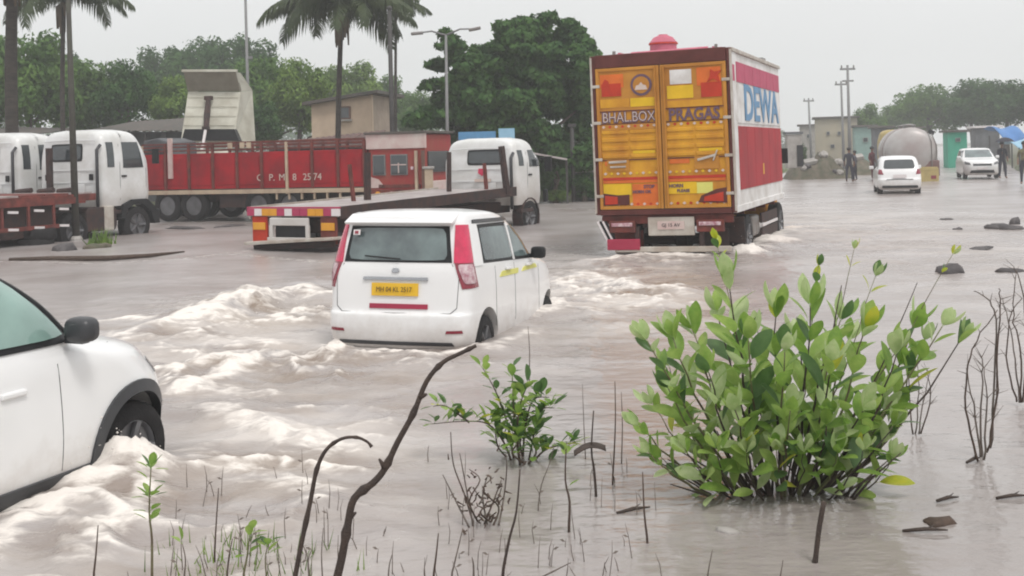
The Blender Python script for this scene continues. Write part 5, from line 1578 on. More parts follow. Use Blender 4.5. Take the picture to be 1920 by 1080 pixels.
# left: two tractors with red flatbeds
def yard_truck(px_, d, label, yaw=R(25), lattice=True):
    c = P(px_, 400, d)
    t = thing('flatbed_truck', label, 'truck', (c.x, d, GZ), yaw)
    white_cab(t, 2.32, 1.05, 3.12, 2.0, y0=0, win=(-.62, .42), wz=(.80, .42))
    part('chassis_frame', MB().box((0, -.2, .80), (1.1, 4.6, .30)), 'chassis_dark', t, bevel=.02)
    for s_ in (-1, 1):
        wheel(t, s_ * 1.05, 1.25, .50, .50, .30); wheel(t, s_ * 1.02, -1.0, .48, .48, .30)
        part('mud_guard', MB().prism([(.62, .72), (.72, 1.08), (1.05, 1.20), (1.6, 1.20), (1.95, .95), (2.1, .5), (1.9, .5), (1.75, .85), (1.45, 1.06), (1.1, 1.06), (.85, .95), (.75, .70)], s_ * .88, s_ * 1.22), 'black_plastic', t)
        part('fuel_tank', MB().prism([(-.55, .42), (.45, .42), (.52, .55), (.52, .95), (.42, 1.05), (-.5, 1.05), (-.58, .95), (-.58, .5)], s_ * .62, s_ * 1.15), 'chassis_dark', t, bevel=.03)
        part('tank_strap', MB().box((s_ * .90, .22, .74), (.55, .34, .66)), 'steel_pale', t, bevel=.03)
        part('bumper_corner', MB().box((s_ * 1.0, 2.06, .72), (.36, .16, .36)), 'black_plastic', t, bevel=.03)
    part('bumper', MB().box((0, 2.12, .72), (2.3, .12, .34)), 'black_plastic', t, bevel=.03)
    # red flatbed behind the cab
    zt_ = 1.44
    part('bed', MB().box((0, -4.4, zt_ - .10), (2.45, 8.2, .18)), 'rust_red', t, bevel=.01)
    for k in range(10): part('bed_plank', MB().box((0, -.75 - k * .8, zt_ + .01), (2.3, .76, .04)), 'rust_red' if k % 3 else 'deck_metal', t)
    for s_ in (-1, 1):
        part('side_rail', MB().box((s_ * 1.235, -4.6, zt_ - .16), (.05, 7.8, .16)), 'rust_red', t)
        part('side_rail', MB().box((s_ * 1.235, -5.0, zt_ - .78), (.05, 6.8, .10)), 'rust_red', t)
        for k in range(9):
            part('side_post', MB().box((s_ * 1.23, -1.75 - k * .8, zt_ - .48), (.05, .07, .52)), 'rust_red', t)
            part('marker_lamp', MB().box((s_ * 1.27, -1.45 - k * .8, zt_ - .36), (.03, .30, .06), (R(-4), 0, 0)), 'stripe_white', t)
            part('marker_lamp', MB().box((s_ * 1.27, -1.45 - k * .8, zt_ - .78), (.03, .30, .06), (R(-4), 0, 0)), 'stripe_white', t)
        part('underside_panel', MB().box((s_ * 1.0, -5.0, zt_ - .60), (.10, 6.9, .85)), 'chassis_dark', t)
    part('post', MB().box((-.35, -.35, 1.9), (.16, .10, 1.5)), 'chassis_dark', t)
    for q in (-.9, -.1, .6): part('bed_clutter', MB().tube([(q - .25, -.75, zt_ + .06), (q + .25, -.7, zt_ + .10)], .07, 8), 'chassis_dark', t)
    return t
yard_truck(132, 31.6, 'white sleeper cab truck with a red slatted flatbed, nearest the slender dark pole')
yard_truck(-22, 32.6, 'white cab truck cut by the left picture edge, behind the slatted red flatbed')

# long red high sided truck across the yard
a = P(270, 353, 38.3); b = P(686, 363, 35.6)
yaw = math.atan2(b.x - a.x, b.y - a.y); L = math.hypot(b.x - a.x, b.y - a.y)
rt = thing('red_truck', 'long red high sided truck parked across the yard behind the flatbed', 'truck', (a.x, a.y, 0), yaw)
zb = (a.z + b.z) / 2 - .02; hb = 1.14
W2 = 2.3
part('floor', MB().box((-W2 / 2, L / 2, zb + .02), (W2, L, .12)), 'chassis_dark', rt)
n = 9
for i in range(n):
    y0 = L * i / n; y1 = L * (i + 1) / n
    o = part('side_board', MB().box((0, (y0 + y1) / 2, zb + .10 + hb / 2), (.06, y1 - y0 - .05, hb)), 'red_board', rt, bevel=.01)
    part('pressed_panel', MB().box((.038, (y0 + y1) / 2, zb + .10 + hb * .5), (.02, (y1 - y0) * .78, hb * .78)), 'red_board', o, bevel=.008)
    copy_part(o, rt).location = (-W2, 0, 0)
for i in range(n + 1):
    part('stanchion', MB().box((.05, L * i / n, zb + .72), (.07, .08, 1.62)), 'rust_red' if i not in (0, 6) else 'cream_board', rt)
    part('stanchion', MB().box((-W2, L * i / n, zb + .72), (.07, .08, 1.62)), 'rust_red', rt)
for k, zz in enumerate((1.34, 1.46, 1.56)):
    for X in (.02, -W2): part('top_rail', MB().box((X, L / 2, zb + zz), (.05, L, .045)), 'rust_red', rt)
part('lower_rail', MB().box((.06, L / 2, zb + .0), (.10, L, .13)), 'cream_board', rt, bevel=.01)
for i in range(7): part('rail_bracket', MB().box((.04, L * (.62 + i * .055), zb - .16), (.07, .06, .20)), 'cream_board', rt)
part('head_board', MB().box((-W2 / 2, L + .02, zb + .75), (W2, .06, 1.5)), 'red_board', rt)
part('tail_board', MB().box((-W2 / 2, -.02, zb + .65), (W2, .06, 1.2)), 'red_board', rt)
for y, s in ((L * .545, 'C'), (L * .60, 'P.'), (L * .645, 'M'), (L * .70, '8'), (L * .755, '25'), (L * .80, '74')):
    text('side_lettering', s, .30, (.062, y, zb + .42), (R(90), 0, R(90)), 'letter_pale', rt, depth=.004)
for i, y in enumerate((.9, 1.9, 4.3, 5.4)):
    wheel(rt, -.10, y, .52, .50, .28); wheel(rt, -W2 + .10, y, .52, .50, .28)
part('chassis_frame', MB().box((-W2 / 2, L / 2, zb - .20), (1.0, L, .3)), 'chassis_dark', rt)
part('tool_box', MB().box((-.25, L * .42, zb - .30), (.4, 1.1, .42)), 'chassis_dark', rt, bevel=.02)
part('side_guard', MB().box((-.05, L * .75, zb - .38), (.06, 2.4, .12)), 'black_plastic', rt)
for yy, hh_ in ((L * .415, 'w'), (L * .47, 'w'), (L * .50, 'w')):
    part('white_tag', MB().box((.06, yy, zb + 1.46), (.03, .16, .18)), 'cream_board', rt)

# its cab at the right hand end: wooden red cab with a pale board above the windows
CL = 1.85; cy0 = L + .12
def cz(y): return P(740, y, 35.2).z
part('cab_body', MB().box((-1.05, cy0 + CL / 2, (cz(252) + cz(378)) / 2), (2.1, CL, cz(252) - cz(378))), 'kiosk_red', rt, bevel=.05)
part('pale_cab_board', MB().box((.0, cy0 + CL / 2, cz(265)), (.10, CL + .12, cz(251) - cz(279))), 'kiosk_board', rt, bevel=.015)
part('cab_roof', MB().box((-1.0, cy0 + CL / 2, cz(249)), (2.2, CL + .2, .07)), 'roof_dark', rt, bevel=.01)
for y_, w2_ in ((.36, .42), (1.02, .56)):
    f = part('cab_window', MB().box((.005, cy0 + y_, cz(309)), (.07, w2_, cz(290) - cz(329))), 'pole_grey', rt, bevel=.01)
    part('pane', MB().box((.045, cy0 + y_, cz(309)), (.02, w2_ - .07, cz(292) - cz(327))), 'glass_dark', f)
    if y_ > 1:
        part('window_bar', MB().box((.06, cy0 + y_, cz(309)), (.02, w2_ - .05, .03)), 'kiosk_board', f); part('window_bar', MB().box((.062, cy0 + y_, cz(315)), (.02, .03, cz(308) - cz(327))), 'kiosk_board', f)
part('painted_wedge', MB().prism([(cy0 + .02, cz(352)), (cy0 + .55, cz(352)), (cy0 + .32, cz(336)), (cy0 + .05, cz(331))], .0, .025), 'kiosk_board', rt)
part('painted_band', MB().box((.01, cy0 + CL * .55, cz(349)), (.03, CL * .75, .10)), 'rust_red', rt)
part('patterned_skirt', MB().box((.012, cy0 + CL * .5, cz(366)), (.05, CL, cz(356) - cz(377))), 'rust_red', rt, bevel=.01)
for k, y_ in enumerate((.3, .75, 1.2, 1.55)): part('painted_flower', MB().lathe([(.09 - .01 * k, .035), (.09 - .01 * k, .045)], 10, 'x', c=(0, cy0 + y_, cz(364))), 'kiosk_board' if k % 2 else 'stripe_orange', rt)
part('front_post', MB().box((.06, cy0 + CL - .25, cz(330)), (.07, .08, cz(285) - cz(378))), 'cream_board', rt); part('front_post', MB().box((.06, cy0 + CL - .02, cz(330)), (.07, .09, cz(285) - cz(378))), 'wood_brown', rt)
part('side_lamp', MB().box((.07, cy0 + CL - .38, cz(316)), (.06, .10, .10)), 'lamp_clear', rt, bevel=.02)
for X in (-.15, -1.95): wheel(rt, X, cy0 + .9, .52, .50, .28)
part('windshield', MB().box((-1.0, cy0 + CL + .03, cz(305)), (1.6, .05, cz(286) - cz(326))), 'glass_dark', rt, bevel=.01)
part('bonnet_grille', MB().box((-1.0, cy0 + CL + .04, cz(352)), (1.3, .06, .35)), 'kiosk_board', rt, bevel=.02)
# dark bundle and pale tail post over its left hand end
part('dark_load', MB().prism([(-.15, zb + .95), (1.0, zb + .95), (.95, zb + 1.65), (.5, zb + 1.78), (-.05, zb + 1.7)], -1.6, -.1), 'shed_wall', rt, bevel=.05)
part('tail_post', MB().box((.07, 1.1, zb + 1.1), (.08, .16, 1.3)), 'kiosk_board', rt, bevel=.01)

# tipper with its body raised
d = 43.0
c = P(400, 300, d)
tp = thing('tipper_truck', 'cream tipper with its dump body raised high above the red truck', 'truck', (c.x, d, 0), 0)
def L_(x, y, dd=0): 
    p = P(x, y, d + dd); return Vector((p.x - c.x, dd, p.z))
bl_, br_ = L_(339, 264), L_(438, 264); tl, tr_ = L_(353, 172, .9), L_(451, 172, .9)
ul, ur = L_(344, 135, .4), L_(442, 135, .4)
mb = MB()
bk = Vector((0, 1.5, .25))
def slab(q, th, m_, nm, par, bev=.01):
    n_ = (q[1] - q[0]).cross(q[3] - q[0]).normalized() * th
    vs = list(q) + [p - n_ for p in q]
    return part(nm, MB().add(vs, [(0, 1, 2, 3), (7, 6, 5, 4), (0, 4, 5, 1), (1, 5, 6, 2), (2, 6, 7, 3), (3, 7, 4, 0)]), m_, par, bevel=bev)
floor_ = slab([bl_, br_, tr_, tl], .12, 'tipper_cream', 'dump_floor', tp)
slab([tl + Vector((-.02, 0, .01)), tr_ + Vector((.02, 0, .01)), ur, ul], .10, 'tipper_inside', 'canopy_plate', tp)
slab([ul + Vector((-.06, -.05, 0)), ur + Vector((.06, -.05, 0)), ur + Vector((.06, -.05, .09)), ul + Vector((-.06, -.05, .09))], .12, 'tipper_cream', 'canopy_lip', tp)
# side walls going back
slab([br_ + Vector((.01, 0.01, 0)), br_ + Vector((.60, 1.0, -.4)), tr_ + Vector((.25, .9, .1)), tr_ + Vector((.01, .01, 0))], .08, 'tipper_cream', 'dump_side', tp)
slab([bl_ + Vector((-.03, 1.3, .05)), bl_ + Vector((-.0, 0.01, 0)), tl + Vector((-.01, .01, 0)), tl + Vector((-.05, 1.5, .5))], .08, 'tipper_cream', 'dump_side', tp)
slab([tr_ + Vector((.0, .0, 0)), tr_ + Vector((.25, .9, .1)), ur + Vector((.05, .6, .0)), ur + Vector((.02, 0, 0))], .05, 'tipper_cream', 'canopy_side', tp)
for k in range(5):
    t0 = .12 + k * .19; a_, b_2 = bl_.lerp(tl, t0), br_.lerp(tr_, t0)
    part('floor_rib', MB().tube([a_ + Vector((.04, -.05, 0)), b_2 + Vector((-.04, -.05, 0))], .012, 4), 'tipper_cream', tp)
r0, r1, r2 = L_(377, 292, -.7), L_(386, 240, -.35), L_(391, 184, .55)
part('ram', MB().tube([r0, r1], .055, 10), 'stripe_white', tp); part('ram_cylinder', MB().tube([r1 + Vector((0, 0, -.1)), r1.lerp(r2, .5), r2], [.09, .12, .08], 10), 'chassis_dark', tp)
part('ram_bracket', MB().box(r2, (.30, .18, .16)).box(r1, (.26, .16, .12)), 'chassis_dark', tp, bevel=.01)
q0, q1 = L_(340, 264, -.1), L_(448, 264, -.1); q2, q3 = L_(439, 242, -.1), L_(346, 242, -.1)
slab([q0, q1, q2, q3], .5, 'black_plastic', 'headboard', tp)
part('chassis_frame', MB().box((0.2, 1.6, .95), (1.1, 6.5, .35)), 'chassis_dark', tp)
for s_ in (-1, 1):
    for y in (-1.2, 2.8, 4.0): wheel(tp, .2 + s_ * .95, y, .5, .5, .3)
cs, cbd = cab_shell(tp, 2.2, .8, 2.35, 1.6, 'tipper_cream'); cbd.location = (.2, -2.6, 0)

# ---------------------------------------------------------------- far vehicles
def far_car(px_, ybot, d, label, w_, yaw, kind='hatchback', zg=-.2, wet=.0, glass='glass_dark', col='car_white', cscale=1.0):
    c = P(px_, ybot, d)
    t = thing(kind, label, 'car', (c.x, d, zg), yaw)
    hw = w_ / 2
    s_ = Shell([(.22, .12, 3.7, hw * .9, .25, .4), (.32, .02, 3.85, hw * .97, .2, .4), (.60, 0, 3.9, hw, .18, .4), (.66, .04, 3.88, hw, .18, .4), (.90, .10, 3.75, hw * .98, .18, .4),
                (.98, .14, 3.1, hw * .96, .18, .4), (1.03, .17, 2.75, hw * .94, .18, .3), (1.25, .32, 2.4, hw * .88, .2, .3), (1.42, .50, 2.0, hw * .80, .22, .3), (1.49, .75, 1.7, hw * .66, .3, .3), (1.51, 1.0, 1.5, hw * .3, .2, .2)], bow_r=.05)
    s_.build('body', col, t)
    s_.patch([(-hw * .72, 1.02), (hw * .72, 1.02), (hw * .64, 1.36), (-hw * .64, 1.36)], 'rear_window', glass, t, off=.01, rnd=.06)
    for k in (-1, 1):
        q = [(k * hw * .72, .80), (k * hw * 1.05, .82), (k * hw * .98, 1.0), (k * hw * .80, .99)]
        s_.patch(q if k > 0 else [q[1], q[0], q[3], q[2]], 'tail_lamp', 'lamp_dark_red', t, off=.012)
        q = [(.75, 1.03), (2.45, 1.02), (1.95, 1.37), (.95, 1.37)]
        s_.patch(q if k > 0 else [q[1], q[0], q[3], q[2]], 'side_window', glass, t, mode='y', sign=k, off=.01)
        for y in (.7, 3.0): wheel(t, k * (hw - .12), y, .29, .29, .19)
        part('mirror', MB().box((k * (hw + .09), 2.35, 1.04), (.18, .10, .13)), col, t, bevel=.03)
    part('number_plate', MB().box((0, -.0, .74), (.48, .04, .13)), 'stripe_white', t)
    part('tailgate_seam', MB().tube([(-hw * .6, -.0, .62), (hw * .6, -.0, .62)], .012, 4), 'seam', t)
    part('bumper_insert', MB().box((0, .02, .34), (w_ * .8, .06, .10)), 'black_plastic', t, bevel=.02)
    return t
far_car(1688, 360, 44.5, 'white hatchback with dark rear window wading ahead of the tanker', 1.62, R(14), zg=-.06)
c = P(1843, 337, 58.5)
t = thing('hatchback', 'white hatchback facing the camera beside the person in black with an umbrella', 'car', (c.x, 58.5, .02), R(14))
hw = .86
# built with its nose at the near end
s_ = Shell([(.20, .10, 3.7, hw * .92, .4, .25), (.32, .02, 3.8, hw * .98, .4, .2), (.62, 0, 3.82, hw, .4, .2), (.86, .10, 3.8, hw * .99, .4, .18), (.95, .35, 3.78, hw * .97, .4, .18),
            (1.02, .95, 3.74, hw * .95, .3, .18), (1.06, 1.10, 3.72, hw * .93, .26, .18), (1.28, 1.50, 3.6, hw * .87, .26, .2), (1.46, 1.90, 3.4, hw * .80, .28, .22), (1.52, 2.2, 3.2, hw * .64, .3, .3), (1.54, 2.5, 2.9, hw * .3, .2, .2)], bow_r=.14, bow_f=.05)
s_.build('body', 'car_white', t)
s_.patch([(-hw * .80, 1.07), (hw * .80, 1.07), (hw * .70, 1.44), (-hw * .70, 1.44)], 'windshield', 'glass_teal', t, off=.01)
s_.patch([(-hw * .5, .66), (hw * .5, .66), (hw * .52, .76), (-hw * .52, .76)], 'grille', 'dark_plastic', t, off=.012)
s_.patch([(-hw * .7, .30), (hw * .7, .30), (hw * .62, .44), (-hw * .62, .44)], 'lower_grille', 'black_plastic', t, off=.012)
part('number_plate', MB().box((0, -.03, .54), (.48, .03, .12)), 'stripe_white', t)
for k in (-1, 1):
    q = [(k * hw * .62, .70), (k * hw * 1.02, .74), (k * hw * 1.05, .88), (k * hw * .70, .82)]
    s_.patch(q if k > 0 else [q[1], q[0], q[3], q[2]], 'headlight', 'rim_grey', t, off=.012)
    q = [(1.45, 1.08), (3.1, 1.08), (3.0, 1.40), (1.95, 1.42)]
    s_.patch(q if k > 0 else [q[1], q[0], q[3], q[2]], 'side_window', 'glass_dark', t, mode='y', sign=k, off=.01)
    for y in (.75, 3.1): wheel(t, k * (hw - .12), y, .29, .29, .19)
    part('mirror', superbox(MB(), (k * (hw + .07), 1.42, 1.08), (.20, .10, .13)), 'car_white', t, smooth='auto')

# tanker
d = 58.0
c = P(1712, 352, d); tk2 = thing('tanker_truck', 'grey tanker truck with rusty red lower body ahead of the far white hatchback', 'truck', (c.x, d, -.1), R(13))
r = 1.22; zc = P(1712, 285, d).z + .1
prof = [(.05, -.30), (.55, -.26), (.95, -.14), (1.15, .0), (r, .18), (r, 1.7), (r + .03, 1.72), (r + .03, 1.80), (r, 1.82), (r, 3.4), (r + .03, 3.42), (r + .03, 3.5), (r, 3.52), (r, 5.4), (.9, 5.75), (.05, 5.85)]
tkm = part('tank', MB().lathe(prof, 36, 'y', c=(0, 0, zc)), 'tank_grey', tk2, smooth='auto')
part('tank_band', MB().lathe([(r + .012, 2.4), (r + .02, 2.42), (r + .02, 2.52), (r + .012, 2.54)], 36, 'y', c=(0, 0, zc)), 'tank_lower', tkm)
for y in (1.2, 3.6): part('manhole', MB().lathe([(.30, 0), (.30, .12), (.34, .13), (.34, .18), (.05, .24)], 18, c=(0, y, zc + r - .04)), 'steel_grey', tkm, smooth='auto')
part('walkway', MB().box((.45, 2.4, zc + r + .0), (.5, 4.2, .05)), 'steel_grey', tk2)
part('lower_skirt', MB().box((0, 2.7, zc - .82), (2.52, 5.7, .80)), 'tank_lower', tk2, bevel=.06)
part('rear_panel', MB().box((.55, -.17, zc - 1.20), (1.3, .12, .80)), 'yellow_dull', tk2, bevel=.03)
part('rear_panel', MB().box((-.6, -.17, zc - 1.10), (1.1, .10, .6)), 'tank_lower', tk2, bevel=.03)
part('bumper', MB().box((0, -.18, .72), (2.3, .12, .18)), 'yellow_dull', tk2, bevel=.02)
for s_ in (-1, 1):
    part('tail_lamp', MB().box((s_ * .95, -.22, zc - 1.25), (.24, .05, .16)), 'lamp_dark_red', tk2)
    for y in (.8, 2.0, 5.2): wheel(tk2, s_ * .98, y, .48, .48, .3)
    part('mud_flap', MB().box((s_ * .95, .05, .62), (.5, .03, .55)), 'black_plastic', tk2)
part('ladder', MB().tube([(.9, -.2, zc - .8), (.9, -.15, zc + .5), (.7, .1, zc + 1.05)], .025, 6).tube([(1.15, -.1, zc - .8), (1.15, .0, zc + .3), (.95, .2, zc + .9)], .025, 6), 'steel_grey', tk2)
part('top_flag', MB().box((.95, .3, zc + .96), (.30, .22, .22), (0, R(25), 0)), 'black_plastic', tk2, bevel=.03)
cs, cbd = cab_shell(tk2, 2.2, .9, 2.75, 1.7, 'yellow_dull'); cbd.location = (0, 6.0, 0)

# ---------------------------------------------------------------- people
def person(x, yb, d, label, shirt, pants, zg=0.0, hgt=1.68, face=0.0, pose='stand', seed=0, umbrella=False):
    c = P(x, yb, d)
    t = thing('person', label, 'person', (c.x, d, zg), face)
    k = hgt / 1.7
    V = {}; order = []; E = []
    def j(n_, p, r, parent=None):
        V[n_] = len(order); order.append((Vector(p) * k, r * k))
        if parent: E.append((V[parent], V[n_]))
    sw = .05 if seed % 2 else -.03
    j('pelvis', (0, 0, .93), (.155, .115)[0]); j('waist', (0, 0, 1.08), .135, 'pelvis'); j('chest', (0, .01, 1.28), .16, 'waist'); j('neck0', (0, .01, 1.42), .085, 'chest')
    j('neck', (0, .01, 1.49), .055, 'neck0'); j('head', (0, .03, 1.58), .092, 'neck'); j('crown', (0, .02, 1.66), .075, 'head')
    for s_, n_ in ((-1, 'l'), (1, 'r')):
        j('hip' + n_, (s_ * .10, 0, .88), .105, 'pelvis'); j('knee' + n_, (s_ * .12, .03 + s_ * sw, .48), .068, 'hip' + n_); j('ankle' + n_, (s_ * .13, s_ * sw * 1.5, .08), .045, 'knee' + n_)
        j('toe' + n_, (s_ * .15, .15 + s_ * sw, .03), .035, 'ankle' + n_)
        j('sh' + n_, (s_ * .17, .0, 1.39), .068, 'chest')
        if umbrella and s_ > 0:
            j('el' + n_, (s_ * .24, .12, 1.16), .045, 'sh' + n_); j('wr' + n_, (s_ * .12, .26, 1.32), .033, 'el' + n_); j('hand' + n_, (s_ * .10, .28, 1.38), .038, 'wr' + n_)
        else:
            j('el' + n_, (s_ * .24, -.03, 1.12), .045, 'sh' + n_); j('wr' + n_, (s_ * .25, .05 + sw, .88), .032, 'el' + n_); j('hand' + n_, (s_ * .25, .07 + sw, .79), .036, 'wr' + n_)
    me = bpy.data.meshes.new('body'); me.from_pydata([p for p, _ in order], E, [])
    o = bpy.data.objects.new('body', me); C.objects.link(o)
    sk = o.modifiers.new('skin', 'SKIN'); sk.branch_smoothing = .6
    for i, (_, r_) in enumerate(order):
        me.skin_vertices[0].data[i].radius = (r_, r_ * (.72 if i in (0, 1, 2) else 1))
    me.skin_vertices[0].data[0].use_root = True
    sb_ = o.modifiers.new('sub', 'SUBSURF'); sb_.levels = 2; sb_.render_levels = 2
    realize(o)
    me = o.data
    for m_ in (shirt, pants, 'skin'): me.materials.append(MATS[m_])
    for p in me.polygons:
        z = p.center.z / k; x_ = abs(p.center.x) / k
        p.material_index = 2 if z > 1.46 or (x_ > .19 and z < 1.05) or z < .10 else (1 if z < .97 else 0)
        p.use_smooth = True
    o.parent = t
    hm = MB(); bm = bmesh.new(); bmesh.ops.create_uvsphere(bm, u_segments=14, v_segments=10, radius=.105 * k)
    hm.add([(v.co.x, v.co.y * 1.1 + .005, v.co.z * .9 + 1.665 * k) for v in bm.verts], [tuple(v.index for v in f.verts) for f in bm.faces if f.calc_center_median().z > -.02 * k or f.calc_center_median().y < -.03]); bm.free()
    part('hair', hm, 'hair', t, smooth=True)
    if umbrella:
        u_ = thing('umbrella', 'black open umbrella held over the person beside the hatchback facing the camera', 'umbrella', t.location + Vector((0, 0, 0)), face)
        part('shaft', MB().tube([(.10, .28, 1.28 * k), (-.05, .24, 1.95)], .010, 6), 'steel_grey', u_)
        prof = [(.02, 2.02), (.18, 1.99), (.34, 1.92), (.47, 1.80), (.46, 1.795), (.33, 1.90), (.17, 1.965), (.01, 1.99)]
        part('canopy', MB().lathe(prof, 8, c=(-.05, .24, 0)), 'cloth_dark', u_)
        part('handle', MB().tube([(.10, .28, 1.28 * k), (.115, .285, 1.20 * k), (.10, .31, 1.17 * k)], .014, 6), 'wood_brown', u_)
    return t
person(1593, 344, 60, 'person in dark clothes, left one of the pair standing by the power pole', 'cloth_dark', 'cloth_dark', .0, 1.72, R(30), seed=1)
person(1604, 343, 61, 'person in grey shirt and dark trousers, right one of the pair by the power pole', 'cloth_grey', 'cloth_dark', .0, 1.55, R(-60), seed=2)
person(1636, 336, 63, 'person in maroon clothes standing alone between the pair and the far hatchback', 'cloth_maroon', 'cloth_maroon', .0, 1.72, R(140), seed=3)
person(1880, 336, 57.5, 'person in black under an umbrella beside the hatchback that faces the camera', 'cloth_dark', 'cloth_dark', .05, 1.75, R(180), seed=4, umbrella=True)
person(1922, 352, 49, 'person in green mostly cut off by the right picture edge', 'stem_green', 'cloth_dark', .08, 1.75, R(200), seed=5)

# ---------------------------------------------------------------- things in the water
def rock(x, y, r, seed, label, sx=1.2, sz=.7, m='stone_dark', name='rock', dz=0.0):
    p = G(x, y); r *= .86; mb = rock_mb(r, seed, sx, sz)
    o = mb.build(name, m, None, smooth=True, loc=(p.x, p.y, dz)); tag(o, label, 'rock')
    o.rotation_euler = (0, 0, seed)
    return o
rock(1780, 512, .20, 3, 'dark angular rock in the water above the right end of the leafy bush', 1.2, .85)
rock(1882, 428, .34, 5, 'largest dark rock breaking the water near the right picture edge', 1.7, .35)
rock(1862, 428, .22, 8, 'rock touching the left end of the largest rock at the right', 1.3, .5)
rock(1902, 420, .15, 6, 'small rounded rock at the right end of the largest rock', 1.0, 1.2)
rock(1842, 467, .19, 7, 'flat dark stone awash between the two bigger rocks at the right', 2.0, .35)
rock(1775, 412, .13, 9, 'tiny far stone awash, furthest from the camera on the right', 1.6, .4)
rock(1797, 431, .12, 10, 'tiny stone awash just below the furthest one', 1.3, .6)
rock(1893, 510, .15, 12, 'low stone with dry stalks in front at the right picture edge', 1.6, .5)
rock(122, 470, .24, 13, 'black wedge of rock in the yard water right of the tyre pile', 1.3, .8)
rock(182, 464, .34, 14, 'low muddy mound in the yard water with a grass tuft on it', 1.5, .35, 'mud_rubble', 'mud_mound')
rock(345, 428, .45, 15, 'flat dark debris awash below the long red truck', 2.2, .16)
rock(430, 424, .4, 17, 'second patch of flat debris awash left of the striped truck tail', 2.0, .14)
rock(1362, 996, .05, 18, 'small pale pebble floating before the leafy bush', 1.6, .5, 'concrete', 'pebble')
rock(1762, 982, .07, 19, 'clump of brown leaf litter floating right of the leafy bush', 1.4, .6, 'twig_brown', 'leaf_litter')
# tyres
p = G(66, 458); ty = thing('tyre_pile', 'old truck tyres lying stacked in the water at the left of the yard', 'tyres', (p.x, p.y, 0), 0)
tm = lambda r: MB().lathe([(r * .55, -.14), (r * .92, -.14), (r, -.09), (r, .09), (r * .92, .14), (r * .55, .14), (r * .52, .0), (r * .55, -.14)], 28, 'z', cap=False)
for q, (dx_, dy_, dz_, rx_) in enumerate([(0, 0, .0, 0), (.05, .05, .26, 3)]):
    o = part('tyre', tm(.44), 'rubber', ty, smooth='auto', loc=(dx_, dy_, dz_)); o.rotation_euler = (R(rx_), 0, q)
p = G(5, 430)
# long stick lying in the water
pts = [G(18, 487, .03), G(100, 485, .04), G(200, 484, .05), G(280, 479, .04), G(345, 472, .02)]
o = MB().tube(pts, [.045, .06, .055, .045, .02], 7).build('log', 'twig_brown', None, smooth=True); tag(o, 'long thin log floating in the yard water at the left', 'log')
# grass tuft
p = G(190, 462); mb = MB(); rr_ = random.Random(4)
for k in range(90):
    a = rr_.uniform(0, 6.28); r = rr_.uniform(0, .35); h_ = rr_.uniform(.12, .42); q = rr_.gauss(0, .08)
    x, y = math.cos(a) * r, math.sin(a) * r * .6
    mb.add([(x - .018, y, 0), (x + .018, y, 0), (x + q, y + q, h_)], [(0, 1, 2)])
o = mb.build('grass_tuft', 'leaf_light', None, loc=(p.x, p.y, .05)); tag(o, 'grass tuft on the muddy mound before the white cab', 'grass tuft')

# ---------------------------------------------------------------- foreground plants
def leaf_mesh(i, L=.17, wd=.075, fold=.25, curl=.2, m='bush_leaf0'):
    mb = MB(); n = 8
    prof = [0.0, .42, .74, .92, 1.0, .97, .84, .56, .06]
    vs = []; fs = []
    for k in range(n + 1):
        t = k / n; y = .02 + L * t; z = -curl * L * t * t
        w_ = wd / 2 * prof[k] + .002
        vs += [(-w_, y, z + fold * w_), (-w_ * .5, y, z + fold * w_ * .35), (0, y, z), (w_ * .5, y, z + fold * w_ * .35), (w_, y, z + fold * w_)]
    for k in range(n):
        for j in range(4): a = k * 5 + j; fs.append((a, a + 1, a + 6, a + 5))
    o = len(vs); vs += [(-.003, 0, 0), (.003, 0, 0)]; fs.append((o, o + 1, 3, 1))
    mb.add(vs, fs)
    me = mb.mesh('leaf', m, smooth=True)
    return me
LEAF = [[leaf_mesh(i, L, w_, fd, cu, 'bush_leaf%d' % c) for L, w_, fd, cu in ((.165, .078, .25, .15), (.15, .082, .1, .3), (.18, .074, .4, .05))] for i, c in enumerate((0, 1, 2, 3, 4))]
def bez(p0, p1, p2, n=10):
    return [p0 * (1 - t) ** 2 + p1 * 2 * t * (1 - t) + p2 * t * t for t in [i / n for i in range(n + 1)]]
leaf_count = 0
def put_leaf(parent, org, pos, dirv, up, sc_, col, rr_):
    global leaf_count; leaf_count += 1
    y = dirv.normalized(); x = y.cross(up)
    if x.length < .05: x = y.cross(Vector((1, .2, 0)))
    x.normalize(); z = x.cross(y)
    o = bpy.data.objects.new('leaf', LEAF[col][rr_.randrange(3)]); C.objects.link(o); o.parent = parent
    M_ = Matrix((x, y, z)).transposed().to_4x4(); M_.translation = pos - org
    o.matrix_local = M_ @ Matrix.Diagonal((sc_, sc_, sc_, 1))
    return o
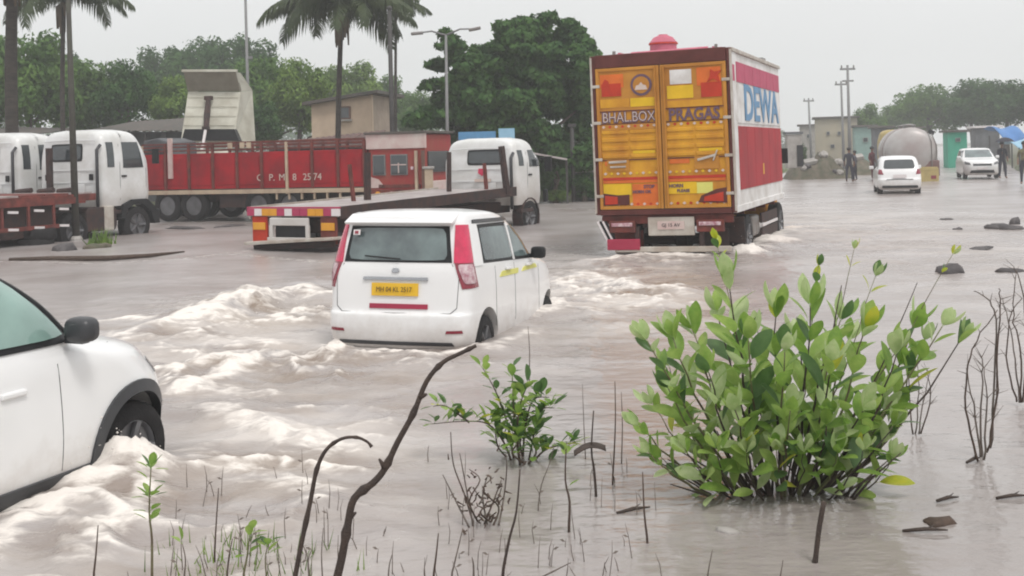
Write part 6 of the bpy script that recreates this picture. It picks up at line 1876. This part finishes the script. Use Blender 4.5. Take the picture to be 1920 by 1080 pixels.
def leafy(parent, org, pts, rr_, t0, t1, step, size, cols, tipn=4):
    """opposite leaf pairs along a stem, each pair turned a quarter against the last"""
    L = [0]
    for a, b in zip(pts[:-1], pts[1:]): L.append(L[-1] + (b - a).length)
    tot = L[-1]; s = tot * t0; k = 0; ph = rr_.uniform(0, 3)
    while s < tot * t1:
        i = max(j for j in range(len(L)) if L[j] <= s); i = min(i, len(pts) - 2)
        f = (s - L[i]) / max(1e-6, L[i + 1] - L[i]); p = pts[i].lerp(pts[i + 1], f); t = (pts[i + 1] - pts[i]).normalized()
        a = t.cross(Vector((0, 1, .1))).normalized(); b = t.cross(a)
        an = ph + k * 1.57 + rr_.uniform(-.35, .35)
        q = s / tot; sz = size * (.66 + .60 * rr_.random()) * (1.0 if q < .8 else .85)
        for sg_ in (1, -1):
            side = (a * math.cos(an) + b * math.sin(an)) * sg_
            dirv = side * (1.0 - .45 * q + rr_.uniform(-.15, .15)) + t * (.35 + .6 * q) + Vector((0, 0, .15 + rr_.uniform(-.25, .2)))
            c = rr_.choices(range(5), cols)[0]
            put_leaf(parent, org, p, dirv, t + Vector((rr_.uniform(-.3, .3), rr_.uniform(-.3, .3), .2)), sz, c, rr_)
        s += step * (.85 + .3 * rr_.random()); k += 1
    p = pts[-1]; t = (pts[-1] - pts[-2]).normalized()
    a = t.cross(Vector((0, 1, .1))).normalized(); b = t.cross(a)
    for j in range(tipn):
        an = 6.283 * j / tipn + ph
        put_leaf(parent, org, p, t * 1.1 + (a * math.cos(an) + b * math.sin(an)) * .55, t * -1 + (a * math.cos(an) + b * math.sin(an)), size * rr_.uniform(.6, .85), 2 if rr_.random() < .5 else rr_.choices(range(5), cols)[0], rr_)

rr_ = random.Random(21)
base = G(1468, 925)
bush = thing('leafy_bush', 'big bright green broad leaved bush standing in the flood at the lower right', 'bush', base)
bd = base.y
def stem_to(tx, ty, dd, bx_=0, by_=0, bend=.25, r0=.012, t0=.38, step=.085, size=1.0, cols=(5, 5, 3, .4, 2), tipn=4, leaves=True, m=None, n=10):
    if ty < 620 and leaves and r0 > .007: ty += 28
    b0 = base + Vector((bx_ * .6, by_ + rr_.uniform(-.05, .05), -.1)); e = P(tx, ty, bd + dd)
    mid = b0.lerp(e, .5); mid.x = b0.x + (e.x - b0.x) * (.5 + bend); mid.z -= .06 + bend * .15
    pts = bez(b0, mid, e, n)
    pts = [p + Vector((rr_.gauss(0, .006), rr_.gauss(0, .006), 0)) for p in pts]
    part('stem', MB().tube([p - base for p in pts], [r0 * (1 - .72 * i / n) for i in range(n + 1)], 7), m or ('twig_dark' if rr_.random() < .6 else 'stem_green'), bush, smooth=True)
    if leaves: leafy(bush, base, pts, rr_, t0, .97, step, size, cols, tipn)
for tx, ty, dd, bx_, sz in [
    (1368, 500, -.15, -.14, 1.12), (1262, 605, .05, -.22, .95), (1215, 640, -.2, -.26, .9), (1300, 620, .25, -.18, .95), (1345, 560, .2, -.1, 1.0),
    (1450, 560, .1, 0, 1.05), (1520, 548, -.1, .02, 1.1), (1570, 575, .2, .08, 1.05), (1620, 590, -.15, .10, 1.0), (1500, 610, .35, 0, 1.0),
    (1715, 580, .15, .16, 1.0), (1765, 585, 0, .2, .85), (1680, 660, -.2, .18, 1.1), (1705, 700, .1, .2, 1.1), (1650, 700, .3, .12, 1.0),
    (1400, 640, -.3, -.06, 1.05), (1470, 660, -.35, -.02, 1.05), (1330, 700, -.3, -.12, 1.0), (1255, 730, -.1, -.2, .95), (1560, 680, -.35, .06, 1.1),
    (1618, 770, -.3, .14, 1.0), (1380, 770, -.35, -.08, .95), (1480, 770, -.38, 0, 1.0), (1670, 800, -.05, .18, .9), (1290, 800, .1, -.16, .85),
    (1550, 800, -.3, .08, .9), (1430, 730, .3, -.02, 1.0), (1590, 640, .35, .1, 1.0)]:
    stem_to(tx, ty, dd, bx_ * .75, rr_.uniform(-.08, .1), bend=rr_.uniform(-.02, .34), size=sz * 1.15, t0=.36 if ty < 700 else .45, step=.115)
for tx, ty, dd, bx_ in [(1240, 860, -.1, -.2), (1290, 850, -.3, -.15), (1340, 840, -.3, -.1), (1400, 850, -.3, -.05), (1455, 840, -.35, 0), (1510, 850, -.3, .02), (1570, 850, -.3, .06),
                       (1620, 845, -.3, .1), (1670, 860, -.15, .16), (1655, 740, .25, .1), (1255, 690, .2, -.1), (1225, 760, .15, -.15), (1420, 590, .3, -.03), (1735, 640, .15, .12), (1360, 720, .35, -.05), (1530, 730, .35, .03)]:
    stem_to(tx, ty, dd, bx_, rr_.uniform(-.08, .08), bend=rr_.uniform(.1, .4), size=.95, t0=.5, step=.13, r0=.008)
# low side shoot at the left and the long bare branch at the right
stem_to(1200, 800, -.1, -.28, 0, bend=.1, t0=.80, step=.09, size=.85, tipn=4)
stem_to(1215, 850, -.15, -.28, 0, bend=.1, t0=.85, step=.09, size=.75, tipn=3)
stem_to(1805, 600, .05, .25, 0, bend=.12, r0=.011, t0=.95, size=.75, tipn=4, m='twig_dark')
stem_to(1580, 535, -.25, .05, 0, bend=-.05, r0=.010, leaves=False, m='twig_dark'); stem_to(1720, 530, .1, .1, 0, bend=.1, r0=.008, leaves=False, m='twig_dark')
# thin yellow green shoots rising above the bush
for tx, ty, dd in ((1640, 520, -.05), (1340, 452, .1), (1785, 478, .1), (1598, 468, .2), (1535, 500, .0)):
    stem_to(tx, ty, dd, rr_.uniform(-.05, .2), .1, bend=.05, r0=.006, t0=.93, step=.07, size=.55 if tx != 1640 else .7, cols=(0, .3, .3, 3, 1), tipn=4, m='stem_green')
# dark dead stems at the base
for k in range(22):
    a = rr_.uniform(-1, 1); b0 = Vector((a * .30, rr_.uniform(-.15, .12), -.1))
    e = b0 + Vector((a * .35 + rr_.uniform(-.2, .2), rr_.uniform(-.15, .15), rr_.uniform(.2, .5)))
    part('dead_stem', MB().tube([b0, (b0 + e) / 2 + Vector((rr_.uniform(-.05, .05), 0, .03)), e], [.010, .007, .003], 5), 'twig_dark', bush, smooth=True)
print('leaves', leaf_count)
def keep_largest(owner, n_keep, label):
    """only the nearest, largest leaves stay single; the rest become one part"""
    bpy.context.view_layer.update()
    lv = [c for c in owner.children if c.name.startswith('leaf')]
    if len(lv) <= n_keep: return
    lv.sort(key=lambda c: -(c.scale[0] / max(1.0, c.matrix_world.translation.y)))
    rest = lv[n_keep:]
    by = {}
    for c in rest: by.setdefault(c.data.materials[0].name, []).append(c)
    mb = MB(); names = sorted(by)
    for mi, nm in enumerate(names):
        mb.cur = mi
        for c in by[nm]:
            m_ = owner.matrix_world.inverted() @ c.matrix_world
            mb.add([m_ @ v.co for v in c.data.vertices], [tuple(p.vertices) for p in c.data.polygons])
    for c in rest: bpy.data.objects.remove(c)
    part('inner_leaves', mb, [MATS[k] if k in MATS else bpy.data.materials[k] for k in names], owner, smooth=True, kind='stuff')
keep_largest(bush, 300, '')
# stub of a stem in front of the bush
def twig(name, label, pts, rad, m, cat, d_or=None, knots=True, group=None):
    org = pts[0].copy()
    o = thing(name, label, cat, org, 0, group)
    P_ = [p - org for p in pts]
    part('stalk', MB().tube(P_, rad, 8), m, o, smooth=True)
    return o
def pp(lst, d):  # pixel path at distance d (list of x, y[, dd])
    return [P(q[0], q[1], d + (q[2] if len(q) > 2 else 0)) for q in lst]
def smooth_path(p, n=4):
    out_ = []
    for i in range(len(p) - 1):
        a, b, c, d_ = p[max(i - 1, 0)], p[i], p[i + 1], p[min(i + 2, len(p) - 1)]
        for k in range(n):
            t = k / n
            out_.append(.5 * ((2 * b) + (c - a) * t + (2 * a - 5 * b + 4 * c - d_) * t * t + (3 * b - a - 3 * c + d_) * t ** 3))
    out_.append(p[-1]); return out_
pts = smooth_path(pp([(1522, 1100), (1530, 1040), (1536, 990), (1545, 940)], 5.6), 3)
twig('bare_stem', 'dark stub of stem in the water directly before the leafy bush', pts, [.016] * 3 + [.013] * (len(pts) - 3), 'twig_dark', 'stem')
# the two bent sticks
pts = smooth_path(pp([(625, 1110), (640, 1050), (652, 985), (664, 935), (700, 905), (722, 878), (745, 830), (775, 775), (800, 715), (830, 680), (862, 663), (893, 648)], 4.9), 4)
n = len(pts); rad = [(.019 * (1 - .62 * i / n)) * (1 + .38 * (1 if i % 7 == 0 else 0)) for i in range(n)]
st1 = twig('crooked_branch', 'thick dark crooked branch rising from the bottom edge to the hatchback bumper', pts, rad, 'twig_dark', 'branch')
for i, (dx, dz) in ((9, (.05, .02)), (20, (-.04, .05)), (30, (.05, .0))):
    q = pts[i] - pts[0]; part('bud_knot', MB().tube([q, q + Vector((dx * .6, 0, dz * .6 + .01))], [.016, .005], 6), 'twig_dark', st1, smooth=True)
pts = smooth_path(pp([(548, 1110), (565, 1020), (582, 940), (594, 880), (612, 843), (640, 823), (668, 820), (688, 828), (697, 838)], 4.9), 4)
n = len(pts); rad = [(.011 * (1 - .55 * i / n)) * (1 + .3 * (1 if i % 6 == 0 else 0)) for i in range(n)]
rad[-1] = .009; rad[-2] = .008
twig('hooked_branch', 'thinner dark branch left of the crooked one, its tip hooked over to the right', pts, rad, 'twig_dark', 'branch')

# small shrub in the middle
sm = [leaf_mesh(i, .062, .034, .2, .1, 'bush_leaf%d' % c) for i, c in enumerate((0, 1, 4, 3))]
rr_ = random.Random(5)
b0 = G(985, 862)
shrub = thing('small_shrub', 'small sparse shrub with little leaves in the water left of the big bush', 'shrub', b0)
sd = b0.y
def small_stem(path, leaves=14, r0=.008, dd=0, size=1.0, parent=shrub, org=b0, m='twig_brown'):
    pts = smooth_path([P(x, y, sd + dd) for x, y in path], 4)
    part('stem', MB().tube([p - org for p in pts], [r0 * (1 - .7 * i / (len(pts) - 1)) for i in range(len(pts))], 6), m, parent, smooth=True)
    for k in range(leaves):
        t = .25 + .75 * k / max(1, leaves); i = min(int(t * (len(pts) - 1)), len(pts) - 2); p = pts[i].lerp(pts[i + 1], rr_.random())
        y = Vector((rr_.uniform(-1, 1), rr_.uniform(-.6, .6), rr_.uniform(-.1, 1))).normalized(); x = y.cross(Vector((.1, .3, 1))).normalized(); z = x.cross(y)
        o = bpy.data.objects.new('leaf', sm[rr_.choices((0, 1, 2, 3), (4, 3, 5, .6))[0]]); C.objects.link(o); o.parent = parent
        M_ = Matrix((x, y, z)).transposed().to_4x4(); M_.translation = p - org; s_ = size * rr_.uniform(.8, 1.5)
        o.matrix_local = M_ @ Matrix.Diagonal((s_, s_, s_, 1))
for path, nl, dd in [([(960, 870), (945, 830), (915, 795), (870, 790), (808, 795)], 24, 0), ([(965, 870), (950, 790), (930, 735), (905, 690)], 12, .05), ([(975, 870), (965, 800), (962, 740), (960, 690)], 12, -.1),
                     ([(980, 870), (985, 800), (1000, 750), (1030, 745)], 20, .1), ([(990, 872), (1000, 820), (1012, 770), (1040, 765)], 20, 0), ([(975, 872), (970, 810), (975, 760), (990, 720)], 18, -.15),
                     ([(985, 872), (975, 830), (985, 790), (960, 780)], 22, .1), ([(995, 872), (1020, 845), (1050, 835), (1080, 830)], 20, 0), ([(965, 870), (935, 840), (930, 800), (945, 770)], 18, .1),
                     ([(990, 870), (1005, 850), (1000, 820), (1010, 800)], 20, -.1), ([(880, 792), (850, 770), (830, 760), (812, 762)], 8, 0), ([(985, 870), (960, 850), (970, 830), (960, 810)], 20, -.2)]:
    small_stem(path, int(nl * 1.5), dd=dd, size=1.15)
# dry clump under it
b0 = G(905, 985); sd = b0.y
dry = thing('dry_clump', 'tangled dry brown clump with dead seed heads below the small shrub', 'weeds', b0)
for path in [[(890, 990), (872, 930), (850, 870), (845, 810)], [(888, 990), (875, 920), (862, 850)], [(905, 990), (925, 940), (940, 900)], [(915, 990), (905, 930), (915, 890)], [(935, 985), (945, 930), (950, 880), (948, 850)],
             [(880, 990), (850, 930), (830, 890)], [(900, 985), (880, 940), (900, 900), (880, 880)], [(925, 985), (935, 950), (905, 920), (925, 895)], [(930, 985), (900, 960), (930, 940), (940, 915)]]:
    pts = smooth_path([P(x, y, sd + rr_.uniform(-.1, .1)) for x, y in path], 4)
    part('stalk', MB().tube([p - b0 for p in pts], [.006 * (1 - .6 * i / (len(pts) - 1)) for i in range(len(pts))], 5), 'twig_grey' if rr_.random() < .5 else 'twig_brown', dry, smooth=True)
mb = MB()
for k in range(70):
    p = P(rr_.gauss(920, 26), rr_.gauss(935, 32), sd + rr_.uniform(-.15, .15)) - b0
    if p.z < .02: continue
    d_ = Vector((rr_.uniform(-1, 1), rr_.uniform(-1, 1), rr_.uniform(-1, 1))) * .035
    mb.tube([p, p + d_], [.005, .002], 4)
    q = p + d_; e = Vector((rr_.uniform(-1, 1), 0, rr_.uniform(-1, 1))) * .018; f = Vector((0, rr_.uniform(-1, 1), rr_.uniform(-1, 1))) * .012
    mb.add([q - e, q + f, q + e, q - f], [(0, 1, 2, 3)])
part('dead_twigs', mb, 'twig_brown', dry, kind='stuff')

# single reeds and stalks
stalk_specs = [
    ((1098, 850), (1120, 930), 'dark stalk with a bent dead leaf at its top, right of the small shrub', [(1118, 932), (1112, 880), (1108, 840), (1113, 770)], .008),
    None]
k = 0
def reed(path, r0, label, d=None, m='twig_brown', group='thin stalks poking out of the flood', leafy_=0):
    b_ = G(*path[0]) if d is None else P(path[0][0], path[0][1], d)
    dd = b_.y
    pts = smooth_path([P(x, y, dd) for x, y in path], 3); pts[0] = pts[0] - Vector((0, 0, .05))
    o = thing('reed_stalk', label, 'stalk', b_, 0, group)
    part('stalk', MB().tube([p - b_ for p in pts], [r0 * (1 - .6 * i / (len(pts) - 1)) for i in range(len(pts))], 5), m, o, smooth=True)
    for q in range(leafy_):
        i = rr_.randrange(len(pts) // 2, len(pts)); y = Vector((rr_.uniform(-1, 1), rr_.uniform(-.5, .5), rr_.uniform(0, 1))).normalized(); x = y.cross(Vector((.1, .3, 1))).normalized(); z = x.cross(y)
        l = bpy.data.objects.new('leaf', sm[rr_.randrange(3)]); C.objects.link(l); l.parent = o
        M_ = Matrix((x, y, z)).transposed().to_4x4(); M_.translation = pts[i] - b_; l.matrix_local = M_ @ Matrix.Diagonal((1, 1, 1, 1))
    return o
REEDS = [
    ([(1118, 932), (1114, 880), (1109, 842), (1113, 770)], 'dark stalk carrying a bent dead leaf right of the small shrub', .009, 0, 'twig_dark'),
    ([(1148, 910), (1152, 840), (1154, 780), (1153, 715)], 'straight thin stalk midway between small shrub and big bush', .006, 0, 'twig_brown'),
    ([(1165, 870), (1167, 800), (1165, 735)], 'faint short stalk just left of the big bush', .005, 0, 'twig_grey'),
    ([(1066, 1000), (1068, 940), (1060, 900), (1062, 830)], 'stalk with small dry leaves below the right end of the small shrub', .008, 4, 'twig_brown'),
    ([(1098, 860), (1095, 800), (1092, 720)], 'pale thin stalk above the dead leaf stalk', .004, 0, 'twig_grey'),
    ([(940, 1085), (955, 1010), (968, 960), (975, 880)], 'long leaning dark stalk right of the crooked branch', .008, 0, 'twig_dark'),
    ([(1215, 1020), (1208, 960), (1205, 885)], 'stalk standing left in front of the big bush', .007, 0, 'twig_brown'),
    ([(812, 1085), (818, 1040), (822, 1000)], 'short stalk at the bottom edge below the dry clump', .006, 0, 'twig_brown'),
    ([(845, 1085), (856, 1040), (868, 990)], 'slanting stalk at the bottom edge just under the dry clump', .005, 0, 'twig_grey'),
    ([(1010, 1085), (1040, 1070), (1070, 1055)], 'low flat lying stalk at the bottom edge, right of the long leaning one', .005, 0, 'twig_grey'),
    ([(888, 1090), (888, 1060), (885, 1045)], 'tiny stub at the bottom edge between two slanting stalks', .006, 0, 'twig_grey'),
    ([(285, 1085), (285, 1010), (280, 960), (283, 880)], 'leafy green weed stem in foam below the suv wheel', .007, 22, 'stem_green'),
    ([(402, 1050), (405, 990), (410, 915)], 'upright stalk right of the leafy green weed in the foam', .006, 0, 'twig_brown'),
    ([(175, 1085), (180, 1040), (184, 985)], 'single dark stalk left of the leafy green weed', .006, 0, 'twig_brown'),
    ([(425, 1085), (430, 1040), (436, 1010)], 'short stalk in the row at the bottom edge, directly right of the upright one', .005, 0, 'twig_brown'),
    ([(455, 1085), (464, 1040), (468, 1000)], 'stalk with pale leaves at the bottom edge left of the hooked branch', .006, 9, 'stem_green'),
    ([(500, 1085), (498, 1040), (510, 1005)], 'pale sprig leaning right beside the hooked branch foot', .004, 7, 'stem_green'),
    ([(345, 1085), (348, 1050), (342, 1020)], 'small stub between the leafy weed and the upright stalk', .005, 2, 'twig_grey'),
    ([(580, 1085), (578, 1050), (585, 1030)], 'small stub between the hooked and the crooked branch', .005, 0, 'twig_grey'),
    ([(605, 1085), (603, 1040), (606, 990)], 'thin grey stalk hugging the crooked branch on its left', .004, 0, 'twig_grey'),
    ([(728, 1085), (730, 1060), (735, 1040)], 'tiny stub right of the crooked branch foot', .004, 0, 'twig_grey'),
    ([(803, 870), (802, 850), (804, 835)], 'short faint stalk under the left twig of the small shrub', .004, 0, 'twig_grey'),
    ([(1326, 1085), (1330, 1060), (1336, 1030)], 'faint stalk at the bottom edge left of the dark stub', .004, 0, 'twig_grey'),
    ([(1462, 1085), (1465, 1070), (1468, 1050)], 'tiny stalk at the bottom edge just left of the dark stub', .004, 0, 'twig_grey'),
    ([(1008, 960), (1015, 910), (1030, 870), (1040, 830)], 'slim leaning stalk between dry clump and small shrub', .004, 0, 'twig_grey'),
    ([(992, 720), (993, 660), (990, 612)], 'faint upright stalk above the small shrub by the hatchback front wheel', .006, 0, 'twig_grey'),
]
for path, lab, r0, lf, m_ in REEDS:
    below = path[0][1] > 1078
    reed(path, r0, lab, m=m_, leafy_=lf, d=(5.3 if below else None))
# dead leaf on the bent stalk
p = P(1106, 845, G(1118, 932).y); mb = MB().grid(lambda i, j: (p.x - .09 + .18 * i, p.y + .05 * (j - .5), p.z - .015 + .035 * math.sin(i * 3) + .02 * (j - .5) + .02 * i), 8, 3)
o = mb.build('dead_leaf', 'twig_dark', None, smooth=True); tag(o, 'curled dead brown leaf caught on a stalk right of the small shrub', 'leaf'); q = o.modifiers.new('s', 'SOLIDIFY'); q.thickness = .004

# thorny dry shrubs at the right edge
def dry_shrub(label, paths, base_px, m='twig_grey', r0=.008, seed=1, side=True):
    r2 = random.Random(seed); b_ = G(*base_px)
    t = thing('dry_shrub', label, 'shrub', b_)
    for path in paths:
        dd = r2.uniform(-.12, .12)
        pts = smooth_path([P(x, y, b_.y + dd) for x, y in path], 4)
        pts = [p + Vector((r2.gauss(0, .004), 0, r2.gauss(0, .003))) for p in pts]
        part('stalk', MB().tube([p - b_ for p in pts], [r0 * (1 - .65 * i / (len(pts) - 1)) for i in range(len(pts))], 5), m if r2.random() < .6 else 'twig_brown', t, smooth=True)
        if side:
            mb = MB()
            for k in range(7):
                i = r2.randrange(3, len(pts)); p = pts[i] - b_
                mb.tube([p, p + Vector((r2.uniform(-.09, .09), r2.uniform(-.04, .04), r2.uniform(.01, .09)))], [r0 * .35, .001], 4)
            part('side_twigs', mb, m, t, kind='stuff')
    return t
dry_shrub('bare thorny shrub standing in the water right of the big bush', [
    [(1835, 865), (1815, 790), (1812, 700), (1830, 640), (1870, 580)], [(1840, 865), (1838, 780), (1842, 700), (1840, 670)], [(1846, 862), (1850, 770), (1846, 690)],
    [(1850, 850), (1868, 760), (1872, 650), (1875, 560), (1872, 540)], [(1838, 862), (1825, 760), (1812, 690)], [(1858, 840), (1862, 740), (1868, 600), (1850, 560), (1825, 545)]], (1845, 862), seed=3)
dry_shrub('bare shrub of arching stems cut by the right picture edge', [
    [(1945, 845), (1900, 830), (1870, 770), (1868, 700)], [(1912, 755), (1905, 690), (1895, 620), (1880, 560)], [(1915, 755), (1912, 650), (1900, 590), (1905, 510)], [(1918, 755), (1925, 640), (1915, 540), (1900, 500)],
    [(1908, 755), (1890, 690), (1893, 600), (1915, 560)]], (1912, 757), seed=5, m='twig_grey')
dry_shrub('dry grey stalks right behind the big bush', [
    [(1722, 815), (1730, 760), (1742, 700)], [(1718, 815), (1722, 740), (1720, 680)], [(1712, 815), (1705, 740), (1700, 690)], [(1728, 812), (1745, 740), (1738, 690)]], (1720, 815), seed=7, r0=.006)
# thin weed shoots along the near edge of the water
mb = MB(); r2 = random.Random(31)
for k in range(130):
    x = r2.choice((r2.uniform(220, 620), r2.uniform(330, 760), r2.uniform(760, 1250), r2.uniform(780, 1180))); y = r2.uniform(1000, 1110) if r2.random() < .7 else r2.uniform(880, 1010)
    p = G(x, y); hh = r2.uniform(.03, .19); q = Vector((r2.gauss(0, .02), r2.gauss(0, .02), hh))
    mb.tube([p - Vector((0, 0, .03)), p + q * .6, p + q + Vector((r2.gauss(0, .01), 0, 0))], [.0028, .0022, .0008], 4)
    if r2.random() < .35:
        e = p + q * r2.uniform(.5, .95); d_ = Vector((r2.choice((-1, 1)) * .03, 0, .012)); mb.add([e, e + d_ * .5 + Vector((0, .006, .006)), e + d_, e + d_ * .5 - Vector((0, .006, .004))], [(0, 1, 2, 3)])
o = mb.build('weed_shoots', 'twig_grey', kind='stuff'); o['label'] = 'thin grey weed shoots poking out all along the near water edge'
mb = MB()
for k in range(120):
    x = r2.gauss(470, 90); y = r2.uniform(1010, 1110); p = G(x, y); hh = r2.uniform(.03, .14)
    mb.add([p + Vector((-.004, 0, -.02)), p + Vector((.004, 0, -.02)), p + Vector((r2.gauss(0, .03), 0, hh))], [(0, 1, 2)])
o = mb.build('fine_grass', 'leaf_light', kind='stuff'); o['label'] = 'fine green grass tips in the foam at the bottom edge'

# floating scraps
for i, (x, y, w_, lab) in enumerate([(1735, 1002, .22, 'dark drifting twig scrap right of the leafy bush base'), (1900, 938, .18, 'black drifting twig at the right picture edge'), (1780, 942, .14, 'small drifting twig above the brown leaf litter'),
                                    (1190, 963, .20, 'thin drifting twig left of the leafy bush base'), (1830, 868, .14, 'drifting litter at the foot of the bare thorny shrub')]):
    p = G(x, y); o = MB().tube([(-w_ / 2, 0, .0), (0, .02, .012), (w_ / 2, .05, .004)], [.008, .011, .004], 6).tube([(0, .02, .01), (.05, .07, .02)], [.006, .002], 5).build('floating_twig', 'twig_dark', None, smooth=True, loc=(p.x, p.y, .01))
    tag(o, lab, 'twig'); o.rotation_euler = (0, 0, -.3 + i * .15)
